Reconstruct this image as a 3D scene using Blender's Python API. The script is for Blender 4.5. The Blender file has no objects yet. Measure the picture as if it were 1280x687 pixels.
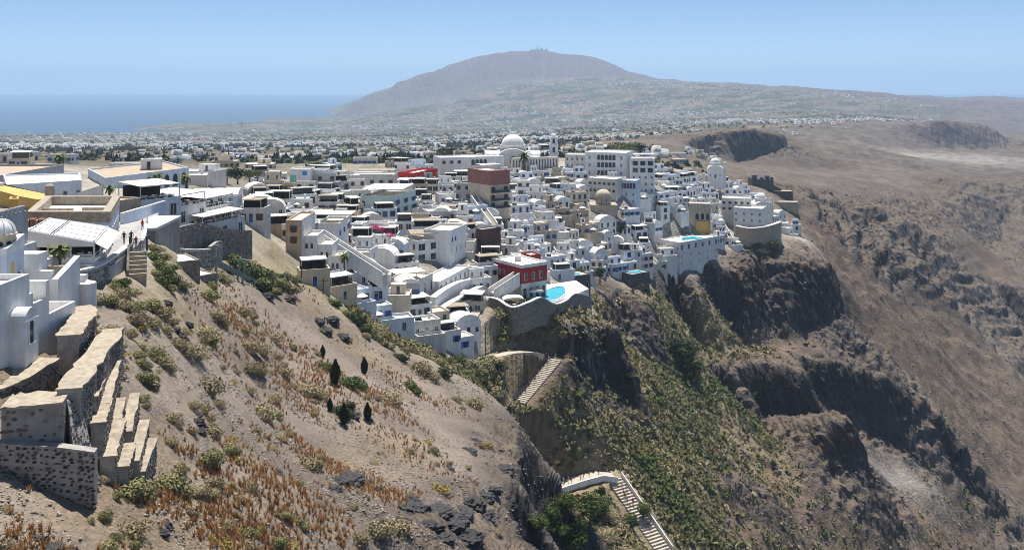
import bpy, bmesh, math, random
import numpy as np
from mathutils import Vector, Matrix
from mathutils.geometry import delaunay_2d_cdt

R = math.radians
scene = bpy.context.scene
COL = scene.collection
# ------------------------------------------------------------------ camera
F = 1146.0; HY = 108.0; CXP = 640.0      # focal length, horizon row and centre column of the 1280 px picture
cam_d = bpy.data.cameras.new('camera'); cam = bpy.data.objects.new('camera', cam_d); COL.objects.link(cam)
cam.location = (0, 0, 0); cam.rotation_euler = (R(90), 0, 0)
cam_d.sensor_width = 36.0; cam_d.lens = 36.0 * F / 1280.0
cam_d.shift_y = -(343.5 - HY) / 1280.0
cam_d.clip_start = 0.5; cam_d.clip_end = 120000
scene.camera = cam
# ------------------------------------------------------------------ light
SUN_EL, SUN_AZ = 71.0, -4.0             # azimuth from straight ahead, negative = left
sv = Vector((math.cos(R(SUN_EL)) * math.sin(R(SUN_AZ)), math.cos(R(SUN_EL)) * math.cos(R(SUN_AZ)), math.sin(R(SUN_EL))))
world = bpy.data.worlds.new('World'); scene.world = world; world.use_nodes = True
wn = world.node_tree; wn.nodes.clear()
sky = wn.nodes.new('ShaderNodeTexSky'); sky.sky_type = 'NISHITA'; sky.sun_disc = False
sky.sun_elevation = R(SUN_EL); sky.sun_rotation = R(SUN_AZ)
sky.altitude = 800; sky.air_density = 0.6; sky.dust_density = 0.0; sky.ozone_density = 5.0
bg = wn.nodes.new('ShaderNodeBackground'); bg.inputs['Strength'].default_value = 0.08
wo = wn.nodes.new('ShaderNodeOutputWorld')
wn.links.new(sky.outputs[0], bg.inputs[0]); wn.links.new(bg.outputs[0], wo.inputs[0])
sun_d = bpy.data.lights.new('sun', 'SUN'); sun_d.energy = 4.6; sun_d.angle = R(0.53); sun_d.color = (1.0, 0.97, 0.925)
sun = bpy.data.objects.new('sun', sun_d); COL.objects.link(sun)
sun.rotation_euler = (-sv).to_track_quat('-Z', 'Y').to_euler(); sun.location = sv * 400
vs = scene.view_settings
vs.view_transform = 'Standard'; vs.look = 'None'; vs.gamma = 1.0; vs.use_curve_mapping = False
vs.exposure = 0.6
scene.cycles.use_denoising = True; scene.cycles.pixel_filter_type = 'BLACKMAN_HARRIS'; scene.cycles.filter_width = 0.95
scene.cycles.max_bounces = 6; scene.cycles.diffuse_bounces = 3; scene.cycles.volume_bounces = 1
scene.cycles.transparent_max_bounces = 6
# ------------------------------------------------------------------ helpers
rng = np.random.default_rng(7)
rnd = random.Random(11)

def P(px, py, Y):
    return Vector(((px - CXP) / F * Y, Y, -(py - HY) / F * Y))

def pix(v):
    return (CXP + v[0] / v[1] * F, HY - v[2] / v[1] * F)

def tag(o, label=None, cat=None, group=None, kind=None):
    if label: o['label'] = label
    if cat: o['category'] = cat
    if group: o['group'] = group
    if kind: o['kind'] = kind
    return o

def empty(name, loc, rz=0.0, label=None, cat=None, group=None):
    o = bpy.data.objects.new(name, None); COL.objects.link(o)
    o.location = loc; o.rotation_euler = (0, 0, rz); o.empty_display_size = 0.3
    return tag(o, label, cat, group)

def link_mesh(name, me, parent=None, loc=None, rz=0.0):
    o = bpy.data.objects.new(name, me); COL.objects.link(o)
    if parent is not None: o.parent = parent
    if loc is not None: o.location = loc
    if rz: o.rotation_euler = (0, 0, rz)
    return o

def np_mesh(name, verts, faces, mats, mat_idx=None, smooth=False):
    """faces: (n,3) or (n,4) int array"""
    me = bpy.data.meshes.new(name)
    verts = np.asarray(verts, dtype=np.float32); faces = np.asarray(faces, dtype=np.int32)
    n, k = faces.shape
    me.vertices.add(len(verts)); me.vertices.foreach_set('co', verts.ravel())
    me.loops.add(n * k); me.loops.foreach_set('vertex_index', faces.ravel())
    me.polygons.add(n)
    me.polygons.foreach_set('loop_start', np.arange(0, n * k, k, dtype=np.int32))
    me.polygons.foreach_set('loop_total', np.full(n, k, dtype=np.int32))
    if mat_idx is not None: me.polygons.foreach_set('material_index', np.asarray(mat_idx, dtype=np.int32))
    if smooth: me.polygons.foreach_set('use_smooth', np.ones(n, dtype=bool))
    for m in (mats if isinstance(mats, (list, tuple)) else [mats]): me.materials.append(m)
    me.update(calc_edges=True)
    return me

class MB:
    """collects faces of one part"""
    def __init__(s): s.v = []; s.f = []; s.m = []
    def add(s, vs_, fs, mi=0):
        b = len(s.v); s.v += [tuple(p) for p in vs_]
        for f in fs: s.f.append(tuple(b + i for i in f)); s.m.append(mi)
    def box(s, x0, x1, y0, y1, z0, z1, mi=0, bottom=True):
        v = [(x0,y0,z0),(x1,y0,z0),(x1,y1,z0),(x0,y1,z0),(x0,y0,z1),(x1,y0,z1),(x1,y1,z1),(x0,y1,z1)]
        f = [(0,1,5,4),(1,2,6,5),(2,3,7,6),(3,0,4,7),(4,5,6,7)]
        if bottom: f.append((3,2,1,0))
        s.add(v, f, mi)
    def prism(s, pts, z0, z1, mi=0, top_mi=None):
        """vertical prism over a counter-clockwise outline; z0, z1 numbers or lists"""
        n = len(pts)
        a = z0 if isinstance(z0, (list, tuple)) else [z0] * n
        b = z1 if isinstance(z1, (list, tuple)) else [z1] * n
        v = [(p[0], p[1], a[i]) for i, p in enumerate(pts)] + [(p[0], p[1], b[i]) for i, p in enumerate(pts)]
        s.add(v, [(i, (i+1) % n, n+(i+1) % n, n+i) for i in range(n)] + [tuple(reversed(range(n)))], mi)
        s.add([v[n+i] for i in range(n)], [tuple(range(n))], mi if top_mi is None else top_mi)
    def tube(s, a, b, r0, r1=None, n=6, mi=0, caps=True):
        a = Vector(a); b = Vector(b); r1 = r0 if r1 is None else r1
        d = (b - a); d = d.normalized() if d.length > 1e-9 else Vector((0,0,1))
        u = d.orthogonal().normalized(); w = d.cross(u)
        v = []
        for c, r in ((a, r0), (b, r1)):
            for i in range(n):
                t = 2*math.pi*i/n
                v.append(c + (u*math.cos(t) + w*math.sin(t))*r)
        f = [(i, (i+1) % n, n+(i+1) % n, n+i) for i in range(n)]
        if caps: f += [tuple(reversed(range(n))), tuple(range(n, 2*n))]
        s.add(v, f, mi)
    def beam(s, a, b, w, h, mi=0):
        """box of section w x h running from a to b (centre line)"""
        a = Vector(a); b = Vector(b); d = (b-a).normalized()
        u = d.cross(Vector((0,0,1)))
        u = u.normalized() if u.length > 1e-6 else Vector((1,0,0))
        n = u.cross(d)
        v = [c + u*sx*w/2 + n*sz*h/2 for c in (a, b) for sx, sz in ((-1,-1),(1,-1),(1,1),(-1,1))]
        s.add(v, [(0,1,2,3),(7,6,5,4),(0,4,5,1),(1,5,6,2),(2,6,7,3),(3,7,4,0)], mi)
    def lathe(s, c, prof, n=20, mi=0, a0=0.0, a1=2*math.pi):
        """prof: list of (r, z); full turn closes"""
        full = abs(a1-a0-2*math.pi) < 1e-6
        m = n if full else n+1
        v = []
        for r, z in prof:
            for i in range(m):
                t = a0+(a1-a0)*i/n
                v.append((c[0]+r*math.cos(t), c[1]+r*math.sin(t), c[2]+z))
        f = []
        for j in range(len(prof)-1):
            for i in range(n):
                k = (i+1) % m if full else i+1
                f.append((j*m+i, j*m+k, (j+1)*m+k, (j+1)*m+i))
        s.add(v, f, mi)
    def vault(s, x0, x1, y0, y1, z, h, n=10, mi=0, along='y'):
        """half-round roof over the rectangle, running along an axis"""
        v = []
        for e in (0, 1):
            for i in range(n+1):
                t = math.pi*i/n
                if along == 'y':
                    v.append(((x0+x1)/2-(x1-x0)/2*math.cos(t), (y0, y1)[e], z+h*math.sin(t)))
                else:
                    v.append(((x0, x1)[e], (y0+y1)/2-(y1-y0)/2*math.cos(t), z+h*math.sin(t)))
        f = []
        for i in range(n):
            q = (i, n+1+i, n+2+i, i+1) if along == 'y' else (i, i+1, n+2+i, n+1+i)
            f.append(tuple(q))
        a = tuple(range(n+1)); b = tuple(range(n+1, 2*n+2))
        f += [a, tuple(reversed(b))] if along == 'y' else [tuple(reversed(a)), b]
        s.add(v, f, mi)
    def mesh(s, name, mats, smooth=False):
        me = bpy.data.meshes.new(name)
        me.from_pydata(s.v, [], s.f)
        for m in (mats if isinstance(mats, (list, tuple)) else [mats]): me.materials.append(m)
        me.polygons.foreach_set('material_index', s.m)
        if smooth: me.polygons.foreach_set('use_smooth', [True]*len(s.f))
        me.update()
        return me
    def build(s, name, mats, parent=None, loc=None, rz=0.0, smooth=False):
        return link_mesh(name, s.mesh(name, mats, smooth), parent, loc, rz)

# ------------------------------------------------------------------ numpy noise
def _h(i, j, k, seed):
    n = (i*374761393 + j*668265263 + k*1274126177 + seed*974634777) & 0xffffffff
    n = ((n ^ (n >> 13)) * 1274126177) & 0xffffffff
    n = (n ^ (n >> 16)) & 0xffffffff
    return n / 4294967295.0
def vn3(x, y, z, seed=0):
    x = np.asarray(x, dtype=np.float64); y = np.asarray(y, dtype=np.float64); z = np.asarray(z, dtype=np.float64)
    i = np.floor(x).astype(np.int64); j = np.floor(y).astype(np.int64); k = np.floor(z).astype(np.int64)
    u = x-i; v = y-j; w = z-k
    u = u*u*(3-2*u); v = v*v*(3-2*v); w = w*w*(3-2*w)
    r = 0
    for a in (0, 1):
        for b in (0, 1):
            for c in (0, 1):
                r = r + _h(i+a, j+b, k+c, seed)*(u if a else 1-u)*(v if b else 1-v)*(w if c else 1-w)
    return r*2-1
def vn2(x, y, seed=0):
    x = np.asarray(x, dtype=np.float64); y = np.asarray(y, dtype=np.float64)
    i = np.floor(x).astype(np.int64); j = np.floor(y).astype(np.int64)
    u = x-i; v = y-j
    u = u*u*(3-2*u); v = v*v*(3-2*v)
    return (_h(i,j,0,seed)*(1-u)*(1-v)+_h(i+1,j,0,seed)*u*(1-v)+_h(i,j+1,0,seed)*(1-u)*v+_h(i+1,j+1,0,seed)*u*v)*2-1
def fbm2(x, y, oct=4, seed=0, gain=0.5):
    r = 0; a = 1.0; t = 0
    for o in range(oct):
        r = r + a*vn2(x*2.03**o+o*17.3, y*2.03**o-o*9.1, seed+o); t += a; a *= gain
    return r/t
def fbm3(x, y, z, oct=4, seed=0, gain=0.5, ridged=False):
    r = 0; a = 1.0; t = 0
    for o in range(oct):
        n = vn3(x*2.03**o+o*17.3, y*2.03**o-o*9.1, z*2.03**o+o*3.7, seed+o)
        if ridged: n = 1-2*np.abs(n)
        r = r + a*n; t += a; a *= gain
    return r/t

# ------------------------------------------------------------------ materials
MATS = {}
def nodes_of(m):
    m.use_nodes = True; nt = m.node_tree
    return nt, nt.nodes['Principled BSDF']
def mat(name, col, rough=0.85, var=0.12, scale=1.2, bump=0.0, bscale=8.0, metal=0.0, spec=0.3, col2=None, streak=0.0):
    """painted / plastered / stone surface: two-tone noise, fine grain, optional bump and rain streaks"""
    if name in MATS: return MATS[name]
    m = bpy.data.materials.new(name); nt, b = nodes_of(m); L = nt.links; N = nt.nodes
    tc = N.new('ShaderNodeTexCoord')
    geo = N.new('ShaderNodeNewGeometry')
    n1 = N.new('ShaderNodeTexNoise'); n1.inputs['Scale'].default_value = scale; n1.inputs['Detail'].default_value = 6; n1.inputs['Roughness'].default_value = 0.65
    L.new(geo.outputs['Position'], n1.inputs['Vector'])
    r = N.new('ShaderNodeValToRGB')
    c2 = col2 if col2 else tuple(c*(1-var*2.2) for c in col)
    r.color_ramp.elements[0].position = 0.30; r.color_ramp.elements[1].position = 0.62
    r.color_ramp.elements[0].color = (*c2, 1); r.color_ramp.elements[1].color = (*col, 1)
    L.new(n1.outputs[0], r.inputs[0])
    out = r.outputs[0]
    if streak > 0:
        mp = N.new('ShaderNodeMapping'); mp.inputs['Scale'].default_value = (1.6, 1.6, 0.12)
        L.new(geo.outputs['Position'], mp.inputs[0])
        n2 = N.new('ShaderNodeTexNoise'); n2.inputs['Scale'].default_value = 1.0; n2.inputs['Detail'].default_value = 5
        L.new(mp.outputs[0], n2.inputs['Vector'])
        r2 = N.new('ShaderNodeValToRGB'); r2.color_ramp.elements[0].position = 0.35; r2.color_ramp.elements[1].position = 0.6
        s_ = 1-streak
        r2.color_ramp.elements[0].color = (s_, s_*0.98, s_*0.94, 1); r2.color_ramp.elements[1].color = (1, 1, 1, 1)
        L.new(n2.outputs[0], r2.inputs[0])
        mx = N.new('ShaderNodeMix'); mx.data_type = 'RGBA'; mx.blend_type = 'MULTIPLY'; mx.inputs[0].default_value = 1
        L.new(out, mx.inputs[6]); L.new(r2.outputs[0], mx.inputs[7]); out = mx.outputs[2]
    L.new(out, b.inputs['Base Color'])
    b.inputs['Roughness'].default_value = rough; b.inputs['Metallic'].default_value = metal
    b.inputs['Specular IOR Level'].default_value = spec
    if bump > 0:
        n3 = N.new('ShaderNodeTexNoise'); n3.inputs['Scale'].default_value = bscale; n3.inputs['Detail'].default_value = 5
        L.new(geo.outputs['Position'], n3.inputs['Vector'])
        bp = N.new('ShaderNodeBump'); bp.inputs['Strength'].default_value = bump; bp.inputs['Distance'].default_value = 0.15
        L.new(n3.outputs[0], bp.inputs['Height']); L.new(bp.outputs[0], b.inputs['Normal'])
    MATS[name] = m
    return m
# ------------------------------------------------------------------ terrain: surveyed points (picture column, row, distance, ground type)
# types: s pale scree, r dark rock, v green slope, b brown scree, p bare plateau, u built-up, f farmland, m mountain, w pumice
TP = """
-250 560 60 s;-120 687 50 s;-40 900 40 s;300 900 48 s;640 1000 62 s;900 1100 70 s;-400 400 80 s;-700 300 90 s
0 687 54 s;100 687 56 s;300 687 75 s;500 687 95 s;0 605 63.5 s;60 598 64.5 s;130 602 66.5 s;200 640 72 s;100 650 60 s;400 640 92 s
200 560 79 s;160 480 84 s;210 500 88 s;120 420 88 s;0 430 72 s;-60 430 70 s;0 400 78 s;110 400 91 s;110 350 107 s;0 335 100 u;60 332 110 u;140 332 112 u;165 297 124 u;178 275 140 u
180 352 109 v;165 352 107 v;150 350 106.5 v;172 342 111 v;205 345 120 v;240 360 128 s;190 380 105 s;160 400 97 s;200 305 134 v;225 332 136 v;225 322 150 u;260 348 150 s;300 352 163 s;300 360 160 s
250 420 125 s;350 430 150 s;300 480 120 s;300 550 100 s;400 550 122 s;450 480 160 s;550 530 165 s;500 600 120 s;600 600 136 s;500 640 108 s;580 660 118 s
340 332 186 v;330 302 202 v;250 287 178 u;310 288 200 u;370 352 186 s;390 376 185 s;430 390 190 v;440 416 188 s;480 436 192 s;520 451 195 s;560 466 198 s;600 482 202 s;640 504 200 s
655 540 180 r;662 580 162 r;656 620 144 r;652 660 130 r;664 687 120 r;700 760 102 r;640 560 168 s;630 640 132 s;620 520 190 s
450 402 216 v;500 432 216 v;560 447 226 v;600 462 236 v;625 485 240 v
100 250 172 u;0 242 152 u;-150 245 150 u;-400 240 150 u;200 226 232 u;0 212 222 u;75 210 242 u;150 212 300 u;300 262 232 u;280 240 290 v;0 200 400 f;200 206 500 f;300 215 400 f;-300 200 400 f
0 195 800 f;300 200 800 f;100 186 1500 f;300 186 1500 f;0 179 2500 f;300 180 2500 f;0 168 4600 f;200 166.5 4850 f;380 161 5250 f;-300 170 4500 f;-300 180 2500 f;-300 190 1200 f
400 346 216 u;430 376 216 u;470 386 223 u;480 411 221 u;540 426 233 u;592 441 246 u;560 390 260 u;592 402 262 u;602 432 258 u;385 337 226 u;420 346 227 u;450 370 228 u;500 400 232 u
620 402 261 v;660 399 262 v;692 397 270 v;722 392 282 v;742 390 293 v;650 366 292 u;700 372 300 u;660 352 306 u;730 366 318 u
620 432 252 v;650 432 255 v;640 452 254 v;690 447 268 v;645 501 251 v;668 474 260 v
694 406 268 r;727 397 279 r;760 392 291 r;694 478 266 r;730 487 276.5 r;760 474 288.5 r;682 425 264 v;768 425 300 v
768 390 347 r;810 394 352 r;772 426 339 r;814 420 346 r;742 362 338 v;792 362 367 v;832 372 384 v
780 440 312 v;830 430 352 v;852 420 372 v;800 480 302 v;850 480 342 v;900 480 357 v;872 440 378 v
740 510 264 v;780 540 268 v;700 500 259 v;680 540 246 v;720 572 250 v;762 592 254 v;700 610 246 v;800 612 252 v;832 687 238 v;850 640 256 v;872 600 281 v;830 560 288 v;900 560 311 v
700 650 236 v;760 660 232 v;680 687 222 v;800 687 228 v;740 740 212 v;830 760 215 v
900 640 280 b;900 687 262 v;952 687 275 b;930 600 300 r;1000 640 312 b;1000 687 296 b;1060 687 311 b;1100 687 326 b;1150 687 352 b;1000 800 270 b;1150 800 300 b
915 468 374 r;950 458 381 r;1000 468 384 r;905 520 370 r;950 530 377 r;1005 530 380 r;940 438 402 v;900 440 397 v;990 440 408 b
845 378 414 r;880 352 430 r;930 350 437 r;985 346 447 r;1038 342 457 r;850 416 410 r;900 430 425 r;960 428 433 r;1010 416 442 r;1045 396 452 r;870 434 405 v;950 434 424 b;1000 424 432 b
960 326 461 b;1010 320 472 b;1034 326 474 b;900 334 448 b;945 322 460 r
960 552 355 v;1040 542 386 r;1012 528 357 r;1058 518 353 r;1082 600 346 r;1046 612 336 r;1020 570 345 r
1005 455 407 r;1050 460 418 r;1100 478 428 r;1150 508 438 r;1190 548 443 r;1010 504 403 r;1060 534 413 r;1120 564 422 r;1180 588 437 r
1100 592 386 w;1150 602 400 w;1200 622 416 b;1090 618 371 r;1130 642 374 r;1230 602 450 b;1262 642 440 r;1282 690 428 r;1200 690 388 b;1150 652 379 b;1300 800 380 r
1050 400 480 b;1060 360 492 b;1100 420 490 b;1150 480 486 b;1200 540 480 b;1250 600 476 b;1090 350 542 b;1150 400 560 b;1200 460 560 b;1282 540 552 b;1022 300 522 b;1010 276 542 b;1400 620 540 b;1400 700 480 b
1050 282 602 r;1100 310 602 r;1150 330 642 r;1130 372 592 b;1180 372 642 r;1200 402 622 b;1170 366 702 r;1230 358 742 r;1282 366 762 r;1180 398 690 r;1240 430 682 r;1292 434 702 r;1400 380 820 r;1400 450 760 r
1212 290 852 b;1230 342 802 b;1282 352 832 b;1380 360 900 b
1000 250 642 r;1060 255 722 r;1120 262 802 r;1150 255 902 r;1200 241 1002 r;1250 231 1102 r;1292 229 1152 r;1420 225 1250 r;1080 276 700 r;1150 302 800 r;1190 332 780 r;1200 277 932 r;1250 282 1000 r;1292 302 950 r;1420 300 1050 r
980 225 702 p;1050 236 852 p;1150 236 1002 p;950 210 902 p;900 216 752 p;1100 216 1102 p;1200 216 1252 p;1282 216 1352 p;1420 215 1450 p
1000 195 1302 p;1100 195 1502 p;1200 198 1602 w;1282 190 1702 p;1150 197 1560 w
878 173 1140 r;900 167 1150 r;940 164 1160 r;978 171 1160 r;900 165 1200 p;940 162 1215 p;980 168 1215 p;880 196 1132 r;920 206 1142 r;956 201 1150 r;981 186 1156 r;920 208 1110 p;850 176 1102 p;830 186 1002 p;1000 172 1302 p;1000 160 1502 p
1040 155 1902 p;1100 152 2002 p;1180 152 2000 r;1180 149 2102 p;1240 157 2050 r;1262 175 2050 r;1050 186 1750 p;1120 190 1800 p;1190 188 1960 r;1262 188 2000 r
1100 150 3000 f;1000 150 2500 f;900 158 2000 f;1282 180 2602 r;1000 135 4000 f;1282 150 4000 m;1282 132 5000 m;1200 128 4800 m;1150 124 4600 m;1100 112 4800 m;1040 112 4800 m;980 118 4700 f;1050 126 4200 f;1282 165 3500 m;1450 140 4500 m;1450 190 2500 r
400 196 1000 f;500 200 700 f;600 192 800 f;750 192 700 f;800 186 800 f;700 176 1500 f;800 170 1800 f;500 181 2000 f;600 166 3500 f;450 166 4000 f;750 151 4200 f;850 150 3500 f;900 136 4300 f;400 161 5000 f
420 150 5600 f;520 133 5700 f;600 120 5800 f;660 106 6000 f;720 95 6200 f;760 95 6200 f;820 102 6100 f;870 104 6000 f;950 108 5800 m;1020 112 5600 m
412 145 7000 m;440 129 7000 m;480 109 7200 m;540 85 7400 m;590 69 7600 m;612 68 7600 m;655 60.5 7800 m;672 58.5 7800 m;690 61 7800 m;740 69 7800 m;790 87 7700 m;830 98 7600 m;900 105 7600 m;960 110 7600 m
600 105 7000 m;680 98 7000 m;520 119 7000 m;760 98 7000 m
350 262 332 u;450 242 382 u;550 232 422 u;640 206 472 u;750 216 482 u;850 212 522 u;900 226 542 u;960 236 562 p;985 252 562 p
450 302 282 u;550 302 302 u;600 302 322 u;700 302 372 u;800 282 442 u;900 272 482 u;960 292 482 u;1005 297 482 u;340 290 240 u;370 290 250 u
640 378 284 r;730 350 342 u;780 350 372 u;800 346 387 u;850 338 422 u;900 312 452 u;940 302 472 u;1000 305 480 b;700 340 330 u;870 352 410 v;600 360 290 u;560 345 285 u;500 350 262 u
1030 265 600 r;1080 298 622 r;1120 288 702 r;1170 312 762 r;1100 268 702 r;1160 345 662 r;1222 310 902 r;1252 304 940 r;1270 260 1052 r;1200 262 952 r;1060 310 572 r;1092 332 574 r;1272 400 762 r;1212 382 722 r;1140 280 760 r
520 655 106 r;572 650 117 r;612 622 133 r;602 668 121 r;500 678 99 r;640 540 178 r
672 560 243 v;690 522 253 v;712 540 256 v;655 520 247 v;668 590 240 v
600 254 345 u;625 252 350 u;735 226 458 u;783 226 452 u;805 228 450 u;785 240 423 u;750 250 420 u;754 264 405 u;875 284 445 u;862 330 416 u;890 322 430 u;930 303 466 u;962 300 466 u
614 324 308 u;545 332 284 u;576 328 290 u;526 386 246 u;548 414 238 u;635 374 288 u;802 356 366 v;727 368 320 v;470 274 328 u;375 234 330 u;400 230 335 u;465 243 372 u;590 224 442 u;652 294 342 u;412 318 236 u;680 262 388 u;820 304 418 u;835 262 446 u;705 280 374 u;760 310 392 u;770 345 372 u;660 330 316 u;560 270 345 u;515 280 325 u;850 235 490 u
""".replace('\n', ';')
ZT = 'srvbpufmw'
pts3 = []; ptz = []
for e in TP.split(';'):
    e = e.split()
    if len(e) < 4: continue
    p = P(float(e[0]), float(e[1]), float(e[2])); pts3.append(p); ptz.append(ZT.index(e[3]))
def addw(x, y, z, t): pts3.append(Vector((x, y, z))); ptz.append(ZT.index(t))
for x, y, z in ((8, 70, -95), (6.5, 100, -104), (5.2, 130, -108), (5.4, 160, -106), (6.4, 190, -100), (10, 214, -94)): addw(x, y, z, 'r')
for y, z in ((60, -110), (120, -122), (180, -122)): addw(45, y, z, 'v')
addw(80, 100, -150, 'b'); addw(120, 180, -150, 'b'); addw(200, 150, -190, 'b'); addw(300, 250, -230, 'b'); addw(120, 40, -180, 'b'); addw(0, 5, -22, 's'); addw(-20, 20, -19, 's'); addw(-60, 0, -10, 's'); addw(20, 20, -45, 's')
for x, y in ((-7000, 4200), (-3000, 5600), (-1500, 7500), (-2000, 9500), (600, 10500), (4500, 9500), (8000, 8000), (-6000, 9000), (-900, 6300)): addw(x, y, -275, 'f')
addw(-4500, 2500, -200, 'f'); addw(-2500, 800, -80, 'f'); addw(-600, 100, -10, 'u'); addw(-600, -50, -5, 'u'); addw(700, 300, -262, 'b'); addw(500, 400, -250, 'b'); addw(900, 700, -262, 'r'); addw(2500, 1200, -262, 'r'); addw(4000, 3500, -120, 'm'); addw(5000, 5500, -150, 'm'); addw(700, 50, -262, 'b'); addw(300, -50, -240, 'b'); addw(0, -60, -20, 's'); addw(-200, -60, -6, 's')

A3 = np.array([tuple(p) for p in pts3]); AZ = np.eye(len(ZT))[np.array(ptz)]
_r = delaunay_2d_cdt([Vector((p.x, p.y)) for p in pts3], [], [], 0, 1e-4)
TRI = [f for f in _r[2]]; orig = [o[0] for o in _r[3]]
def raster(x0, y0, dx, nx, ny):
    H = np.full((ny, nx), np.nan); W = np.zeros((ny, nx, len(ZT)))
    for f in TRI:
        ia, ib, ic = [orig[i] for i in f]
        a, b, c = A3[ia], A3[ib], A3[ic]
        d = (b[1]-c[1])*(a[0]-c[0])+(c[0]-b[0])*(a[1]-c[1])
        if abs(d) < 1e-9: continue
        xs0 = max(0, int((min(a[0],b[0],c[0])-x0)/dx)); xs1 = min(nx-1, int((max(a[0],b[0],c[0])-x0)/dx)+1)
        ys0 = max(0, int((min(a[1],b[1],c[1])-y0)/dx)); ys1 = min(ny-1, int((max(a[1],b[1],c[1])-y0)/dx)+1)
        if xs1 < xs0 or ys1 < ys0: continue
        X, Y = np.meshgrid(x0+dx*np.arange(xs0, xs1+1), y0+dx*np.arange(ys0, ys1+1))
        l0 = ((b[1]-c[1])*(X-c[0])+(c[0]-b[0])*(Y-c[1]))/d
        l1 = ((c[1]-a[1])*(X-c[0])+(a[0]-c[0])*(Y-c[1]))/d
        l2 = 1-l0-l1
        m = (l0 > -1e-6) & (l1 > -1e-6) & (l2 > -1e-6)
        h = l0*a[2]+l1*b[2]+l2*c[2]
        s = H[ys0:ys1+1, xs0:xs1+1]; s[m] = h[m]
        w = W[ys0:ys1+1, xs0:xs1+1]
        w[m] = (l0[..., None]*AZ[ia]+l1[..., None]*AZ[ib]+l2[..., None]*AZ[ic])[m]
    H[np.isnan(H)] = -275
    return H, W
def blur(A, r, n=2):
    for _ in range(n):
        for ax in (0, 1):
            k = [(0, 0)]*A.ndim; k[ax] = (r+1, r)
            c = np.cumsum(np.pad(A, k, mode='edge'), axis=ax)
            lo = [slice(None)]*A.ndim; hi = [slice(None)]*A.ndim
            hi[ax] = slice(2*r+1, None); lo[ax] = slice(0, -(2*r+1))
            A = (c[tuple(hi)]-c[tuple(lo)])/(2*r+1)
    return A
NX0, NY0, ND, NNX, NNY = -560.0, -40.0, 1.0, 1500, 1500
Hn, Wn = raster(NX0, NY0, ND, NNX, NNY)
rk = np.clip(blur(Wn[..., 1], 3)*1.6, 0, 1)
Wn = blur(Wn, 2)
farw = np.clip((np.arange(NNY)*ND+NY0-500)/400, 0, 1)[:, None]
Hn = blur(Hn, 1)*rk + (blur(Hn, 3)*(1-farw)+blur(Hn, 9)*farw)*(1-rk)
FX0, FY0, FD, FNX, FNY = -8000.0, 300.0, 20.0, 850, 560
Hf, Wf = raster(FX0, FY0, FD, FNX, FNY)
rkf = np.clip(blur(Wf[..., 1], 1)*1.6, 0, 1)
Hf = Hf*rkf + (1-rkf)*blur(Hf, 4); Wf = blur(Wf, 2)
def bil(A, x, y, x0, y0, d):
    gx = np.clip((x-x0)/d, 0, A.shape[1]-1.001); gy = np.clip((y-y0)/d, 0, A.shape[0]-1.001)
    i = gx.astype(int); j = gy.astype(int); u = gx-i; v = gy-j
    if A.ndim == 3: u = u[..., None]; v = v[..., None]
    return A[j, i]*(1-u)*(1-v)+A[j, i+1]*u*(1-v)+A[j+1, i]*(1-u)*v+A[j+1, i+1]*u*v
def _blendw(x, y):
    e = np.minimum.reduce([x-NX0, NX0+NNX*ND-x, NY0+NNY*ND-y])
    return np.clip(e/60.0, 0, 1)
def hgt(x, y):
    x = np.asarray(x, float); y = np.asarray(y, float)
    w = _blendw(x, y)
    return bil(Hn, x, y, NX0, NY0, ND)*w+bil(Hf, x, y, FX0, FY0, FD)*(1-w)
def zon(x, y):
    w = _blendw(x, y)[..., None]
    return bil(Wn, x, y, NX0, NY0, ND)*w+bil(Wf, x, y, FX0, FY0, FD)*(1-w)
def ground(x, y): return float(hgt(np.array([x]), np.array([y]))[0])
def on_ray(px, py, y0=40.0, y1=9000.0):
    """first point of the smooth ground seen in that direction"""
    t = np.exp(np.linspace(math.log(y0), math.log(y1), 2600))
    X = (px-CXP)/F*t; Z = -(py-HY)/F*t
    d = Z-hgt(X, t)
    k = np.argmax(d < 0)
    if not d[k] < 0: return None
    a, b = (t[k-1], t[k]) if k else (t[0], t[0])
    da, db = (d[k-1], d[k]) if k else (0, -1)
    Y = a+(b-a)*da/(da-db) if k else a
    return P(px, py, Y)

# colour of each ground type
ZC = np.array([(0.27,0.225,0.180),(0.072,0.066,0.067),(0.33,0.27,0.175),(0.185,0.137,0.104),(0.175,0.142,0.115),(0.42,0.38,0.32),(0.20,0.175,0.125),(0.15,0.108,0.105),(0.38,0.345,0.30)])
PSEG = [(P(644, 502, 251), P(690, 448, 268)), (P(832, 692, 234), P(768, 598, 252)), (P(676, 616, 243), P(766, 594, 253)), (P(596, 446, 246), P(640, 440, 257)), (P(640, 440, 257), P(676, 441, 267)), (P(584, 414, 250), P(596, 446, 246)), (P(598, 384, 262), P(584, 414, 250))]
def path_damp(X, Y):
    m_ = np.ones_like(X); pz = np.zeros_like(X); best = np.full_like(X, 1e9)
    for a, b in PSEG:
        ex, ey = b.x-a.x, b.y-a.y; L2 = ex*ex+ey*ey
        t = np.clip(((X-a.x)*ex+(Y-a.y)*ey)/L2, 0, 1)
        dd = np.hypot(X-a.x-ex*t, Y-a.y-ey*t)
        nb_ = dd < best; pz = np.where(nb_, a.z+(b.z-a.z)*t, pz); best = np.minimum(best, dd)
        m_ = np.minimum(m_, np.clip((dd-3.8)/5.0, 0, 1))
    w_ = np.clip(1-(best-3.4)/4.5, 0, 1); w_ = w_*w_*(3-2*w_)
    return m_, pz-0.45, w_
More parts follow.
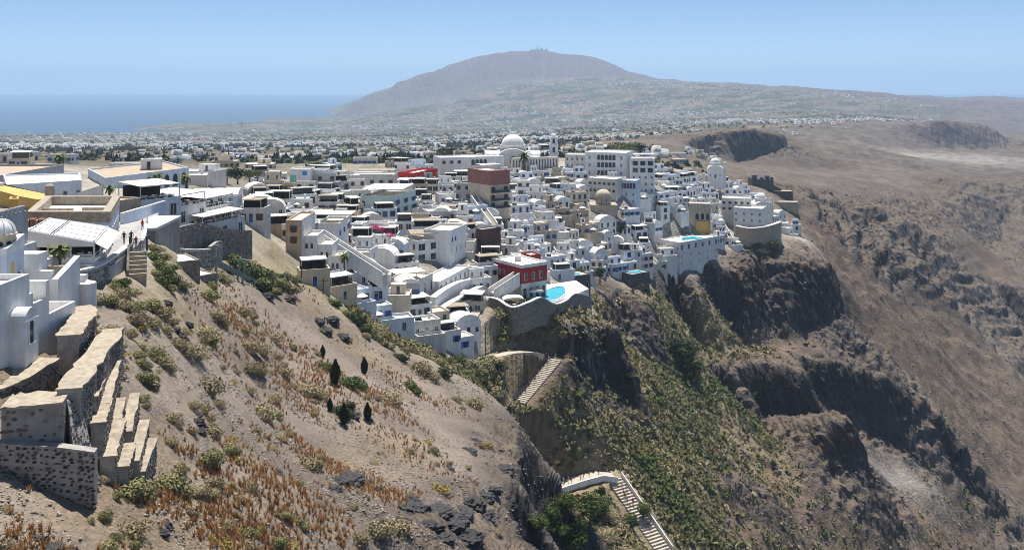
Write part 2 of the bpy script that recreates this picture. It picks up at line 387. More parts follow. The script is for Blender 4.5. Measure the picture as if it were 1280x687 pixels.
def terrain_points(X, Y):
    """heights, displaced positions and albedo for arrays of ground positions"""
    h = hgt(X, Y); W = zon(X, Y)
    dist = np.hypot(X, Y)
    e = 0.6+dist*0.002
    gx = (hgt(X+e, Y)-hgt(X-e, Y))/(2*e); gy = (hgt(X, Y+e)-hgt(X, Y-e))/(2*e)
    slope = np.hypot(gx, gy); nl = np.sqrt(1+slope**2)
    rock = np.clip(W[..., 1]*1.35+np.clip((slope-1.0)*1.1, 0, 0.9)*(1-W[..., 5])*(1-np.clip(W[..., 0]*0.8+W[..., 3]*0.95+W[..., 2]*0.5, 0, 1)), 0, 1)
    urb = W[..., 5]
    far = np.clip((dist-700)/900, 0, 1)
    # broad relief
    n1 = fbm2(X/34, Y/34, 4, 3)*2.2*(1-far)*(1-urb*0.85)*(1-W[..., 0]*0.55)
    n2 = fbm2(X/6.5, Y/6.5, 4, 9)*0.75*(1-far)*(1-urb*0.9)
    n4 = (fbm2(X/1.5, Y/1.5, 4, 19, 0.62)*0.26+np.clip(fbm2(X/0.9, Y/0.9, 3, 29)-0.2, 0, 1)*0.35)*np.clip(1.4-dist/200, 0, 1)*(1-urb)
    # gullies that run down the brown and green slopes
    gl = (W[..., 3]+0.7*W[..., 2])*(1-far)
    g = fbm2((X*0.55-Y*0.85)/16+fbm2(X/60, Y/60, 2, 5)*1.2, (X*0.85+Y*0.55)/110, 4, 14)
    n3 = -np.abs(g)*4.5*gl
    nf = fbm2(X/420, Y/420, 5, 23)*(np.clip(W[..., 7]*34, 0, 34)+W[..., 6]*10+W[..., 4]*9)*np.clip((dist-1500)/2500, 0, 1)
    nm = -np.abs(fbm2(X/260+fbm2(X/500, Y/500, 2, 1), Y/900, 4, 41))*W[..., 7]*40*np.clip((dist-4000)/2500, 0, 1)
    np_ = fbm2(X/70, Y/70, 5, 31)*4.0*(W[..., 4])*np.clip((dist-600)/300, 0, 1)
    pd, pz_, pw_ = path_damp(X, Y)
    z = h+(n1+n2+n3+n4)*pd+nf+nm+np_
    z = z*(1-pw_)+pz_*pw_
    # ledges: the far rock breaks into level benches
    st_ = 11.0; zt_ = z/st_+fbm2(X/70, Y/70, 5, 171)*1.4+(X*0.0015-Y*0.001)
    fr_ = zt_-np.floor(zt_); sm_ = np.clip((fr_-0.5)*2.6+0.5, 0, 1); sm_ = sm_*sm_*(3-2*sm_)
    wt_ = np.clip(W[..., 1]*1.3, 0, 1)*np.clip((dist-470)/160, 0, 1)*np.clip((950-dist)/200, 0, 1)*0.62
    z = z+(sm_-fr_)*st_*wt_
    # crags
    zz = z+fbm2(X/25, Y/25, 2, 77)*3
    cr = fbm3(X/15, Y/15, zz/12, 6, 51, 0.60, True)
    col = fbm3(X/2.6, Y/2.6, zz/22, 3, 61, 0.55, True)
    amp = rock*np.clip(dist/260, 0.35, 1.6)
    steep = np.clip((slope-1.1)/1.2, 0, 1)
    d = (cr*np.clip(3.0-dist*0.0022, 1.5, 3)*(1-0.62*steep)+col*(1.1+0.8*steep))*amp*pd+fbm3(X/5.5, Y/5.5, zz/3.0, 3, 58, 0.6, True)*0.9*amp*np.clip((dist-420)/200, 0, 1)
    strat = np.sin((zz+fbm2(X/40, Y/40, 3, 71)*5)*2*math.pi/7.5)
    d = d+strat*0.45*amp*np.clip((dist-350)/150, 0, 1)*np.clip(0.4+fbm2(X/30, Y/30, 3, 75)*2, 0, 1)
    amp = amp*pd
    soft = fbm3(X/4.0, Y/4.0, zz/4.0, 4, 81, 0.55, True)*0.30*(W[..., 0]*0.6+W[..., 2]*1.6+W[..., 3]*1.4)*(1-urb)*(1-far)
    soft2 = fbm3(X/8.0+3, Y/8.0, zz/6.0, 5, 85, 0.62, True)*(W[..., 3]*1.25+W[..., 2]*0.6)*np.clip((dist-250)/90, 0, 1)*(1-far)*(1-urb)*pd
    d = d+soft+soft2
    X2 = X-gx/nl*d; Y2 = Y-gy/nl*d; Z2 = z+d/nl
    # albedo
    a = (W[..., None]*ZC).sum(-2)
    rc = ZC[1]*(1+0.9*np.clip(cr, -0.6, 0.8))[..., None]
    tint = np.clip(0.5+0.9*fbm2(X/50, Y/50, 3, 91), 0, 1)[..., None]
    rc = rc*(1-0.5*tint)+np.array((0.13,0.095,0.075))*0.5*tint
    bz = vn2(zz/5.5+fbm2(X/60, Y/60, 3, 196)*1.3, X*0.004+Y*0.004, 197); bw_ = np.clip((dist-320)/80, 0, 1)
    red_ = (np.clip(bz*2.2-0.5, 0, 1)*bw_)[..., None]; gry_ = (np.clip(-bz*2.2-0.6, 0, 1)*bw_)[..., None]
    rc = rc*(1-0.65*red_)+np.array((0.125, 0.066, 0.05))*0.65*red_; rc = rc*(1-0.6*gry_)+np.array((0.20, 0.18, 0.165))*0.6*gry_      # red and grey lava beds
    rc = rc*(1-0.42*np.clip((slope-1.3)/1.2, 0, 1))[..., None]      # shade painted into the rock colour of steep faces
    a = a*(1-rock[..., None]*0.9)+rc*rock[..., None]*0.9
    sk = np.clip(fbm2(X/0.9, Y/0.9+zz*0.02, 3, 181)*2.2-0.25, 0, 1)*np.exp(-((X-21)/11)**2-((Y-276)/14)**2)*np.clip(rock*1.5, 0, 1)
    a = a*(1-0.7*sk[..., None])+np.array((0.42, 0.40, 0.38))*0.7*sk[..., None]      # lime streaks on the small cliff
    dk = np.clip(fbm2(X/16, Y/16+zz/9, 5, 191, 0.62)*2.4-0.35, 0, 1)*(W[..., 3]+W[..., 4]*0.8)*(1-rock)
    a = a*(1-0.5*dk[..., None])+np.array((0.085, 0.068, 0.06))*0.5*dk[..., None]      # lava rubble lying in the brown scree
    patch = np.clip(fbm2(X/9, Y/9, 5, 101)*1.6+0.5, 0, 1)[..., None]
    a = a*(0.80+0.34*patch)
    # green cover, dry ochre grass
    gv = np.clip(fbm2(X/14, Y/14, 5, 111, 0.6)*2.4+0.15, 0, 1)*(W[..., 2]+0.25*W[..., 3])*(1-rock)*(1-far)
    a = a*(1-0.55*gv[..., None])+np.array((0.115,0.115,0.045))*0.55*gv[..., None]
    oc = np.clip(fbm2(X/18, Y/18, 4, 121)*2.6-0.25, 0, 1)*(W[..., 0]*0.5+W[..., 2]*0.8+W[..., 3]*0.55*np.clip((520-dist)/120, 0, 1))*(1-rock)*(1-far)
    a = a*(1-0.6*oc[..., None])+np.array((0.30,0.20,0.085))*0.6*oc[..., None]
    return X2, Y2, Z2, a, W, dist, rock

def field_albedo(X, Y, W, a, dist):
    """patchwork of fields, olive groves and bare lots on the plain and the lower hills"""
    ang = 0.5
    u = (X*math.cos(ang)+Y*math.sin(ang)); v = (-X*math.sin(ang)+Y*math.cos(ang))
    u = u+fbm2(X/300, Y/300, 2, 7)*60; v = v+fbm2(X/300, Y/300, 2, 8)*60
    i = np.floor(u/130+0.25*np.floor(v/85)); j = np.floor(v/85)
    k = _h(i.astype(np.int64), j.astype(np.int64), 3, 5)
    pal = np.array([(0.085,0.09,0.055),(0.16,0.14,0.095),(0.24,0.19,0.14),(0.12,0.11,0.07),(0.28,0.21,0.15),(0.20,0.16,0.10),(0.11,0.12,0.05),(0.22,0.18,0.13)])
    c = pal[(k*7.99).astype(int)]*0.82
    eu = np.minimum(u/130+0.25*np.floor(v/85)-i, 1-(u/130+0.25*np.floor(v/85)-i))*130; ev = np.minimum(v/85-j, 1-(v/85-j))*85
    edge = np.clip(1-np.minimum(eu, ev)/7, 0, 1)
    c = c*(1-0.5*edge[..., None])+np.array((0.07,0.08,0.04))*0.5*edge[..., None]
    w = np.clip(W[..., 6]+0.45*W[..., 4]*0+0.12*W[..., 7], 0, 1)*np.clip((dist-450)/250, 0, 1)
    return a*(1-w[..., None])+c*w[..., None]

NAZ = 800
AZ0, AZ1 = R(-36), R(37)
def band(r0, r1, nr, name, mats, first=None):
    az = np.linspace(AZ0, AZ1, NAZ)
    q = np.exp(np.linspace(math.log(r0), math.log(r1), 1500))
    Rr, Aa = np.meshgrid(q, az)
    H = hgt(Rr*np.sin(Aa), Rr*np.cos(Aa))
    ds = np.sqrt(np.diff(np.log(Rr), axis=1)**2+(0.9*np.diff(H, axis=1)/Rr[:, 1:])**2)
    s = np.concatenate([np.zeros((NAZ, 1)), np.cumsum(ds, axis=1)], 1); s = s/s[:, -1:]
    s = blur(s.reshape(NAZ, -1), 6, 1) if False else s
    k = 9; pad = np.pad(s, ((k, k), (0, 0)), mode='edge'); cs = np.cumsum(np.pad(pad, ((1, 0), (0, 0))), axis=0)
    s = (cs[2*k+1:]-cs[:-(2*k+1)])/(2*k+1)
    g = np.linspace(0, 1, nr)
    rr = np.stack([np.interp(g, s[i], q) for i in range(NAZ)])
    rr[:, 0] = r0; rr[:, -1] = r1
    X = rr*np.sin(az)[:, None]; Y = rr*np.cos(az)[:, None]
    X2, Y2, Z2, a, W, dist, rock = terrain_points(X, Y)
    a = field_albedo(X, Y, W, a, dist)
    V = np.stack([X2, Y2, Z2], -1)
    du = np.gradient(V, axis=0); dv = np.gradient(V, axis=1); nn = np.cross(dv, du); nz = np.abs(nn[..., 2])/(np.linalg.norm(nn, axis=-1)+1e-9)
    led = (np.clip((nz-0.66)/0.2, 0, 1)*rock*0.85)[..., None]      # soil lies on the ledges
    a = a*(1-led)+np.array((0.225, 0.175, 0.13))*(0.8+0.35*fbm2(X/7, Y/7, 3, 33))[..., None]*led
    idx = np.arange(NAZ*nr).reshape(NAZ, nr)
    f = np.stack([idx[:-1, :-1], idx[1:, :-1], idx[1:, 1:], idx[:-1, 1:]], -1).reshape(-1, 4)[:, ::-1]
    me = np_mesh(name, np.stack([X2, Y2, Z2], -1).reshape(-1, 3), f, mats, smooth=True)
    at = me.color_attributes.new('albedo', 'FLOAT_COLOR', 'POINT')
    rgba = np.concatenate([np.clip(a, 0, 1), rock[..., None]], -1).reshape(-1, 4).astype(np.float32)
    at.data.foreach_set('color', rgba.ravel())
    rf = rock[:-1, :-1].reshape(-1); me.polygons.foreach_set('use_smooth', rf < 0.45)
    o = link_mesh(name, me); tag(o, kind='structure')
    return o

def ground_mat(name, fine, bump_d):
    m = bpy.data.materials.new(name); nt, b = nodes_of(m); L = nt.links; N = nt.nodes
    at = N.new('ShaderNodeAttribute'); at.attribute_name = 'albedo'
    geo = N.new('ShaderNodeNewGeometry')
    n1 = N.new('ShaderNodeTexNoise'); n1.inputs['Scale'].default_value = fine; n1.inputs['Detail'].default_value = 8; n1.inputs['Roughness'].default_value = 0.72
    L.new(geo.outputs['Position'], n1.inputs['Vector'])
    r = N.new('ShaderNodeValToRGB'); r.color_ramp.elements[0].position = 0.28; r.color_ramp.elements[1].position = 0.74
    r.color_ramp.elements[0].color = (0.55, 0.54, 0.53, 1); r.color_ramp.elements[1].color = (1.35, 1.32, 1.28, 1)
    L.new(n1.outputs[0], r.inputs[0])
    v = N.new('ShaderNodeTexVoronoi'); v.inputs['Scale'].default_value = fine*2.2
    L.new(geo.outputs['Position'], v.inputs['Vector'])
    mx = N.new('ShaderNodeMix'); mx.data_type = 'RGBA'; mx.blend_type = 'MULTIPLY'; mx.inputs[0].default_value = 1
    L.new(at.outputs['Color'], mx.inputs[6]); L.new(r.outputs[0], mx.inputs[7])
    L.new(mx.outputs[2], b.inputs['Base Color'])
    ad = N.new('ShaderNodeMath'); ad.operation = 'MULTIPLY_ADD'; ad.inputs[1].default_value = -0.35
    L.new(v.outputs['Distance'], ad.inputs[0]); L.new(n1.outputs[0], ad.inputs[2])
    bp = N.new('ShaderNodeBump'); bp.inputs['Strength'].default_value = 0.8; bp.inputs['Distance'].default_value = bump_d
    L.new(ad.outputs[0], bp.inputs['Height']); L.new(bp.outputs[0], b.inputs['Normal'])
    b.inputs['Roughness'].default_value = 0.95; b.inputs['Specular IOR Level'].default_value = 0.1
    return m
band(24, 236, 390, 'hillside', ground_mat('hillside_ground', 1.6, 0.35))
band(236, 1300, 600, 'caldera_slope', ground_mat('caldera_ground', 0.45, 1.3))
band(1300, 11500, 160, 'plain', ground_mat('plain_ground', 0.03, 14.0))

# sea
sm = MB(); sm.add([(-40000, 500, -250), (40000, 500, -250), (40000, 28000, -250), (-40000, 28000, -250)], [(0, 1, 2, 3)])
m = bpy.data.materials.new('sea_water'); nt, b = nodes_of(m)
b.inputs['Base Color'].default_value = (0.010, 0.045, 0.085, 1); b.inputs['Roughness'].default_value = 0.35; b.inputs['IOR'].default_value = 1.33
wv = nt.nodes.new('ShaderNodeTexNoise'); wv.inputs['Scale'].default_value = 0.02; wv.inputs['Detail'].default_value = 4
ge = nt.nodes.new('ShaderNodeNewGeometry'); nt.links.new(ge.outputs['Position'], wv.inputs['Vector'])
bp = nt.nodes.new('ShaderNodeBump'); bp.inputs['Strength'].default_value = 0.3; bp.inputs['Distance'].default_value = 3.0
nt.links.new(wv.outputs[0], bp.inputs['Height']); nt.links.new(bp.outputs[0], b.inputs['Normal'])
tag(sm.build('sea', m), kind='structure')
# haze: one closed box of even pale air around everything
HAZE_D = 9.0e-5
hz = MB(); hz.box(-42000, 42000, -3000, 30000, -300, 420)
m = bpy.data.materials.new('haze_air'); m.use_nodes = True; nt = m.node_tree; nt.nodes.clear()
pv = nt.nodes.new('ShaderNodeVolumePrincipled'); pv.inputs['Color'].default_value = (0.56, 0.77, 1.0, 1); pv.inputs['Density'].default_value = HAZE_D
pv.inputs['Anisotropy'].default_value = 0.15
om = nt.nodes.new('ShaderNodeOutputMaterial'); nt.links.new(pv.outputs[0], om.inputs['Volume'])
tag(hz.build('haze', m), kind='stuff', label='thin blue summer haze over the whole island', cat='haze')
# ------------------------------------------------------------------ building kit
M = {}
M['white'] = mat('whitewash', (0.80, 0.80, 0.79), var=0.06, scale=0.7, streak=0.12, bump=0.2, col2=(0.66, 0.65, 0.63))
M['offwhite'] = mat('offwhite_plaster', (0.70, 0.68, 0.63), var=0.08, scale=0.6, streak=0.16, bump=0.12)
M['cream'] = mat('cream_plaster', (0.66, 0.56, 0.42), var=0.08, scale=0.7, streak=0.12, bump=0.12)
M['paleblue'] = mat('pale_blue_wash', (0.62, 0.70, 0.80), var=0.06, scale=0.7, streak=0.10, bump=0.12)
M['grey'] = mat('grey_render', (0.42, 0.43, 0.44), var=0.08, scale=0.5, streak=0.16, bump=0.15)
M['tan'] = mat('tan_plaster', (0.58, 0.43, 0.30), var=0.08, scale=0.7, streak=0.12, bump=0.12)
M['beige'] = mat('beige_stone', (0.50, 0.42, 0.32), var=0.14, scale=0.9, streak=0.12, bump=0.3)
M['ochre'] = mat('ochre_plaster', (0.62, 0.38, 0.10), var=0.08, scale=0.7, streak=0.1)
M['red'] = mat('red_plaster', (0.36, 0.035, 0.03), var=0.08, scale=0.7, streak=0.1)
M['brightred'] = mat('bright_red_plaster', (0.55, 0.04, 0.03), var=0.06, scale=0.7, streak=0.08)
M['maroon'] = mat('maroon_plaster', (0.34, 0.145, 0.12), var=0.08, scale=0.7, streak=0.1)
M['darkmaroon'] = mat('dark_maroon_stone', (0.085, 0.04, 0.04), var=0.12, scale=0.9)
M['teal'] = mat('pale_teal_plaster', (0.50, 0.62, 0.62), var=0.06, scale=0.6, streak=0.1)
M['green'] = mat('mint_plaster', (0.20, 0.58, 0.44), var=0.05, scale=0.6)
M['stone'] = mat('rubble_stone', (0.30, 0.265, 0.225), var=0.2, scale=1.5, bump=0.9, bscale=2.2, col2=(0.10, 0.09, 0.085))
M['darkstone'] = mat('dark_stone', (0.13, 0.125, 0.125), var=0.2, scale=1.5, bump=0.9, bscale=2.2, col2=(0.05, 0.05, 0.052))
M['roof_white'] = mat('white_roof', (0.82, 0.80, 0.76), var=0.07, scale=0.35, col2=(0.62, 0.59, 0.54))
M['roof_cream'] = mat('cream_roof', (0.66, 0.60, 0.50), var=0.08, scale=0.4, col2=(0.46, 0.41, 0.34))
M['roof_grey'] = mat('grey_roof', (0.44, 0.43, 0.41), var=0.1, scale=0.4, col2=(0.28, 0.27, 0.25))
M['roof_tan'] = mat('tan_roof', (0.52, 0.40, 0.28), var=0.1, scale=0.4, col2=(0.36, 0.27, 0.19))
M['canopy'] = mat('cream_canvas', (0.72, 0.67, 0.56), var=0.06, scale=0.8, col2=(0.58, 0.53, 0.43))
M['canopy_white'] = mat('white_canvas', (0.82, 0.81, 0.78), var=0.04, scale=0.8)
M['reed'] = mat('reed_canopy', (0.42, 0.34, 0.23), var=0.15, scale=3.0)
M['glass'] = mat('dark_window_glass', (0.022, 0.028, 0.036), rough=0.12, var=0.25, scale=0.6, spec=0.6)
M['frame_white'] = mat('white_frame', (0.75, 0.75, 0.74), rough=0.5, var=0.04)
M['frame_blue'] = mat('blue_paint', (0.03, 0.12, 0.42), rough=0.5, var=0.08)
M['frame_brown'] = mat('brown_wood', (0.12, 0.07, 0.04), rough=0.6, var=0.12)
M['frame_green'] = mat('green_paint', (0.05, 0.22, 0.16), rough=0.5, var=0.08)
M['metal'] = mat('dark_metal', (0.06, 0.06, 0.065), rough=0.5, metal=0.3, var=0.1)
M['post'] = mat('pale_post', (0.60, 0.59, 0.56), rough=0.6, var=0.06)
M['dark'] = mat('interior_shade', (0.035, 0.03, 0.028), rough=0.9, var=0.2)  # near-black colour standing in for the shade inside rooms and openings
M['pool'] = mat('pool_water', (0.06, 0.46, 0.56), rough=0.05, var=0.12, scale=0.4, spec=0.5, bump=0.05)
M['sunblue'] = mat('bright_blue_paint', (0.04, 0.22, 0.70), rough=0.6, var=0.06)
M['wood'] = mat('bleached_wood', (0.34, 0.26, 0.18), rough=0.8, var=0.15)
WALLWORD = {'white': 'white', 'offwhite': 'off-white', 'cream': 'cream', 'paleblue': 'pale blue', 'grey': 'grey', 'tan': 'tan', 'beige': 'beige stone', 'ochre': 'ochre', 'stone': 'rubble stone', 'teal': 'pale teal'}

def ccw(pts):
    a = sum(pts[i][0]*pts[(i+1) % len(pts)][1]-pts[(i+1) % len(pts)][0]*pts[i][1] for i in range(len(pts)))
    return list(pts) if a > 0 else list(reversed(pts))
def inset(pts, d):
    n = len(pts); out = []
    for i in range(n):
        p0 = Vector(pts[i-1]); p1 = Vector(pts[i]); p2 = Vector(pts[(i+1) % n])
        e0 = (p1-p0).normalized(); e1 = (p2-p1).normalized()
        n0 = Vector((-e0.y, e0.x)); n1 = Vector((-e1.y, e1.x))
        b = n0+n1
        if b.length < 1e-6: b = n0
        b.normalize(); k = d/max(0.35, b.dot(n0))
        out.append(tuple(p1+b*k))
    return out

WCACHE = {}; PCACHE = {}; PANE_OF = {}
SUBPARTS = True      # the larger buildings carry each pane as a piece of its window
_link = link_mesh
def link_mesh(name, me, parent=None, loc=None, rz=0.0):
    o = _link(name, me, parent, loc, rz)
    if me.name in PANE_OF: _link('pane', PANE_OF[me.name], o)
    return o
def window_mesh(w, h, style):
    w = round(w*10)/10; h = round(h*10)/10
    key = (w, h, style, SUBPARTS)
    if key in WCACHE: return WCACHE[key]
    mb = MB(); t = 0.09; fm = {'blue': 'frame_blue', 'brown': 'frame_brown', 'green': 'frame_green'}.get(style.split('_')[0], 'frame_white')
    arch = style.endswith('arch')
    if arch:
        n = 8; ro = w/2; ri = w/2-t; zs = h-w/2
        o = [(-ro, 0)]+[(-ro*math.cos(math.pi*i/n), zs+ro*math.sin(math.pi*i/n)) for i in range(n+1)]+[(ro, 0)]
        q = [(-ri, 0)]+[(-ri*math.cos(math.pi*i/n), zs+ri*math.sin(math.pi*i/n)) for i in range(n+1)]+[(ri, 0)]
    else:
        o = [(-w/2, 0), (-w/2, h), (w/2, h), (w/2, 0)]; q = [(-w/2+t, 0), (-w/2+t, h-t), (w/2-t, h-t), (w/2-t, 0)]
    k = len(o); y1 = -0.10; y0 = 0.05; yp = -0.015
    v = [(x, y1, z) for x, z in o]+[(x, y1, z) for x, z in q]+[(x, y0, z) for x, z in o]+[(x, yp, z) for x, z in q]
    f = []
    for i in range(k-1):
        f += [(i, k+i, k+i+1, i+1), (i, i+1, 2*k+i+1, 2*k+i), (k+i, 3*k+i, 3*k+i+1, k+i+1)]
    mb.add(v, [tuple(reversed(x)) for x in f], 0)
    pn = MB(); pn.add([(x, yp, z) for x, z in q], [tuple(range(k))], 0); PCACHE[key] = pn.mesh('pane', M['glass'])
    if not SUBPARTS: mb.add([(x, yp, z) for x, z in q], [tuple(range(k))], 1)
    mb.box(-w/2-0.04, w/2+0.04, -0.16, y0, -0.10, 0.0, 0)
    if not arch:
        if w > 0.7: mb.box(-0.03, 0.03, -0.06, yp, 0.0, h-t, 0)
        if style in ('blue', 'brown', 'green') and h < 1.7:
            for s in (-1, 1): mb.box(s*(w/2+0.02), s*(w/2+0.02+w*0.42), -0.09, -0.02, 0.02, h-0.02, 0) if s > 0 else mb.box(-(w/2+0.02+w*0.42), -(w/2+0.02), -0.09, -0.02, 0.02, h-0.02, 0)
    me = mb.mesh('window', [M[fm], M['glass']])
    WCACHE[key] = me
    if SUBPARTS: PANE_OF[me.name] = PCACHE[key]
    return me
def door_mesh(w, h, style):
    key = ('door', w, h, style)
    if key in WCACHE: return WCACHE[key]
    mb = MB(); fm = {'blue': 'frame_blue', 'brown': 'frame_brown', 'green': 'frame_green', 'white': 'frame_white'}.get(style, 'frame_brown')
    mb.box(-w/2-0.1, -w/2, -0.10, 0.05, 0, h+0.1, 1); mb.box(w/2, w/2+0.1, -0.10, 0.05, 0, h+0.1, 1); mb.box(-w/2, w/2, -0.10, 0.05, h, h+0.1, 1)
    mb.box(-w/2, -0.01, -0.05, 0.04, 0, h, 0); mb.box(0.01, w/2, -0.05, 0.04, 0, h, 0)
    mb.box(-w/2+0.08, -0.08, -0.058, 0.03, h*0.5, h*0.9, 2); mb.box(0.08, w/2-0.08, -0.058, 0.03, h*0.5, h*0.9, 2)
    me = mb.mesh('door', [M[fm], M['frame_white'], M['glass']]); WCACHE[key] = me
    return me
def on_edge(root, p0, p1, t, z, me, name, off=0.0):
    """hang a part on the wall edge p0-p1 (outline counter-clockwise), t metres along it"""
    dx, dy = p1[0]-p0[0], p1[1]-p0[1]; L = math.hypot(dx, dy)
    x = p0[0]+dx/L*t+dy/L*off; y = p0[1]+dy/L*t-dx/L*off
    r = root.location
    return link_mesh(name, me, root, (x-r.x, y-r.y, z-r.z), math.atan2(dy, dx))
def rows(root, p0, p1, zs, n, w, h, style='white', margin=0.8, name='window', span=None):
    L = math.hypot(p1[0]-p0[0], p1[1]-p0[1])
    a, b = span if span else (margin, L-margin)
    if n < 1 or b <= a: return
    for z in zs:
        for i in range(n):
            t = (a+b)/2 if n == 1 else a+w/2+(b-a-w)*i/(n-1)
            on_edge(root, p0, p1, t, z, door_mesh(w, h, style) if name == 'door' else window_mesh(w, h, style), name)

def blk(name, label, cat, pts, zb, zt, wall='white', roof='roof_white', par=0.45, group=None, cop=None, root=None, part='wall', thick=0.3):
    """walled block with parapet over a plan outline (world x, y)"""
    pts = ccw(pts)
    cx = sum(p[0] for p in pts)/len(pts); cy = sum(p[1] for p in pts)/len(pts)
    if root is None:
        root = empty(name, (cx, cy, max(zb, ground(cx, cy)-1.0)), 0, label, cat, group)
    rx, ry, rz = root.location
    q = [(p[0]-rx, p[1]-ry) for p in pts]; n = len(q)
    mb = MB()
    z0 = zb-rz; z1 = zt-rz; z2 = z1+par
    v = [(*p, z0) for p in q]+[(*p, z2) for p in q]
    mb.add(v, [(i, (i+1) % n, n+(i+1) % n, n+i) for i in range(n)], 0)
    if par > 0:
        ins = inset(q, thick)
        w = [(*p, z2) for p in q]+[(*p, z2) for p in ins]+[(*p, z1-0.02) for p in ins]
        mb.add(w, [(i, (i+1) % n, n+(i+1) % n, n+i) for i in range(n)], 1)
        mb.add(w, [(n+i, n+(i+1) % n, 2*n+(i+1) % n, 2*n+i) for i in range(n)], 0)
    else:
        ins = q
    mb.build(part, [M[wall], M[cop or wall]], root)
    rb = MB(); rb.add([(*p, z1) for p in ins], [tuple(range(n))], 0); rb.build('roof', M[roof], root)
    root['_pts'] = 0; del root['_pts']
    return root, pts
def canopy(root, cx, cy, z, w, d, yaw, hh=2.4, matn='canopy', slope=0.0, posts=True, sag=0.0, name='canopy'):
    """shade roof on posts, world centre cx, cy, z = floor"""
    rx, ry, rz = root.location
    mb = MB()
    c, s = math.cos(yaw), math.sin(yaw)
    n = max(2, int(w/1.1))
    for i in range(n):
        x0 = -w/2+w*i/n; x1 = -w/2+w*(i+1)/n-0.07
        za = hh+slope*0.5; zb_ = hh-slope*0.5
        v = [(x0, -d/2, zb_), (x1, -d/2, zb_), (x1, d/2, za), (x0, d/2, za)]
        j = rnd.uniform(-0.03, 0.03)
        v = [(a, b, e+j) for a, b, e in v]
        v = v+[(a, b, e-0.06) for a, b, e in v]
        mb.add(v, [(0, 1, 2, 3), (7, 6, 5, 4), (0, 4, 5, 1), (1, 5, 6, 2), (2, 6, 7, 3), (3, 7, 4, 0)], 0)
    mb.beam((-w/2, -d/2, hh-slope*0.5-0.12), (w/2, -d/2, hh-slope*0.5-0.12), 0.1, 0.14, 1)
    mb.beam((-w/2, d/2, hh+slope*0.5-0.12), (w/2, d/2, hh+slope*0.5-0.12), 0.1, 0.14, 1)
    o = mb.build(name, [M[matn], M['post']], root, (cx-rx, cy-ry, z-rz), yaw)
    if posts:
        key = ('post', round(hh, 1))
        if key not in WCACHE:
            pb = MB(); pb.box(-0.07, 0.07, -0.07, 0.07, 0, hh-0.1); WCACHE[key] = pb.mesh('post', M['post'])
        for sx in (-1, 1):
            for sy in (-1, 1):
                X = sx*(w/2-0.1); Y = sy*(d/2-0.1)
                link_mesh('post', WCACHE[key], root, (cx-rx+X*c-Y*s, cy-ry+X*s+Y*c, z-rz), yaw)
    return o
def W2(px, Y): return ((px-CXP)/F*Y, Y)
def zpix(py, Y): return -(py-HY)/F*Y

TAKEN = []      # circles already built on: x, y, r
def take(pts, extra=0.5):
    cx = sum(p[0] for p in pts)/len(pts); cy = sum(p[1] for p in pts)/len(pts)
    r = max(math.hypot(p[0]-cx, p[1]-cy) for p in pts)*0.8
    TAKEN.append((cx, cy, r+extra))
def quad(pxa, Ya, pxb, Yb, depth):
    """outline from the front edge a-b (left to right) going back by depth"""
    a = Vector(W2(pxa, Ya)); b = Vector(W2(pxb, Yb)); e = (b-a).normalized(); n = Vector((-e.y, e.x))
    return [tuple(a), tuple(b), tuple(b+n*depth), tuple(a+n*depth)]

LANDMARK = []   # phrase, x, y
def lm(name, label, cat, pxa, Ya, pxb, Yb, depth, pyt, pyb, wall='white', roof='roof_white', par=0.45, phrase=None, cop=None, keep=True):
    """landmark block: front edge columns and distances, top and bottom rows read at column a"""
    pts = quad(pxa, Ya, pxb, Yb, depth)
    zt = zpix(pyt, Ya)-par; zb = min(zpix(pyb, Ya), min(ground(*p) for p in pts))-2.0
    root, pts = blk(name, label, cat, pts, zb, zt, wall, roof, par, cop=cop)
    if keep: take(pts)
    if phrase: LANDMARK.append((phrase, sum(p[0] for p in pts)/4, sum(p[1] for p in pts)/4))
    i = min(range(4), key=lambda k: math.hypot(pts[k][0]-W2(pxa, Ya)[0], pts[k][1]-W2(pxa, Ya)[1]))
    pts = pts[i:]+pts[:i]
    return root, pts, zt
def edges(p): return [(p[i], p[(i+1) % 4]) for i in range(4)]   # 0 front, 1 right, 2 back, 3 left

# ------------------------------------------------------------------ town landmarks
# tan and white hotel block above the palm
r_, p, zt = lm('guest_house', 'tall guest house with tan end wall and white side above the palm court', 'guest house', 357, 219, 377, 219, 15, 275, 340, 'tan', 'roof_cream', phrase='beside the tan guest house')
e = edges(p)
rows(r_, *e[0], [zt-2.4, zt-5.0], 1, 0.9, 1.5, 'brown'); rows(r_, *e[1], [zt-2.6, zt-6.2], 4, 0.9, 2.0, 'white')
wb = MB(); o_ = r_.location
def quadp(a, b): return a
bx_ = [(p[1][0]+0.02, p[1][1]), (p[2][0]+0.02, p[2][1])]
wb.add([(bx_[0][0]-o_.x, bx_[0][1]-o_.y+0.1, zt-o_.z-10), (bx_[1][0]-o_.x, bx_[1][1]-o_.y, zt-o_.z-10), (bx_[1][0]-o_.x, bx_[1][1]-o_.y, zt-o_.z+0.4), (bx_[0][0]-o_.x, bx_[0][1]-o_.y+0.1, zt-o_.z+0.4)], [(0, 1, 2, 3)])
wb.build('side_facing', M['white'], r_)
for k, (pa, pb_, ya, dp, top) in enumerate(((377, 396, 221, 9, 297), (396, 415, 222, 9, 308), (410, 428, 221, 7, 322))):
    q = quad(pa, ya, pb_, ya, dp); zz = zpix(top, ya)
    blk('wall', None, None, q, zz-12, zz, 'white', 'roof_cream', 0.5, root=r_, part='terrace_wall'); take(q)
    ee = edges(q); rows(r_, *ee[0], [zz-2.6], 2, 0.8, 1.4, 'white_arch')
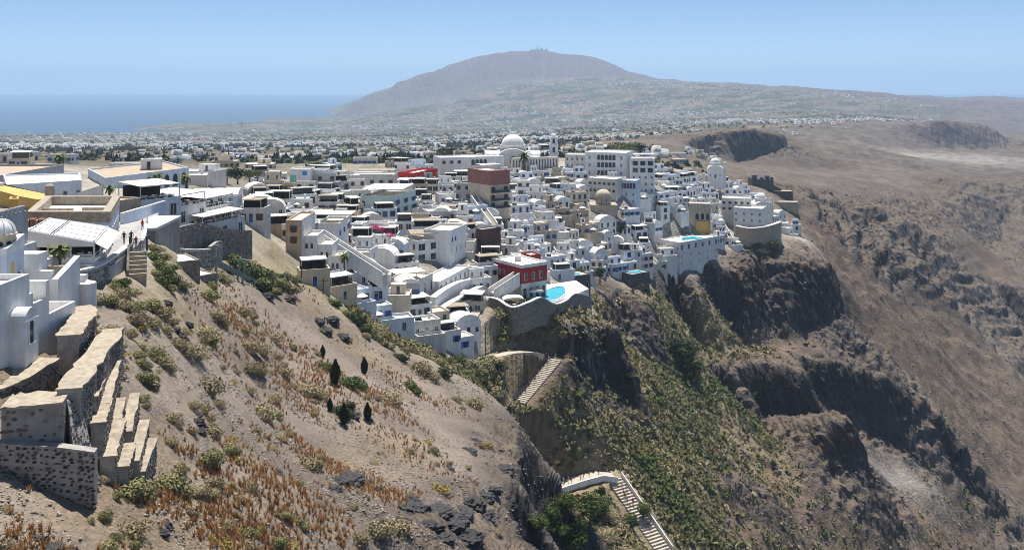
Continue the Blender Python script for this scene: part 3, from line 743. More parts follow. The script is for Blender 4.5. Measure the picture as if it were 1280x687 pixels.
# white restaurant block behind with a long open stair
r_, p, zt = lm('terrace_restaurant', 'plain white restaurant block with railed roof terrace beside the long white stairway', 'restaurant', 397, 238, 424, 238, 14, 279, 315, 'white', 'roof_cream', par=0.7, phrase='beside the long white stairway')
canopy(r_, sum(q[0] for q in p)/4, sum(q[1] for q in p)/4, zt, 11, 8, 0, 2.6, 'canopy')
e = edges(p); rows(r_, *e[1], [zt-2.5], 3, 0.9, 1.2, 'blue')
# teal building with wide canopy
r_, p, zt = lm('teal_hotel', 'pale teal hotel block with dark roof bar under a broad white canopy', 'hotel', 450, 330, 484, 326, 22, 244, 272, 'teal', 'roof_cream', par=0.5, phrase='beside the pale teal hotel')
e = edges(p); rows(r_, *e[0], [zt-3.4], 2, 1.2, 2.0, 'brown_arch'); rows(r_, *e[1], [zt-3.2, zt-6.2], 4, 1.8, 1.6, 'blue')
canopy(r_, sum(q[0] for q in p)/4, sum(q[1] for q in p)/4, zt, 15, 19, -0.1, 2.9, 'canopy_white')
# bright red building
q0 = W2(518, 405); r_, p, zt = lm('red_house', 'bright red flat-roofed house with white terrace on the ridge', 'house', 518, 405, 547, 428, 8, 216, 226, 'brightred', 'roof_white', par=1.0, phrase='beside the bright red house')
e = edges(p); rows(r_, *e[0], [zt-2.0], 5, 0.9, 1.3, 'white'); rows(r_, *e[3], [zt-2.0], 1, 0.9, 1.3, 'white')
hb = [(0.25*p[0][0]+0.75*p[2][0]-3, 0.25*p[0][1]+0.75*p[2][1]-1), (0.25*p[0][0]+0.75*p[2][0]+3, 0.25*p[0][1]+0.75*p[2][1]+2)]
# long white wing with arched windows, gabled chapel behind
r_, p, zt = lm('arched_wing', 'long low white building with arched windows left of the cathedral dome', 'building', 550, 440, 630, 450, 14, 197, 222, 'white', 'roof_white', phrase='below the long white arched wing')
e = edges(p); rows(r_, *e[0], [zt-3.6], 4, 1.9, 2.9, 'white_arch', span=(15.5, 23.5)); rows(r_, *e[0], [zt-2.6], 3, 0.9, 1.4, 'brown', span=(1.5, 10))
# cathedral: dome on drum, cross-vaulted arms, gallery wall, bell tower
cr = empty('cathedral', (*W2(641, 468), zpix(205, 468)), 0, 'white cathedral with big round dome on a windowed drum and arched arms', 'cathedral')
LANDMARK.append(('below the cathedral dome', *W2(641, 468)))
TAKEN.append((*W2(641, 472), 15))
s_ = 468/F
mb = MB(); mb.box(-13, 13, -7, 9, -8, 4.2); mb.build('nave', M['offwhite'], cr)
mb = MB(); mb.vault(-9, 9, -8.5, 10, 1.2, 7.2, 14, 0, 'y'); mb.box(-9, 9, -8.4, 9.9, -8, 1.2); mb.build('arm', M['white'], cr)
mb = MB(); mb.vault(-14, 14, -4.5, 6.0, 2.0, 5.0, 14, 0, 'x'); mb.build('arm', M['white'], cr)
mb = MB(); mb.lathe((0, 0.8, 0), [(6.2, 4), (6.2, 9.2), (6.6, 9.25), (6.6, 9.7), (6.0, 9.75)], 28); mb.build('drum', M['offwhite'], cr)
mb = MB(); mb.lathe((0, 0.8, 9.7), [(5.9*math.cos(R(t)), 5.4*math.sin(R(t))) for t in range(0, 91, 9)], 28); dm_ = mb.build('dome', M['roof_white'], cr, smooth=True)
mb = MB(); mb.tube((0, 0.8, 14.9), (0, 0.8, 16.6), 0.09); mb.tube((-0.5, 0.8, 16.0), (0.5, 0.8, 16.0), 0.07); mb.build('cross', M['frame_white'], dm_)
for i in range(10):
    t = R(-160+i*15.5); me = window_mesh(1.1, 2.6, 'white_arch')
    link_mesh('drum_window', me, cr, (6.22*math.cos(t), 0.8+6.22*math.sin(t), 5.6), t+math.pi/2)
link_mesh('window', window_mesh(3.0, 4.2, 'white_arch'), cr, (0, -8.52, 0.6))
for sx in (-11, 11): link_mesh('window', window_mesh(1.2, 2.4, 'white_arch'), cr, (sx, -7.02, 0.2))
bt = empty('bell_tower', (*W2(692, 474), zpix(206, 474)), 0, 'slim white bell tower with arched openings on the ridge beside the cathedral', 'bell tower')
LANDMARK.append(('below the slim bell tower', *W2(692, 474))); TAKEN.append((*W2(692, 474), 5))
for k, (w, z0, z1) in enumerate(((2.3, -8, 6.2), (2.1, 6.2, 10.6), (1.9, 10.6, 14.4))):
    mb = MB(); mb.box(-w, w, -w, w, z0, z1); mb.box(-w-0.25, w+0.25, -w-0.25, w+0.25, z1-0.35, z1+0.05); mb.build('stage', M['white'], bt)
    if k:
        for a in range(4):
            link_mesh('belfry_opening', window_mesh(1.5, 2.7, 'white_arch'), bt, ((w+0.01)*math.sin(R(90*a)), -(w+0.01)*math.cos(R(90*a)), z0+0.5), R(90*a))
mb = MB(); mb.lathe((0, 0, 14.4), [(1.6, 0), (1.5, 0.8), (1.0, 1.5), (0, 1.9)], 12); mb.build('cap', M['roof_white'], bt)
gw = empty('arcade_wall', (*W2(668, 455), zpix(209, 455)), 0, 'long cream arcade of slender columns running from the cathedral to the bell tower', 'arcade')
mb = MB(); mb.beam((-11.5, -2, 4.2), (12, 8, 4.2), 1.6, 1.0); mb.build('entablature', M['offwhite'], gw)
mb = MB(); mb.beam((-11.5, -1, -2), (12, 9, -2), 0.6, 12); mb.build('back_wall', M['beige'], gw)
cm = MB(); cm.box(-0.42, 0.42, -0.42, 0.42, -5, 3.7)
cmm = cm.mesh('column', M['offwhite'])
for i in range(17): link_mesh('column', cmm, gw, (-11.2+23.0*i/16, -2.0+9.8*i/16, 0), 0.4)
# big white hotel with three tiers of arches
r_, p, zt = lm('grand_hotel', 'large white hotel with three tiers of arched loggias on the ridge', 'hotel', 731, 458, 783, 452, 20, 190, 224, 'white', 'roof_white', phrase='below the large arched white hotel')
e = edges(p); L_ = math.hypot(e[0][1][0]-e[0][0][0], e[0][1][1]-e[0][0][1])
for k, z in enumerate((zt-3.3, zt-7.0, zt-10.9)):
    rows(r_, *e[0], [z], 5, 1.8, 2.7, 'white_arch', span=(6.2, 15.6)); rows(r_, *e[0], [z+0.3], 1, 1.0, 1.7, 'white', span=(1.2, 3.6)); rows(r_, *e[0], [z+0.3], 1, 1.0, 1.7, 'white', span=(17.2, 19.6))
rows(r_, *e[3], [zt-3.2, zt-6.9], 5, 1.2, 2.2, 'white')
r_, p, zt = lm('hotel_wing', 'plain white hotel wing joining the bell tower and the arched hotel', 'hotel', 706, 466, 731, 464, 12, 193, 222, 'offwhite', 'roof_white', phrase='below the plain hotel wing')
e = edges(p); rows(r_, *e[0], [zt-2.6, zt-5.8], 4, 1.0, 1.6, 'white')
r_, p, zt = lm('balcony_house', 'white three-storey house with dark balconies right of the arched hotel', 'house', 789, 450, 818, 448, 12, 198, 225, 'white', 'roof_white', phrase='below the white balcony house')
e = edges(p); rows(r_, *e[0], [zt-2.8, zt-6.2], 3, 2.4, 2.0, 'brown'); rows(r_, *e[0], [zt-9.4, zt-12.6, zt-15.8], 4, 0.9, 1.3, 'white')
canopy(r_, *[sum(q[k] for q in p)/4 for k in (0, 1)], zt, 10, 8, 0, 2.4, 'canopy_white')
# blue shuttered gallery house
r_, p, zt = lm('blue_gallery', 'low house with a long bright blue glazed gallery under a white roof', 'house', 771, 424, 795, 421, 10, 225, 236, 'sunblue' if False else 'paleblue', 'roof_white', phrase='beside the blue glazed gallery')
e = edges(p); rows(r_, *e[0], [zt-3.2], 6, 1.2, 2.4, 'blue_tall', margin=0.3); rows(r_, *e[0], [zt-6.6, zt-9.8, zt-13], 3, 0.9, 1.4, 'white')
r_, p, zt = lm('long_white_house', 'long plain white house with a row of tiny windows above the old church', 'house', 735, 424, 770, 417, 12, 222, 246, 'offwhite', 'roof_white', phrase='beside the long plain house')
e = edges(p); rows(r_, *e[0], [zt-2.4, zt-5.6], 6, 0.7, 1.1, 'brown')
# maroon and beige apartment block
r_, p, zt = lm('apartment_block', 'maroon topped apartment block with beige storeys and stacked dark balconies', 'apartment block', 585, 352, 612, 340, 9, 211, 256, 'cream', 'roof_white', phrase='beside the maroon topped block')
e = edges(p)
q = [p[0], p[1], p[2], p[3]]
ib = inset(ccw(q), -0.12); blk('wall', None, None, ib, zt-4.6, zt+0.1, 'maroon', 'roof_white', 0.6, root=r_, part='top_storey')
rows(r_, *e[1], [zt-7.4, zt-10.4, zt-13.2], 2, 1.6, 2.1, 'brown'); rows(r_, *e[1], [zt-4.1], 2, 1.6, 2.4, 'brown')
rows(r_, *e[0], [zt-3.2], 1, 1.4, 1.8, 'brown', span=(5.5, 8))
bal = MB(); L_ = math.hypot(e[1][1][0]-e[1][0][0], e[1][1][1]-e[1][0][1]); bal.box(-L_/2+0.4, L_/2-0.4, -1.3, 0.05, -0.15, 0.0); bal.box(-L_/2+0.4, L_/2-0.4, -1.3, -1.24, 0.0, 0.95, 1)
bm_ = bal.mesh('balcony', [M['white'], M['metal']])
for z in (zt-7.5, zt-10.5, zt-13.3): on_edge(r_, *e[1], L_/2, z, bm_, 'balcony')
canopy(r_, *[sum(q[k] for q in p)/4 for k in (0, 1)], zt+0.3, 8, 6, 0.4, 2.3, 'canopy_white')
# white teal blue houses on the left ridge
r_, p, zt = lm('painted_house', 'white cube house with mint green strip and bright blue square on the ridge', 'house', 362, 330, 388, 330, 8, 211, 232, 'white', 'roof_white', phrase='beside the mint and blue painted house')
gb = MB(); gb.box(0, 2.2, -0.05, 0, 0, 3.2); on_edge(r_, *edges(p)[0], 0.2, zt-5.0, gb.mesh('green_panel', M['green']), 'green_panel')
gb = MB(); gb.box(0, 1.6, -0.05, 0, 0, 1.5); on_edge(r_, *edges(p)[0], 4.6, zt-1.9, gb.mesh('blue_panel', M['sunblue']), 'blue_panel')
r_, p, zt = lm('ridge_house', 'plain white house with one small window behind flat canopies on the left ridge', 'house', 392, 335, 408, 335, 7, 212, 228, 'white', 'roof_white'); rows(r_, *edges(p)[0], [zt-2], 1, 0.9, 1.1, 'white')
r_, p, zt = lm('rounded_hotel', 'long pale hotel with pergola roof terrace behind the teal hotel', 'hotel', 438, 372, 492, 372, 14, 219, 242, 'offwhite', 'roof_white', phrase='beside the long pergola hotel')
rows(r_, *edges(p)[0], [zt-2.8], 5, 0.9, 1.3, 'brown'); canopy(r_, p[0][0]+10, p[0][1]+6, zt, 15, 8, 0, 2.3, 'reed')
# white veranda house with blue windows
r_, p, zt = lm('veranda_house', 'white house with two open verandas and dark shaded rooms behind', 'house', 521, 283, 563, 291, 10, 301, 332, 'white', 'roof_cream', phrase='beside the two-storey veranda house')
e = edges(p); rows(r_, *e[0], [zt-2.7, zt-6.0], 3, 2.6, 2.1, 'white_wide', margin=0.5); rows(r_, *e[3], [zt-2.6, zt-5.9], 2, 1.6, 2.0, 'white_wide')
canopy(r_, *[sum(q[k] for q in p)/4 for k in (0, 1)], zt, 10, 9, 0.2, 2.2, 'reed')
r_, p, zt = lm('blue_window_house', 'white house with two bright blue windows and a stepped parapet', 'house', 563, 286, 583, 300, 9, 288, 326, 'white', 'roof_cream', par=0.7, phrase='beside the blue windowed house')
e = edges(p); rows(r_, *e[0], [zt-3.0], 2, 1.0, 1.2, 'blue_sq', span=(1.2, 5.0)); rows(r_, *e[0], [zt-6.8], 4, 0.8, 1.9, 'white_arch')
# dark maroon stair wall
r_, p, zt = lm('stair_wall', 'stepped dark maroon retaining wall between white houses', 'wall', 602, 306, 626, 312, 3, 287, 322, 'darkmaroon', 'roof_grey', par=0.2)
# arched building and pale garden house lower left
r_, p, zt = lm('arched_restaurant', 'grey-white restaurant with a row of tall arched openings and canopy terrace', 'restaurant', 512, 246, 541, 262, 9, 356, 384, 'offwhite', 'roof_cream', phrase='beside the arched restaurant')
e = edges(p); rows(r_, *e[0], [zt-4.0], 4, 1.4, 2.9, 'white_arch', margin=0.6)
canopy(r_, *[sum(q[k] for q in p)/4 for k in (0, 1)], zt, 9, 7, 0.5, 2.5, 'canopy')
r_, p, zt = lm('garden_house', 'pale cream single-storey house with green doors above a small lawn', 'house', 534, 238, 562, 241, 6, 391, 414, 'cream', 'roof_cream', phrase='beside the cream garden house')
e = edges(p); rows(r_, *e[0], [zt-2.5], 2, 0.9, 2.0, 'green_tall', margin=1.0)
# red mansion above the pool terrace
r_, p, zt = lm('red_mansion', 'dark red mansion with white trim above an arcaded white base', 'mansion', 616, 296, 652, 284, 10, 322, 372, 'offwhite', 'roof_white', par=0.7, phrase='beside the dark red mansion')
e = edges(p)
ib = inset(ccw(p), -0.1); blk('wall', None, None, ib, zt-5.2, zt-0.35, 'red', 'roof_white', 0.0, root=r_, part='red_storey')
ib = inset(ccw(p), -0.3); blk('wall', None, None, ib, zt-0.3, zt+0.35, 'white', 'roof_white', 0.35, root=r_, part='cornice')
L0 = math.hypot(e[0][1][0]-e[0][0][0], e[0][1][1]-e[0][0][1]); L1 = math.hypot(e[1][1][0]-e[1][0][0], e[1][1][1]-e[1][0][1])
for t in (2.2, 4.2, 6.2, L0-1.3): on_edge(r_, *e[0], t, zt-3.6, window_mesh(0.9, 1.6, 'white'), 'window', 0.12)
for t in (1.5, 4.5, 7.5): on_edge(r_, *e[1], t, zt-4.2, window_mesh(1.1, 2.2, 'white'), 'window', 0.12)
rows(r_, *e[1], [zt-10.4], 4, 1.5, 3.8, 'white_arch', margin=0.5)
q = quad(640, 293, 658, 296, 8)
cb = MB(); cb.box(-1, 1, -1, 1, 0, 1.9); link_mesh('chimney', cb.mesh('chimney', M['offwhite']), r_, (-0.5, -0.5, zt-r_.location.z))
q = quad(658, 297, 678, 302, 8); blk('wall', None, None, q, zt-13, zt-5.5, 'offwhite', 'roof_white', 0.5, root=r_, part='arcade_wing'); take(q)
rows(r_, *edges(q)[0], [zt-10.6], 3, 1.3, 3.4, 'white_arch', margin=0.4)
q = quad(662, 306, 676, 308, 6); blk('wall', None, None, q, zt-13, zt-0.8, 'red', 'roof_white', 0.5, root=r_, part='rear_wing')
# curved stone terraces below the mansion, with the pool
def curved_wall(name, label, path, zb, zt, th=0.7, wall='grey', cop='offwhite', cat='wall'):
    """thick wall along a plan path; zb, zt per point"""
    root = empty(name, (path[0][0], path[0][1], zb[0]), 0, label, cat); r = root.location
    n = len(path); off = []
    for i in range(n):
        a = Vector(path[max(0, i-1)]); b = Vector(path[min(n-1, i+1)]); e = (b-a).normalized(); off.append(Vector((-e.y, e.x))*th/2)
    jr = random.Random(int(abs(path[0][0])*97+n)); rough = cop == 'coping'
    off2 = [o_*(1.25*jr.uniform(0.78, 1.12) if rough else 1.25) for o_ in off]; jz = [jr.uniform(-0.07, 0.05) if rough else 0 for o_ in off]
    mb = MB(); cb = MB()
    for i in range(n-1):
        p0 = Vector(path[i]); p1 = Vector(path[i+1])
        c = [p0-off[i], p1-off[i+1], p1+off[i+1], p0+off[i]]
        zz0 = [zb[i], zb[i+1], zb[i+1], zb[i]]; zz1 = [zt[i], zt[i+1], zt[i+1], zt[i]]
        v = [(c[k].x-r.x, c[k].y-r.y, zz0[k]-r.z) for k in range(4)]+[(c[k].x-r.x, c[k].y-r.y, zz1[k]-r.z) for k in range(4)]
        f = [(0, 1, 5, 4), (2, 3, 7, 6), (4, 5, 6, 7)]
        if i == 0: f.append((3, 0, 4, 7))
        if i == n-2: f.append((1, 2, 6, 5))
        mb.add(v, f)
        c = [p0-off2[i], p1-off2[i+1], p1+off2[i+1], p0+off2[i]]; jj = [jz[i], jz[i+1], jz[i+1], jz[i]]; ct = 0.12 if rough else 0.22
        v = [(c[k].x-r.x, c[k].y-r.y, zz1[k]-r.z-0.03) for k in range(4)]+[(c[k].x-r.x, c[k].y-r.y, zz1[k]-r.z+ct+jj[k]) for k in range(4)]
        cb.add(v, f[:3]+[(3, 2, 1, 0)]+f[3:])
    mb.build('masonry', M[wall], root)
    if cop: cb.build('coping', M[cop], root)
    return root
def smooth_path(pts, n=6):
    """Catmull-Rom through (a, b, c...) tuples"""
    out = []
    for i in range(len(pts)-1):
        p0 = np.array(pts[max(0, i-1)]); p1 = np.array(pts[i]); p2 = np.array(pts[i+1]); p3 = np.array(pts[min(len(pts)-1, i+2)])
        for k in range(n):
            t = k/n
            out.append(0.5*((2*p1)+(-p0+p2)*t+(2*p0-5*p1+4*p2-p3)*t*t+(-p0+3*p1-3*p2+p3)*t**3))
    out.append(np.array(pts[-1], dtype=float)); return out
def wall_px(name, label, pts, hpx, th=0.7, wall='grey', cop='offwhite', n=6, sink=3.0, cat='wall'):
    """pts: (column, row of the top, distance); hpx: visible height in rows"""
    s = smooth_path(pts, n)
    path = [W2(q[0], q[2]) for q in s]; zt = [zpix(q[1], q[2]) for q in s]
    zb = [min(zpix(q[1]+hpx, q[2]), ground(*W2(q[0], q[2])))-sink for q in s]
    return curved_wall(name, label, path, zb, zt, th, wall, cop, cat)
wall_px('terrace_wall', 'wavy grey terrace wall with white coping under the pool terrace', [(605, 371, 276), (622, 374, 270), (640, 384, 266), (660, 378, 268), (676, 372, 272), (692, 380, 278), (706, 376, 284), (718, 367, 290), (738, 371, 300)], 22, 0.9, 'stone', 'white')
wall_px('low_terrace_wall', 'low white capped wall curving below the wavy terrace wall', [(648, 399, 272), (660, 390, 274), (676, 386, 278), (690, 384, 283), (705, 383, 289)], 8, 0.6, 'stone', 'white')
tb = MB(); tp = [(608, 372, 278), (640, 384, 269), (676, 374, 274), (700, 378, 283), (736, 372, 299), (720, 360, 312), (676, 356, 304), (630, 362, 300)]
tr = empty('pool_terrace', (*W2(660, 285), zpix(372, 285)), 0, 'pale paved terrace with blue kidney pool below the red mansion', 'terrace'); TAKEN.append((*W2(668, 292), 13))
zt_ = zpix(372, 285)-0.3
tb.prism(ccw([tuple(np.array(W2(a, c))-np.array(tr.location[:2])) for a, b, c in tp]), -14, -0.3); tb.build('paving', M['offwhite'], tr)
pl = smooth_path([(664, 0, 286), (680, 0, 281), (694, 0, 283), (706, 0, 291), (704, 0, 301), (692, 0, 300), (678, 0, 293), (664, 0, 286)], 5)[:-1]
pw = ccw([tuple(np.array(W2(q[0], q[2]))-np.array(tr.location[:2])) for q in pl])
pb_ = MB(); pb_.add([(*q, -0.18) for q in pw], [tuple(range(len(pw)))]); pb_.build('pool_water', M['pool'], tr)
ins = inset(pw, -0.5); n_ = len(pw); cb = MB()
cb.add([(*q, -0.02) for q in pw]+[(*q, -0.02) for q in ins]+[(*q, -0.28) for q in pw]+[(*q, -0.32) for q in ins], [((i+1) % n_, i, n_+i, n_+(i+1) % n_) for i in range(n_)]+[(i, (i+1) % n_, 2*n_+(i+1) % n_, 2*n_+i) for i in range(n_)]+[((i+1) % n_+n_, i+n_, 3*n_+i, 3*n_+(i+1) % n_) for i in range(n_)])
cb.build('pool_coping', M['white'], tr)
for k, (px_, Y_, w_, d_) in enumerate(((641, 276, 6.5, 4.2), (670, 286, 4.5, 3.5))):
    c_ = W2(px_, Y_); rr_ = empty('sun_shade', (c_[0], c_[1], zt_), 0.2, ['wide curved beige sun shade over the terrace edge', 'small beige sun shade beside the kidney pool'][k], 'sun shade')
    mb = MB(); mb.vault(-w_/2, w_/2, -d_/2, d_/2, 2.2, 0.7, 8, 0, 'y'); mb.build('shade_cloth', M['canopy'], rr_)
    ps = MB(); ps.box(-0.06, 0.06, -0.06, 0.06, 0, 2.25); pm_ = ps.mesh('post', M['metal'])
    for sx in (-1, 1):
        for sy in (-1, 1): link_mesh('post', pm_, rr_, (sx*(w_/2-0.1), sy*(d_/2-0.1), 0))
LANDMARK.append(('behind the kidney pool terrace', *W2(690, 310)))
# old domed church in brown stone
ch = empty('old_church', (*W2(754, 408), zpix(258, 408)), 0, 'old sand-brown church with ribbed dome on an eight-sided drum', 'church'); LANDMARK.append(('beside the brown domed church', *W2(754, 408))); TAKEN.append((*W2(754, 410), 8))
mb = MB(); mb.box(-6, 6, -4, 6, -7, 1.2); mb.build('nave', M['beige'], ch)
mb = MB(); mb.lathe((0, 0, 0), [(3.4, 1.0), (3.4, 4.4), (3.7, 4.45), (3.7, 4.8), (3.3, 4.85)], 8); mb.build('drum', M['beige'], ch)
mb = MB(); mb.lathe((0, 0, 4.8), [(3.4*math.cos(R(t)), 2.9*math.sin(R(t))) for t in range(0, 91, 10)], 16); mb.build('dome', M['cream'], ch)
for i in range(5):
    t = R(-157.5+i*45); link_mesh('drum_window', window_mesh(0.8, 2.0, 'white_arch'), ch, (3.17*math.cos(t), 3.17*math.sin(t), 1.9), t+math.pi/2)
# white chapels with domes on the right
def chapel(px_, py_, Y_, w, label, bell, phrase=None, wall='white'):
    ro = empty('chapel', (*W2(px_, Y_), zpix(py_, Y_)), rnd.uniform(-0.3, 0.3), label, 'chapel'); TAKEN.append((*W2(px_, Y_), w*0.7))
    if phrase: LANDMARK.append((phrase, *W2(px_, Y_)))
    mb = MB(); mb.box(-w/2, w/2, -w*0.45, w*0.6, -6, w*0.55); mb.build('wall', M[wall], ro)
    mb = MB(); mb.vault(-w/2, w/2, -w*0.46, w*0.61, w*0.55, w*0.30, 10, 0, 'y'); mb.build('vault_roof', M[wall], ro, smooth=False)
    mb = MB(); mb.lathe((0, 0.3, w*0.6), [(w*0.33, 0), (w*0.33, w*0.34), (w*0.36, w*0.35), (w*0.36, w*0.40), (w*0.31, w*0.41)]+[(w*0.31*math.cos(R(t)), w*0.41+w*0.29*math.sin(R(t))) for t in range(15, 91, 15)], 16); mb.build('dome', M['roof_white'], ro, smooth=False)
    link_mesh('door', door_mesh(1.0, 2.1, 'blue'), ro, (0, -w*0.45, 0))
    for sx in (-0.3, 0.3): link_mesh('window', window_mesh(0.6, 1.1, 'white_arch'), ro, (sx*w, -w*0.45, 1.2))
    if bell:
        mb = MB(); x = w*0.62
        mb.box(x-0.8, x+0.8, -0.8, 0.8, -6, w*0.75)
        for k in range(2):
            mb.box(x-0.75+k*1.1, x-0.35+k*1.1, -0.5, 0.5, w*0.75, w*0.75+1.5)
        mb.box(x-0.8, x+0.8, -0.55, 0.55, w*0.75+1.5, w*0.75+2.0); mb.lathe((x, 0, w*0.75+2.0), [(0.6, 0), (0.4, 0.5), (0, 0.75)], 8)
        mb.build('belfry', M[wall], ro)
    return ro
chapel(894, 222, 512, 8.5, 'white chapel with round dome and side belfry on the town ridge', True, 'beside the domed ridge chapel')
chapel(951, 268, 498, 9.0, 'white church with tall dome and lantern below the ruined dark tower', True, 'beside the domed cliff church')
chapel(657, 290, 345, 3.6, 'tiny white chapel with tiered bell gable among beige cave houses', True)
r_, p, zt = lm('fort_house', 'white two-storey house standing on a high curved grey stone bastion', 'house', 917, 470, 953, 464, 12, 259, 300, 'white', 'roof_white', phrase='beside the white bastion house')
e = edges(p); rows(r_, *e[0], [zt-3.2, zt-6.4], 4, 0.9, 1.3, 'white'); rows(r_, *e[3], [zt-3.2, zt-6.4], 2, 0.9, 1.3, 'white')
wall_px('bastion', 'high curved grey stone bastion carrying the white house', [(920, 282, 466), (935, 285, 462), (952, 284, 461), (968, 280, 464), (975, 277, 470)], 22, 1.6, 'beige', 'white', sink=6)
TAKEN.append((*W2(947, 468), 9))
r_, p, zt = lm('cream_terrace_house', 'cream two-storey house with small windows beside the domed cliff church', 'house', 902, 480, 938, 476, 10, 247, 275, 'offwhite', 'roof_white'); rows(r_, *edges(p)[0], [zt-2.6, zt-5.6], 5, 0.8, 1.2, 'brown')
r_, p, zt = lm('arcade_house', 'brown stone house with a honey yellow arcade of three arches', 'house', 861, 446, 888, 444, 9, 254, 280, 'beige', 'roof_white', phrase='beside the honey yellow arcade'); rows(r_, *edges(p)[0], [zt-7.4], 3, 1.9, 3.2, 'white_arch', span=(3.0, 10)); 
yb = MB(); yb.box(-6.2, 0, -0.9, 0, -8, 0); on_edge(r_, *edges(p)[0], 9.8, zt-8.0, yb.mesh('yellow_base', M['ochre']), 'yellow_base')
# ruined square tower and long shed
tw = empty('ruined_tower', (*W2(951, 566), zpix(240, 566)), 0.0, 'ruined dark square stone tower with broken battlements at the town edge', 'tower'); LANDMARK.append(('below the ruined dark tower', *W2(951, 566)))
mb = MB(); mb.prism([(-6.6, -5), (6.4, -5.4), (6.8, 5), (-6.4, 5.2)], -8, [8.6, 8.0, 8.4, 9.0]); mb.build('keep', M['darkstone'], tw)
for x0, x1, h in ((-6.5, -3.6, 2.3), (-1.6, 0.4, 0.9), (1.6, 4.0, 1.9), (4.9, 6.3, 1.0)):
    mb = MB(); mb.box(x0, x1, -4.9, -2.9, 7.8, 8.6+h); mb.build('battlement', M['darkstone'], tw)
mb = MB(); mb.prism([(6.7, -4), (11.5, -4), (11.5, 4), (6.7, 4)], -8, [4.6, 2.6, 2.6, 4.6]); mb.build('side_wall', M['darkstone'], tw)
r_, p, zt = lm('long_shed', 'long low stone shed with flat tan roof past the ruined tower', 'shed', 966, 560, 991, 560, 6, 239, 248, 'darkstone', 'roof_tan', par=0.0)
r_, p, zt = lm('terrace_platform', 'bare pale terrace platform on the cliff edge below the ruined tower', 'terrace', 968, 545, 998, 543, 7, 252, 256, 'beige', 'roof_cream', par=0.3)
# pool hotel on the right
r_, p, zt = lm('pool_hotel', 'white hotel with turquoise pool on its terrace and tall sloping retaining wall', 'hotel', 850, 418, 897, 436, 12, 303, 325, 'white', 'roof_white', phrase='beside the turquoise pool hotel')
rows(r_, *edges(p)[0], [zt-3.0], 6, 1.0, 2.0, 'blue_tall'); rows(r_, *edges(p)[0], [zt-6.4, zt-9.6], 5, 0.8, 1.1, 'white'); rows(r_, *edges(p)[3], [zt-3.0, zt-6.4], 3, 0.9, 1.3, 'white')
cx_, cy_ = [sum(q[k] for q in p)/4 for k in (0, 1)]
pb_ = MB(); pb_.prism([(-6, -3.2), (7.5, -3.2), (5, 4.2), (-1.5, 3.4)], 0.0, 0.12); o_ = pb_.build('pool_water', M['pool'], r_, (cx_-r_.location.x, cy_-r_.location.y, zt+0.05-r_.location.z), 0.35)
r_, p, zt = lm('lower_pool_terrace', 'dark stone terrace with small turquoise pool under the stepped white hotel', 'terrace', 790, 366, 812, 372, 7, 343, 356, 'darkstone', 'roof_grey', par=0.2); pb_ = MB(); pb_.box(-3, 3, -1.6, 1.6, 0, 0.1); pb_.build('pool_water', M['pool'], r_, (0, 0, zt+0.05-r_.location.z), 0.25)
r_, p, zt = lm('pool_house', 'dark stone terrace house with a little blue plunge pool and stone arch', 'terrace house', 716, 322, 738, 326, 7, 345, 366, 'darkstone', 'roof_cream', par=0.3); pb_ = MB(); pb_.box(-2.6, 1.4, -1.4, 1.6, 0, 0.1); pb_.build('pool_water', M['pool'], r_, (0, 0, zt+0.05-r_.location.z)); rows(r_, *edges(p)[0], [zt-4], 2, 1.2, 2.0, 'white_arch')
# curved white terrace rows of the lower hotel
for k, (dy, pts_) in enumerate(((0, [(541, 372, 252), (556, 361, 262), (574, 352, 274), (590, 349, 284), (606, 346, 292)]), (1, [(548, 388, 250), (563, 378, 258), (578, 370, 266), (592, 362, 276), (604, 356, 284)]), (2, [(566, 396, 252), (576, 386, 258), (588, 376, 264), (600, 366, 273)]))):
    wall_px('terrace_balustrade', ['upper curving white terrace wall with parapet sweeping up to the mansion', 'middle curving white terrace wall of the lower hotel', 'lowest curving white wall beside the stepped lane'][k], pts_, 12, 1.6, 'white', 'white', sink=4)
r_, p, zt = lm('curved_hotel', 'long white hotel wing with dark shaded rooms behind the curving terraces', 'hotel', 549, 262, 588, 286, 7, 352, 372, 'white', 'roof_white', phrase='beside the curving white terraces'); rows(r_, *edges(p)[0], [zt-2.9], 7, 1.5, 2.3, 'white_wide', margin=0.4)
# white stair flights
def stairs(name, label, a, b, w, par_h=0.9, tread=0.45, wall='white', step='roof_cream', sides=(1, 1), sink=3.0, cat='stairway'):
    """flight of steps between two points (top or bottom first), parapet on each side"""
    a = Vector(a); b = Vector(b)
    if a.z > b.z: a, b = b, a
    d2 = Vector((b.x-a.x, b.y-a.y)); L = d2.length; e = d2/L; ang = math.atan2(e.y, e.x)
    n = max(3, int(L/tread)); root = empty(name, a, ang, label, cat)
    dz = (b.z-a.z)/n
    sm_ = MB(); sm_.box(0, L/n+0.02, -w/2, w/2, -sink, 0)
    me = sm_.mesh('step', M[step])
    for i in range(min(n, 120)): link_mesh('step', me, root, (i*L/n, 0, (i+1)*dz))
    for s in (-1, 1):
        if not sides[0 if s < 0 else 1]: continue
        pb = MB(); y0, y1 = (s*w/2, s*(w/2+0.3)) if s > 0 else (-(w/2+0.3), -w/2)
        z0 = -sink; h = b.z-a.z
        v = [(0, y0, z0), (L, y0, h+z0), (L, y1, h+z0), (0, y1, z0), (0, y0, par_h+dz), (L, y0, h+par_h+dz), (L, y1, h+par_h+dz), (0, y1, par_h+dz)]
        pb.add(v, [(0, 1, 5, 4), (1, 2, 6, 5), (2, 3, 7, 6), (3, 0, 4, 7), (4, 5, 6, 7), (3, 2, 1, 0)]); pb.build('parapet', M[wall], root)
    return root
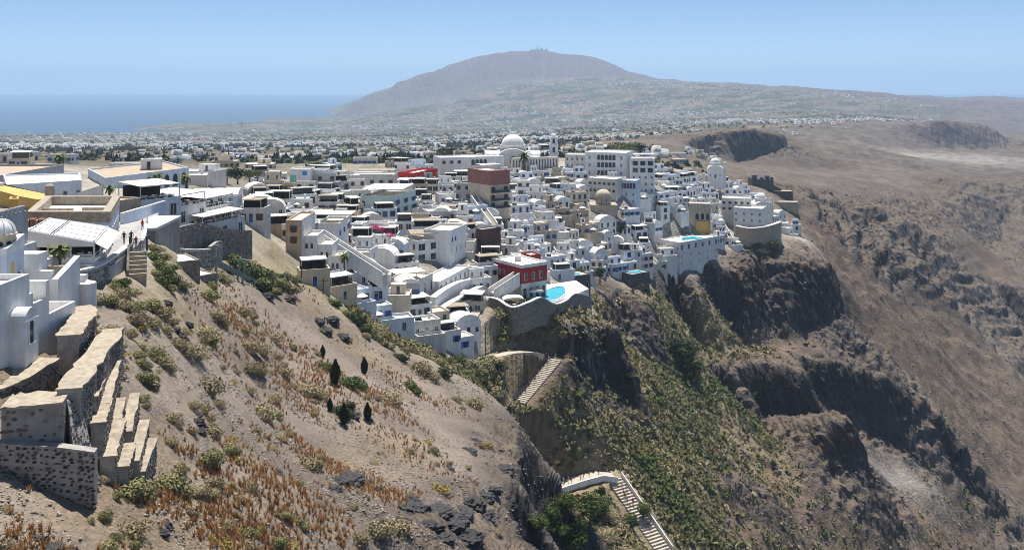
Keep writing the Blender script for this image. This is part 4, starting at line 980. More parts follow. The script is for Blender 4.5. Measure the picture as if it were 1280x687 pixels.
stairs('stairway', 'long straight white stairway running down past the tan guest house', P(403, 294, 233), P(481, 344, 226), 2.2); TAKEN.append((*W2(442, 229), 5)); TAKEN.append((*W2(465, 228), 5)); TAKEN.append((*W2(420, 231), 5))
stairs('stairway', 'white mansion stair with solid curved parapets below the red facade', P(614, 366, 276), P(646, 345, 285), 2.0, 1.2)
stairs('stairway', 'cream stairway climbing beside the maroon topped apartment block', P(618, 282, 322), P(592, 246, 348), 2.0)
stairs('stairway', 'narrow white stair climbing between the stepped white houses', P(820, 330, 398), P(782, 296, 418), 2.0)
stairs('stairway', 'narrow white stair on the beige cave house slope', P(700, 318, 342), P(668, 268, 378), 1.8)
stairs('stairway', 'narrow white stair beside the grey circular bastion', P(914, 300, 458), P(892, 262, 484), 1.8)
# ------------------------------------------------------------------ cliff-edge houses on the left: the street runs away from the viewer along y
M['coping'] = mat('tan_coping', (0.47, 0.395, 0.29), var=0.08, scale=1.8, col2=(0.27, 0.22, 0.165), bump=0.4, bscale=5)
M['mortar'] = mat('pale_mortar', (0.42, 0.385, 0.335), var=0.12, scale=1.6, bump=0.5, bscale=6, col2=(0.24, 0.215, 0.19))
M['basalt'] = mat('basalt_stone', (0.075, 0.07, 0.068), var=0.2, scale=2.5, bump=0.5, bscale=9, col2=(0.035, 0.033, 0.032))
M['basalt2'] = mat('brown_basalt', (0.17, 0.13, 0.11), var=0.2, scale=2.5, bump=0.5, bscale=9)
M['farstone'] = mat('warm_rubble', (0.27, 0.225, 0.185), var=0.2, scale=2.0, bump=0.4)
M['cement'] = mat('grey_cement', (0.36, 0.34, 0.31), var=0.10, scale=0.8, col2=(0.22, 0.21, 0.20), streak=0.2, bump=0.3, bscale=5)
M['graffiti'] = mat('faded_blue_spray', (0.10, 0.22, 0.45), var=0.2, scale=3)
M['pavers'] = mat('grey_paving', (0.46, 0.44, 0.41), var=0.1, scale=1.0, col2=(0.33, 0.31, 0.29))
M['steel_green'] = mat('weathered_green_steel', (0.22, 0.30, 0.28), rough=0.6, metal=0.2, var=0.15)
M['yellow'] = mat('yellow_plaster', (0.70, 0.48, 0.16), var=0.08, scale=0.7, streak=0.1)
M['terracotta'] = mat('terracotta', (0.48, 0.26, 0.16), var=0.1)
def R4(x0, x1, y0, y1): return [(x0, y0), (x1, y0), (x1, y1), (x0, y1)]
# white house with vaulted stair tower
wh, _ = blk('white_house', 'big whitewashed cliff house with a vaulted stair tower and stepped terraces', 'house', R4(-52, -40, 56, 76), -24.5, -16.0, 'white', 'roof_white', 0.5)
LANDMARK.append(('beside the big whitewashed cliff house', -45, 70))
blk('w', None, None, R4(-48, -40.004, 76, 79.2), -24.5, -18.3, 'white', 'roof_white', 0.15, root=wh, part='balcony_wall')
mb = MB(); mb.box(-46, -40.003, 78.7, 79.2, -18.3, -16.7); mb.box(-41.2, -40.01, 76.0, 76.6, -18.3, -17.2); mb.build('parapet_pier', M['white'], wh, tuple(-wh.location))
blk('w', None, None, R4(-46, -40.002, 79.2, 84), -24.5, -20.6, 'white', 'roof_white', 0.95, root=wh, part='terrace_wall')
mb = MB(); mb.box(-40.0, -38.7, 72.9, 74.9, -24.5, -18.75); mb.vault(-40.0, -38.7, 72.9, 74.9, -18.75, 1.0, 14, 0, 'x'); mb.box(-40, -38.66, 72.86, 74.94, -18.8, -18.7)
tw_ = mb.build('stair_tower', M['white'], wh, tuple(-wh.location))
mb = MB(); mb.box(-38.72, -38.68, 73.45, 74.1, -20.6, -18.9, 0); mb.box(-38.70, -38.60, 73.35, 73.45, -20.6, -18.9, 1); mb.box(-38.70, -38.60, 74.1, 74.2, -20.6, -18.9, 1); mb.box(-38.7, -38.56, 73.3, 74.25, -20.7, -20.6, 1); mb.build('slot_window', [M['glass'], M['white']], wh, tuple(-wh.location))
mb = MB(); mb.prism([(-43, 85.6), (-42.4, 85.6), (-42.4, 90.0), (-43, 90.0)], [-24]*4, [-18.0, -18.0, -16.6, -16.6]); mb.build('garden_wall', M['white'], wh, tuple(-wh.location))
mb = MB(); mb.box(-47.5, -44.4, 86, 87.6, -24, -15.7); mb.box(-44.4, -43.2, 86.0, 86.5, -24, -17.3); mb.build('gate_pillar', M['white'], wh, tuple(-wh.location))
mb = MB(); mb.box(-44, -42.1, 90.5, 91.0, -24, -18.6); mb.lathe((-42.1, 90.75, -24), [(0.9, 0), (0.9, 4.6), (0.0, 4.9)], 12); mb.build('end_wall', M['white'], wh, tuple(-wh.location))
# chapel with tan drum and ribbed cupola
cp_ = empty('chapel', (-46.8, 84, -21), 0, 'small blue-white chapel with tan drum and ribbed white cupola', 'chapel')
mb = MB(); mb.box(-6, 1.3, -1.4, 1.5, -2, 6.0); mb.prism([(-6, -1.45), (1.32, -1.45), (1.32, -1.1), (-6, -1.1)], 6.0, 6.35); mb.build('wall', M['paleblue'], cp_)
mb = MB(); mb.prism([(-0.6, -1.46), (1.35, -1.46), (1.35, 1.5), (-0.6, 1.5)], [5.9]*4, [6.4, 6.4, 7.3, 7.3]); mb.build('gable', M['white'], cp_)
mb = MB(); mb.lathe((0, 0, 5.9), [(1.2, 0), (1.2, 1.5), (1.35, 1.52), (1.35, 1.65), (1.15, 1.66)], 16); mb.build('drum', M['cream'], cp_)
mb = MB(); mb.lathe((0, 0, 7.55), [(1.2*math.cos(R(t)), 1.25*math.sin(R(t))) for t in range(0, 91, 10)], 16); mb.build('cupola', M['white'], cp_)
mb = MB()
for i in range(8):
    t = 2*math.pi*i/8
    for k in range(6):
        a0, a1 = R(k*15), R(k*15+15)
        mb.tube((1.24*math.cos(a0)*math.cos(t), 1.24*math.cos(a0)*math.sin(t), 7.55+1.29*math.sin(a0)), (1.24*math.cos(a1)*math.cos(t), 1.24*math.cos(a1)*math.sin(t), 7.55+1.29*math.sin(a1)), 0.06, n=5)
mb.build('rib', M['frame_white'], cp_)['kind'] = 'stuff'
for t in (-100, -65, -30, 5):
    mb = MB(); mb.tube((1.15, 0, 0), (1.24, 0, 0), 0.24, n=12); o = mb.build('round_window', M['dark'], cp_, (0, 0, 6.7)); o.rotation_euler = (0, 0, R(t))
mb = MB(); mb.box(1.3, 1.42, -0.75, -0.35, 0.5, 5.0); mb.build('yellow_pilaster', M['yellow'], cp_)
link_mesh('window', window_mesh(0.8, 2.6, 'white_arch'), cp_, (1.31, 0.5, 1.5), R(90)); link_mesh('window', window_mesh(0.9, 2.4, 'white_arch'), cp_, (-0.6, -1.41, 1.2))
link_mesh('window', window_mesh(0.9, 2.4, 'white_arch'), cp_, (-3, -1.41, 1.2))
# grey building with ring emblem
gb_, _ = blk('grey_building', 'plain grey rendered building with a ring emblem on its side wall', 'building', R4(-64, -52, 91, 98.5), -23, -13.8, 'grey', 'roof_grey', 0.5)
mb = MB()
for k in range(28):
    a0 = 2*math.pi*k/28; a1 = 2*math.pi*(k+1)/28; rr0 = 0.62+0.12*math.sin(3*a0); rr1 = 0.62+0.12*math.sin(3*a1)
    mb.beam((-51.96, 96.6+rr0*math.cos(a0), -16.0+rr0*math.sin(a0)), (-51.96, 96.6+rr1*math.cos(a1), -16.0+rr1*math.sin(a1)), 0.05, 0.05)
mb.beam((-51.96, 96.3, -16.6), (-51.96, 96.9, -15.4), 0.05, 0.05); mb.build('ring_emblem', M['metal'], gb_, tuple(-gb_.location))
mb = MB()
for k in range(8): mb.box(-52.6, -52.0, 91.2+k*0.9, 91.7+k*0.9, -13.25, -12.75)
mb.build('parapet_merlons', M['grey'], gb_, tuple(-gb_.location))['kind'] = 'stuff'
r_, p = blk('annex', 'small white annex with two dark doors against the grey building', 'house', R4(-53.5, -51.0, 95.2, 98.4), -23, -16.9, 'white', 'roof_white', 0.3)
for t in (0.8, 2.3): on_edge(r_, (-51, 95.2), (-51, 98.4), t, -20.0, door_mesh(0.9, 2.2, 'brown'), 'door')
# closed parasol
o = empty('closed_parasol', (*W2(43, 100), -20.6), 0, 'closed cream parasol standing by the café palm', 'parasol')
mb = MB(); mb.tube((0, 0, 0), (0, 0, 1.4), 0.04); mb.build('pole', M['post'], o)
mb = MB(); mb.lathe((0, 0, 1.2), [(0.1, 0), (0.30, 0.15), (0.24, 1.2), (0.10, 2.1), (0.0, 2.4)], 8); mb.build('folded_cloth', M['canopy'], o)
# café with slatted white roof
cf = empty('cafe', (-51.5, 107, -20.4), 0, 'café terrace under a sloping white slatted roof with side awning', 'café'); LANDMARK.append(('beside the slatted roof café', -51, 107)); ca = -cf.location
mb = MB(); mb.prism(ccw([(-57, 104.3), (-47.6, 104.3), (-50.2, 114), (-59, 114)]), -24, -20.3); mb.build('plinth', M['offwhite'], cf, tuple(ca))
mb = MB(); mb.prism(ccw([(-57.2, 111), (-49.6, 111), (-50, 112), (-57.4, 112)]), -20.3, -17.4); mb.build('back_wall', M['dark'], cf, tuple(ca))  # wall coloured near-black for the shade under the café roof
mb = MB(); mb.prism(ccw([(-57.4, 105), (-56.8, 105), (-57.2, 112), (-58, 112)]), -20.3, -16.9); mb.build('side_wall', M['offwhite'], cf, tuple(ca))
RF = [Vector((-47.8, 105, -17.85)), Vector((-50.0, 113.5, -17.35)), Vector((-57.3, 113.5, -16.3)), Vector((-55.4, 105, -16.5))]
def rp(u, v): return (RF[0]*(1-u)+RF[3]*u)*(1-v)+(RF[1]*(1-u)+RF[2]*u)*v
for (u0, u1) in ((0.02, 0.62), (0.68, 0.97)):
    for k in range(4):
        v0, v1 = 0.03+k*0.24, 0.03+k*0.24+0.21
        c = [rp(u0, v0), rp(u1, v0), rp(u1, v1), rp(u0, v1)]
        mb = MB(); v = c+[q+Vector((0, 0, 0.07)) for q in c]; mb.add(v, [(0, 1, 2, 3), (7, 6, 5, 4), (0, 4, 5, 1), (1, 5, 6, 2), (2, 6, 7, 3), (3, 7, 4, 0)]); mb.build('roof_slat', M['canopy_white'], cf, tuple(ca))
mb = MB()
for a, b in ((RF[0], RF[1]), (RF[1], RF[2]), (RF[2], RF[3]), (RF[3], RF[0])): mb.beam(a-Vector((0, 0, 0.1)), b-Vector((0, 0, 0.1)), 0.18, 0.3)
for u in (0.65,): mb.beam(rp(u, 0)-Vector((0, 0, 0.05)), rp(u, 1)-Vector((0, 0, 0.05)), 0.15, 0.2)
mb.build('roof_frame', M['post'], cf, tuple(ca))
mb = MB(); c = [RF[3]+Vector((0, -0.1, 0)), RF[0]+Vector((0, -0.1, 0)), RF[0]+Vector((0, -0.1, -0.45)), RF[3]+Vector((0, -0.1, -1.9))]; mb.add(c+[q+Vector((0, -0.06, 0)) for q in c], [(0, 1, 2, 3), (7, 6, 5, 4), (0, 3, 7, 4), (0, 4, 5, 1), (1, 5, 6, 2), (2, 6, 7, 3)]); mb.build('fascia', M['canopy_white'], cf, tuple(ca))
mb = MB(); c = [RF[0]+Vector((0.1, 0, -0.1)), RF[1]+Vector((0.1, 0, -0.1)), RF[1]+Vector((1.5, 0.2, -0.75)), RF[0]+Vector((1.4, 0.2, -0.85))]; mb.add(c+[q+Vector((0, 0, -0.05)) for q in c], [(0, 1, 2, 3), (7, 6, 5, 4), (3, 2, 6, 7), (0, 3, 7, 4), (1, 0, 4, 5), (2, 1, 5, 6)]); mb.build('awning', M['canopy_white'], cf, tuple(ca))
for x, y in ((-47.9, 105.1), (-50.6, 105.1), (-53.2, 105.1), (-48.9, 109), (-49.9, 113)):
    mb = MB(); mb.box(x-0.08, x+0.08, y-0.08, y+0.08, -20.3, -17.6); mb.build('post', M['frame_white'], cf, tuple(ca))
mb = MB(); mb.beam((-47.9, 105, -19.3), (-56.5, 105, -19.3), 0.08, 0.08); mb.beam((-47.9, 105, -19.3), (-49.9, 113, -19.3), 0.08, 0.08); mb.beam((-47.9, 105, -19.7), (-49.9, 113, -19.7), 0.06, 0.06); mb.box(-56.5, -48, 104.9, 105.1, -20.3, -19.5); mb.build('balustrade', M['frame_white'], cf, tuple(ca))
for k in range(6):
    x = -49.5-1.25*k; mb = MB(); mb.box(-0.4, 0.4, -0.4, 0.4, 0.7, 0.76); mb.box(-0.05, 0.05, -0.05, 0.05, 0, 0.7); mb.box(-0.3, 0.3, -0.3, 0.3, 0, 0.04)
    o = mb.build('cafe_table', M['frame_white'], None, (x, 106.6+0.9*(k % 2), -20.3)); tag(o, 'small square white table under the slatted café roof', 'table', 'café tables')
    for s in (-1, 1):
        mb = MB(); mb.box(-0.22, 0.22, -0.22, 0.22, 0.42, 0.47); mb.box(-0.22, 0.22, 0.18*s, 0.22*s, 0.47, 0.95) if s > 0 else mb.box(-0.22, 0.22, -0.22, -0.18, 0.47, 0.95)
        for a in (-0.2, 0.2):
            for b in (-0.2, 0.2): mb.box(a-0.02, a+0.02, b-0.02, b+0.02, 0, 0.42)
        tag(mb.build('cafe_chair', M['frame_brown'] if k % 2 else M['frame_white'], None, (x, 106.6+0.9*(k % 2)+0.65*s, -20.3)), ('brown' if k % 2 else 'white')+' chair at a small square café table', 'chair', 'café chairs')
# low walls in front of the café
for k, (x0, x1, y0, y1, zt_, m_) in enumerate(((-51.4, -50.7, 98.6, 103, -18.9, 'offwhite'), (-50.7, -48.6, 100.2, 100.6, -19.6, 'cream'), (-55.5, -51.4, 99.2, 99.6, -18.3, 'tan'))):
    mb = MB(); mb.box(x0, x1, y0, y1, -23, zt_); o = mb.build('low_wall', M[m_]); tag(o, ['low off-white wall beside the café palm', 'low cream wall in front of the café terrace', 'tan wall behind the closed parasol'][k], 'wall')
for k in range(5):
    mb = MB(); mb.box(-0.35, 0.35, -0.35, 0.35, 0, 0.9+0.2*(k % 2)); o = mb.build('chimney_block', M['terracotta'] if k % 2 else M['tan'], None, (*W2(36+5.5*k, 116), zpix(272, 116)-1.2)); tag(o, ('terracotta' if k % 2 else 'tan')+' roof block standing behind the café roof', 'chimney', 'roof blocks behind the café')
# yellow parapet building
yb_, yp = blk('yellow_building', 'long building with broad cream-yellow roof parapets and divided roof terrace', 'building', [W2(34, 118), W2(137, 118), W2(149, 135), W2(58, 135)], -24, -17.4, 'paleblue', 'roof_white', 0.0); ya = -yb_.location
LANDMARK.append(('beside the yellow parapet building', -58, 126))
ip = inset(yp, 0.9); n_ = 4
mb = MB(); v = [(*q, -17.45) for q in yp]+[(*q, -16.1) for q in yp]+[(*q, -16.1) for q in ip]+[(*q, -17.4) for q in ip]
yo = inset(yp, -0.12); v[0:4] = [(*q, -17.45) for q in yo]; v[4:8] = [(*q, -16.1) for q in yo]
mb.add(v, [(i, (i+1) % 4, 4+(i+1) % 4, 4+i) for i in range(4)]+[(4+i, 4+(i+1) % 4, 8+(i+1) % 4, 8+i) for i in range(4)]+[(8+i, 8+(i+1) % 4, 12+(i+1) % 4, 12+i) for i in range(4)]); mb.build('parapet', M['coping'], yb_, tuple(ya))
mb = MB(); a = Vector(W2(55, 125)); b = Vector(W2(92, 125)); mb.box(a.x, b.x, 124.6, 125.0, -17.4, -16.6); mb.build('roof_divider', M['coping'], yb_, tuple(ya))
mb = MB(); a = Vector(W2(104, 126)); b = Vector(W2(134, 126)); mb.box(a.x, b.x, 125.6, 126.0, -17.4, -16.6); mb.build('roof_divider', M['coping'], yb_, tuple(ya))
e_ = [(yp[i], yp[(i+1) % 4]) for i in range(4)]
fr = min(range(4), key=lambda i: (e_[i][0][1]+e_[i][1][1])); rt = (fr+1) % 4
mb = MB(); Lf = math.hypot(e_[fr][1][0]-e_[fr][0][0], e_[fr][1][1]-e_[fr][0][1]); mb.box(0.2, Lf-1.2, -0.08, 0, 0, 2.6); on_edge(yb_, *e_[fr], 0, -22, mb.mesh('brown_shutter_wall', M['tan']), 'brown_shutter_wall')
for t in (2.5, 5, 7.5, 10, 12.5, 15): on_edge(yb_, *e_[rt], t, -20.6, window_mesh(1.0, 1.9, 'white'), 'window')
# street wall between the houses
wall_px('street_wall', 'tall pale blue-white wall on the far side of the walkway', [(152, 268, 136), (172, 262, 142), (186, 258, 149), (206, 252, 160)], 28, 0.4, 'paleblue', 'white', n=3)
# plateau buildings
r_, p = blk('grey_hall', 'long grey hall with small low windows and tan flat roof', 'building', [(-100.7, 170), (-100.7, 206), (-122, 206), (-122, 170)], -24, -17.9, 'grey', 'roof_tan', 0.4)
for k in range(7): on_edge(r_, (-100.7, 170), (-100.7, 206), 13+3*k, -20.6, window_mesh(0.7, 0.6, 'white'), 'window')
r_, p = blk('flat_house', 'low pale blue house with broad white roof before the grey hall', 'house', [W2(8, 158), W2(102, 166), W2(100, 180), W2(4, 176)], -24, -17.2, 'paleblue', 'roof_white', 0.25)
for k in range(4): on_edge(r_, W2(8, 158), W2(102, 166), 5+2.2*k, -19.4, window_mesh(0.8, 0.7, 'white'), 'window')
yr = empty('yellow_vault_house', (*W2(18, 143), -19), 0, 'ochre-yellow house with sweeping curved roof and white crown', 'house'); 
mb = MB(); n_ = 14; v = []
prof = [(-9, 2.6), (-7, 3.3), (-5, 3.6), (-3, 3.4), (-1, 2.9), (1.5, 2.2), (4.8, 1.6)]
mb.prism([(x, -2) for x, z in prof]+[(x, 3) for x, z in reversed(prof)], -6, [z for x, z in prof]+[z for x, z in reversed(prof)]); mb.build('wall', M['yellow'], yr)
mb = MB(); pr2 = prof[:4]; mb.prism([(x, -1.2) for x, z in pr2]+[(x, 2.6) for x, z in reversed(pr2)], 2.0, [z+0.35 for x, z in pr2]+[z+0.35 for x, z in reversed(pr2)]); mb.build('roof', M['roof_white'], yr)
r_, p = blk('ochre_hut', 'small ochre roof hut beside orange parapets', 'hut', [W2(11, 128), W2(23, 128), W2(24, 131), W2(13, 131)], -22, -15.9, 'ochre', 'roof_tan', 0.2)
r_, p = blk('orange_parapet', 'low orange roof parapet in front of the yellow curved roof', 'wall', [W2(-10, 112), W2(21, 112), W2(22, 116), W2(-10, 116)], -22, -16.2, 'terracotta', 'roof_cream', 0.4)
o = empty('tan_chimney', (*W2(62, 140), -19), 0, 'tan rounded chimney stack behind the yellow parapet roof', 'chimney'); mb = MB(); mb.box(-0.5, 0.5, -0.5, 0.5, -3, 3.6); mb.lathe((0, 0, 3.6), [(0.62, 0), (0.6, 0.25), (0.3, 0.5), (0, 0.55)], 10); mb.build('stack', M['beige'], o)
mb = MB(); a = W2(96, 150); b = W2(128, 150); mb.prism([(a[0], 150), (b[0], 150), (b[0], 150.4), (a[0], 150.4)], -24, [zpix(241, 150), zpix(231, 150), zpix(231, 150), zpix(241, 150)]); tag(mb.build('wedge_wall', M['white']), 'white wedge-shaped wall rising beside the palm on the plateau', 'wall')
# arcade building with roof hut
r_, p = blk('arcade_building', 'long pale building with arched portico and white roof hut', 'building', [W2(132, 200), W2(236, 226), W2(205, 246), W2(110, 222)], -28, -20.3, 'paleblue', 'roof_tan', 0.35); LANDMARK.append(('beside the arched portico building', -82, 215))
L_ = math.hypot(W2(236, 226)[0]-W2(132, 200)[0], 26)
for k in range(5): on_edge(r_, W2(132, 200), W2(236, 226), L_-2.0-3.0*k, -24.0, window_mesh(1.9, 3.1, 'white_arch'), 'portico_arch')
q = quad(177, 222, 203, 224, 4); blk('w', None, None, q, -21, -17.9, 'white', 'roof_white', 0.2, root=r_, part='roof_hut'); on_edge(r_, *edges(q)[0], 1.6, -20.1, window_mesh(0.8, 1.8, 'brown'), 'hut_door')
# restaurants with shade roofs
def cafe_row(name, label, pxa, Ya, pxb, Yb, depth, pyf, hh, roofm, wall, levels=1, phrase=None, clear=None):
    q = quad(pxa, Ya, pxb, Yb, depth); zf = zpix(pyf, Ya); zb = min(ground(*a) for a in q)-2
    ro, _ = blk(name, label, 'restaurant', q, zb, zf, wall, 'roof_cream', 0.5)
    take(q)
    if phrase: LANDMARK.append((phrase, sum(a[0] for a in q)/4, sum(a[1] for a in q)/4))
    e = edges(q); yaw = math.atan2(e[0][1][1]-e[0][0][1], e[0][1][0]-e[0][0][0]); w = math.hypot(e[0][1][0]-e[0][0][0], e[0][1][1]-e[0][0][1])
    cx, cy = sum(a[0] for a in q)/4, sum(a[1] for a in q)/4
    canopy(ro, cx, cy, zf, w, depth*0.95, yaw, hh, roofm, 0.4)
    bw = MB(); bw.box(-w/2+0.3, w/2-0.3, depth*0.30, depth*0.34, 0, hh-0.5); bw.build('back_wall', M['dark'], ro, (cx-ro.location.x, cy-ro.location.y, zf+0.01-ro.location.z), yaw)  # near-black wall, dining-room shade put into its colour
    fb = MB()
    for k in range(max(2, int(w/1.7))):
        tx = -w/2+0.9+(w-1.8)*k/max(1, int(w/1.7)-1)
        for ty in (-depth*0.33, -depth*0.02):
            fb.box(tx-0.4, tx+0.4, ty-0.4, ty+0.4, 0.68, 0.74, 0); fb.box(tx-0.05, tx+0.05, ty-0.05, ty+0.05, 0, 0.68, 1); fb.box(tx-0.22, tx+0.22, ty+0.55, ty+0.95, 0, 0.85, 1)
    fb.build('dining_furniture', [M['frame_white'], M['frame_brown']], ro, (cx-ro.location.x, cy-ro.location.y, zf+0.02-ro.location.z), yaw)['kind'] = 'stuff'
    rb = MB(); rb.beam((-w/2, -depth/2+0.1, 1.05), (w/2, -depth/2+0.1, 1.05), 0.06, 0.06)
    for k in range(int(w/0.9)+1): rb.box(-w/2+0.9*k-0.02, -w/2+0.9*k+0.02, -depth/2+0.08, -depth/2+0.12, 0.4, 1.05)
    rb.build('railing', M['frame_white'], ro, (cx-ro.location.x, cy-ro.location.y, zf-ro.location.z), yaw)
    if zf-zb > 5: rows(ro, *e[0], [zf-2.6], max(2, int(w/3.4)), 1.4, 2.1, 'white')
    return ro
cafe_row('restaurant', 'restaurant with long cream striped shade roof over a dark dining room', 176, 160, 226, 166, 8, 254, 3.1, 'canopy', 'paleblue', phrase='beside the striped shade restaurant')
r_, p = blk('tan_house', 'bare tan stone house end beside the striped shade restaurant', 'house', quad(149, 152, 176, 156, 9), -25, -19.2, 'beige', 'roof_tan', 0.3)
cafe_row('restaurant', 'two-level restaurant with pale canopies above the stone retaining wall', 222, 170, 258, 178, 8, 262, 2.8, 'canopy_white', 'white', phrase='beside the two-level canopy restaurant')
cafe_row('restaurant', 'crowded dining terrace with white sails over dark railings at the wall end', 256, 178, 292, 187, 8, 263, 2.5, 'canopy_white', 'white')
cafe_row('restaurant', 'lower dining terrace with small parasols behind the stone wall top', 254, 172, 306, 184, 5, 284, 2.1, 'canopy', 'offwhite')
tn = empty('white_tent_hall', (*W2(272, 214), zpix(252, 214)), 0.15, 'broad white vaulted tent roof hall behind the canopy restaurants', 'tent hall'); TAKEN.append((*W2(272, 214), 6))
mb = MB(); mb.vault(-5.2, 5.2, -4, 4, 1.6, 1.5, 10, 0, 'x'); mb.build('tent_roof', M['canopy_white'], tn)
mb = MB(); mb.box(-5, 5, -3.9, 3.9, -3, 1.6); mb.build('wall', M['paleblue'], tn)
for k in range(4): link_mesh('window', window_mesh(1.2, 1.2, 'white'), tn, (-3.6+2.4*k, -3.92, 0.1))
# concrete pier and stone retaining wall
mb = MB(); mb.prism(ccw([(-57.5, 136.5), (-53.3, 137), (-54.2, 149.5), (-58.2, 149.5)]), -34, [-21.5]*4); o = empty('concrete_pier', (-55.5, 143, -28), 0, 'tall wedge-shaped grey-blue concrete pier beside the grassy bank', 'retaining wall'); mb.build('pier', M['cement'], o, tuple(-o.location))
mb = MB(); mb.prism(ccw([(-57.7, 136.3), (-53.1, 136.8), (-54.0, 149.7), (-58.4, 149.7)]), -21.5, -21.1); mb.build('cap', M['offwhite'], o, tuple(-o.location))
def stone_wall(name, label, pts_, hpx, th, cop, size=0.45, cov=0.85, sink=2.0, wallm='mortar', stonem=('basalt2', 'farstone'), both=False):
    """mortared rubble wall: pts (column, row of the top, distance), stones set proud of the face"""
    s = smooth_path(pts_, 5); path = [W2(q[0], q[2]) for q in s]; zt = [zpix(q[1], q[2]) for q in s]; zb = [zpix(q[1]+hpx, q[2])-sink for q in s]
    ro = curved_wall(name, label, path, zb, zt, th, wallm, cop)
    r0 = ro.location; V = []; Fq = []; MI = []; rr_ = random.Random(hash(label) % 1000 if False else len(label)*7+int(pts_[0][0]))
    for i in range(len(path)-1):
        a = Vector(path[i]); b = Vector(path[i+1]); L = (b-a).length
        if L < 0.01: continue
        e = (b-a)/L; nr = Vector((e.y, -e.x)); zl = min(zb[i], zb[i+1]); zh = max(zt[i], zt[i+1])
        rowsn = int((zh-zl)/(size*0.62)); cols = max(1, int(L/size))
        for j in range(rowsn):
            for k in range(cols):
                if rr_.random() > cov+0.3: continue
                u = (k+0.5+rr_.uniform(-0.3, 0.3)+(0.5 if j % 2 else 0))*L/cols; z = zl+(j+0.5+rr_.uniform(-0.2, 0.2))*size*0.62
                top = zt[i]+(zt[i+1]-zt[i])*min(1, max(0, u/L))
                if u > L or z > top-size*0.3: continue
                c = a+e*u+nr*(th/2); sw = size*rr_.uniform(0.30, 0.62); sh_ = size*rr_.uniform(0.20, 0.42); dp = rr_.uniform(0.03, 0.10)
                b0 = len(V); m_ = 6
                for (sc, dd) in ((1.0, -0.02), (0.72, dp)):
                    for t in range(m_):
                        an = 2*math.pi*t/m_+0.3; rj = rr_.uniform(0.65, 1.25)
                        du = math.cos(an)*sw*sc*rj; dzv = math.sin(an)*sh_*sc*rj
                        V.append((c.x+e.x*du+nr.x*dd-r0.x, c.y+e.y*du+nr.y*dd-r0.y, z+dzv-r0.z))
                mi = 0 if rr_.random() < 0.5 else 1
                for t in range(m_):
                    Fq.append((b0+t, b0+(t+1) % m_, b0+m_+(t+1) % m_, b0+m_+t)); MI.append(mi)
                Fq += [(b0+m_, b0+m_+1, b0+m_+2, b0+m_+3), (b0+m_, b0+m_+3, b0+m_+4, b0+m_+5)]; MI += [mi, mi]
    if V:
        me = np_mesh('stones', np.array(V), np.array(Fq), [M[stonem[0]], M[stonem[1]]], MI); link_mesh('stones', me, ro)['kind'] = 'stuff'
    return ro
stone_wall('retaining_wall', 'long curved rubble retaining wall below the canopy restaurants', [(222, 284, 152), (248, 279, 160), (280, 286, 170), (313, 288, 184)], 34, 0.8, None, 0.75, wallm='stone', stonem=('basalt2', 'farstone'))
stone_wall('retaining_wall', 'rubble wall with white coping below the café walkway', [(82, 342, 99.5), (106, 338, 102.5), (126, 331, 107), (146, 318, 113), (163, 306, 118)], 22, 0.6, 'white', 0.55)
stone_wall('ledge_wall', 'plain stone ledge with pale top holding a strip of planting', [(226, 312, 150), (245, 313, 152), (262, 312, 155)], 10, 0.6, 'offwhite', 0.6, sink=3)
stone_wall('buttress_wall', 'low rubble buttress beside the funicular frame', [(262, 308, 157), (270, 302, 162), (276, 301, 166)], 16, 0.6, None, 0.6, sink=3)
# terraces of the big house
stone_wall('terrace_wall', 'rubble wall with broad tan coping bending round the house terrace', [(85, 420, 77), (97, 404, 80), (106, 392, 84), (100, 384, 88)], 26, 1.7, 'coping', 0.36)
stone_wall('terrace_wall', 'rubble wall under the tan ledge at the foot of the white house', [(-30, 492, 68.5), (0, 481, 70), (34, 464, 72.5), (60, 449, 75)], 24, 1.9, 'coping', 0.34)
stone_wall('terrace_wall', 'upper rubble wall of the sunlit tan lane below the house', [(86, 487, 66.5), (103, 464, 70.5), (120, 442, 75.5), (134, 424, 80), (142, 411, 84)], 34, 1.6, 'coping', 0.34)
stone_wall('terrace_wall', 'grey cemented wall with faded blue graffiti below the tan lane', [(8, 503, 65.2), (40, 500, 65.6), (84, 496, 66.2)], 42, 2.4, 'coping', 0.42, 0.1, wallm='cement')
stone_wall('terrace_wall', 'long low wall of black stones in white mortar above the rubble slope', [(-20, 549, 64), (30, 553, 64), (75, 556, 64.2), (120, 562, 64.6)], 34, 0.8, None, 0.36, 0.98, stonem=('basalt', 'basalt2'))
# leaning white buttress
bt_ = MB(); c = [P(84, 500, 66.0), P(100, 500, 67.5), P(126, 604, 66.5), P(98, 604, 63.8)]
c2 = [q+Vector((-0.9, 1.2, 0)) for q in c]
bt_.add(c+c2, [(0, 3, 2, 1), (4, 5, 6, 7), (0, 1, 5, 4), (1, 2, 6, 5), (2, 3, 7, 6), (3, 0, 4, 7)]); o = empty('leaning_buttress', c[2], 0, 'leaning buttress of white mortared rubble at the wall corner', 'buttress'); bt_.build('masonry', M['mortar'], o, tuple(-o.location))
V = []; Fq = []; nb = (c[1]-c[0]).cross(c[3]-c[0]).normalized()
if nb.y > 0: nb = -nb
for k in range(150):
    u, v_ = rnd.random(), rnd.random(); q = (c[0]*(1-u)+c[1]*u)*(1-v_)+(c[3]*(1-u)+c[2]*u)*v_
    e1 = (c[1]-c[0]).normalized(); e2 = (c[3]-c[0]).normalized(); b0 = len(V)
    for t in range(6):
        an = t*math.pi/3; rj = rnd.uniform(0.06, 0.16); V.append(tuple(q+e1*math.cos(an)*rj+e2*math.sin(an)*rj*0.8+nb*0.02-o.location))
    V.append(tuple(q+nb*0.09-o.location))
    Fq += [(b0+t, b0+(t+1) % 6, b0+6) for t in range(6)]
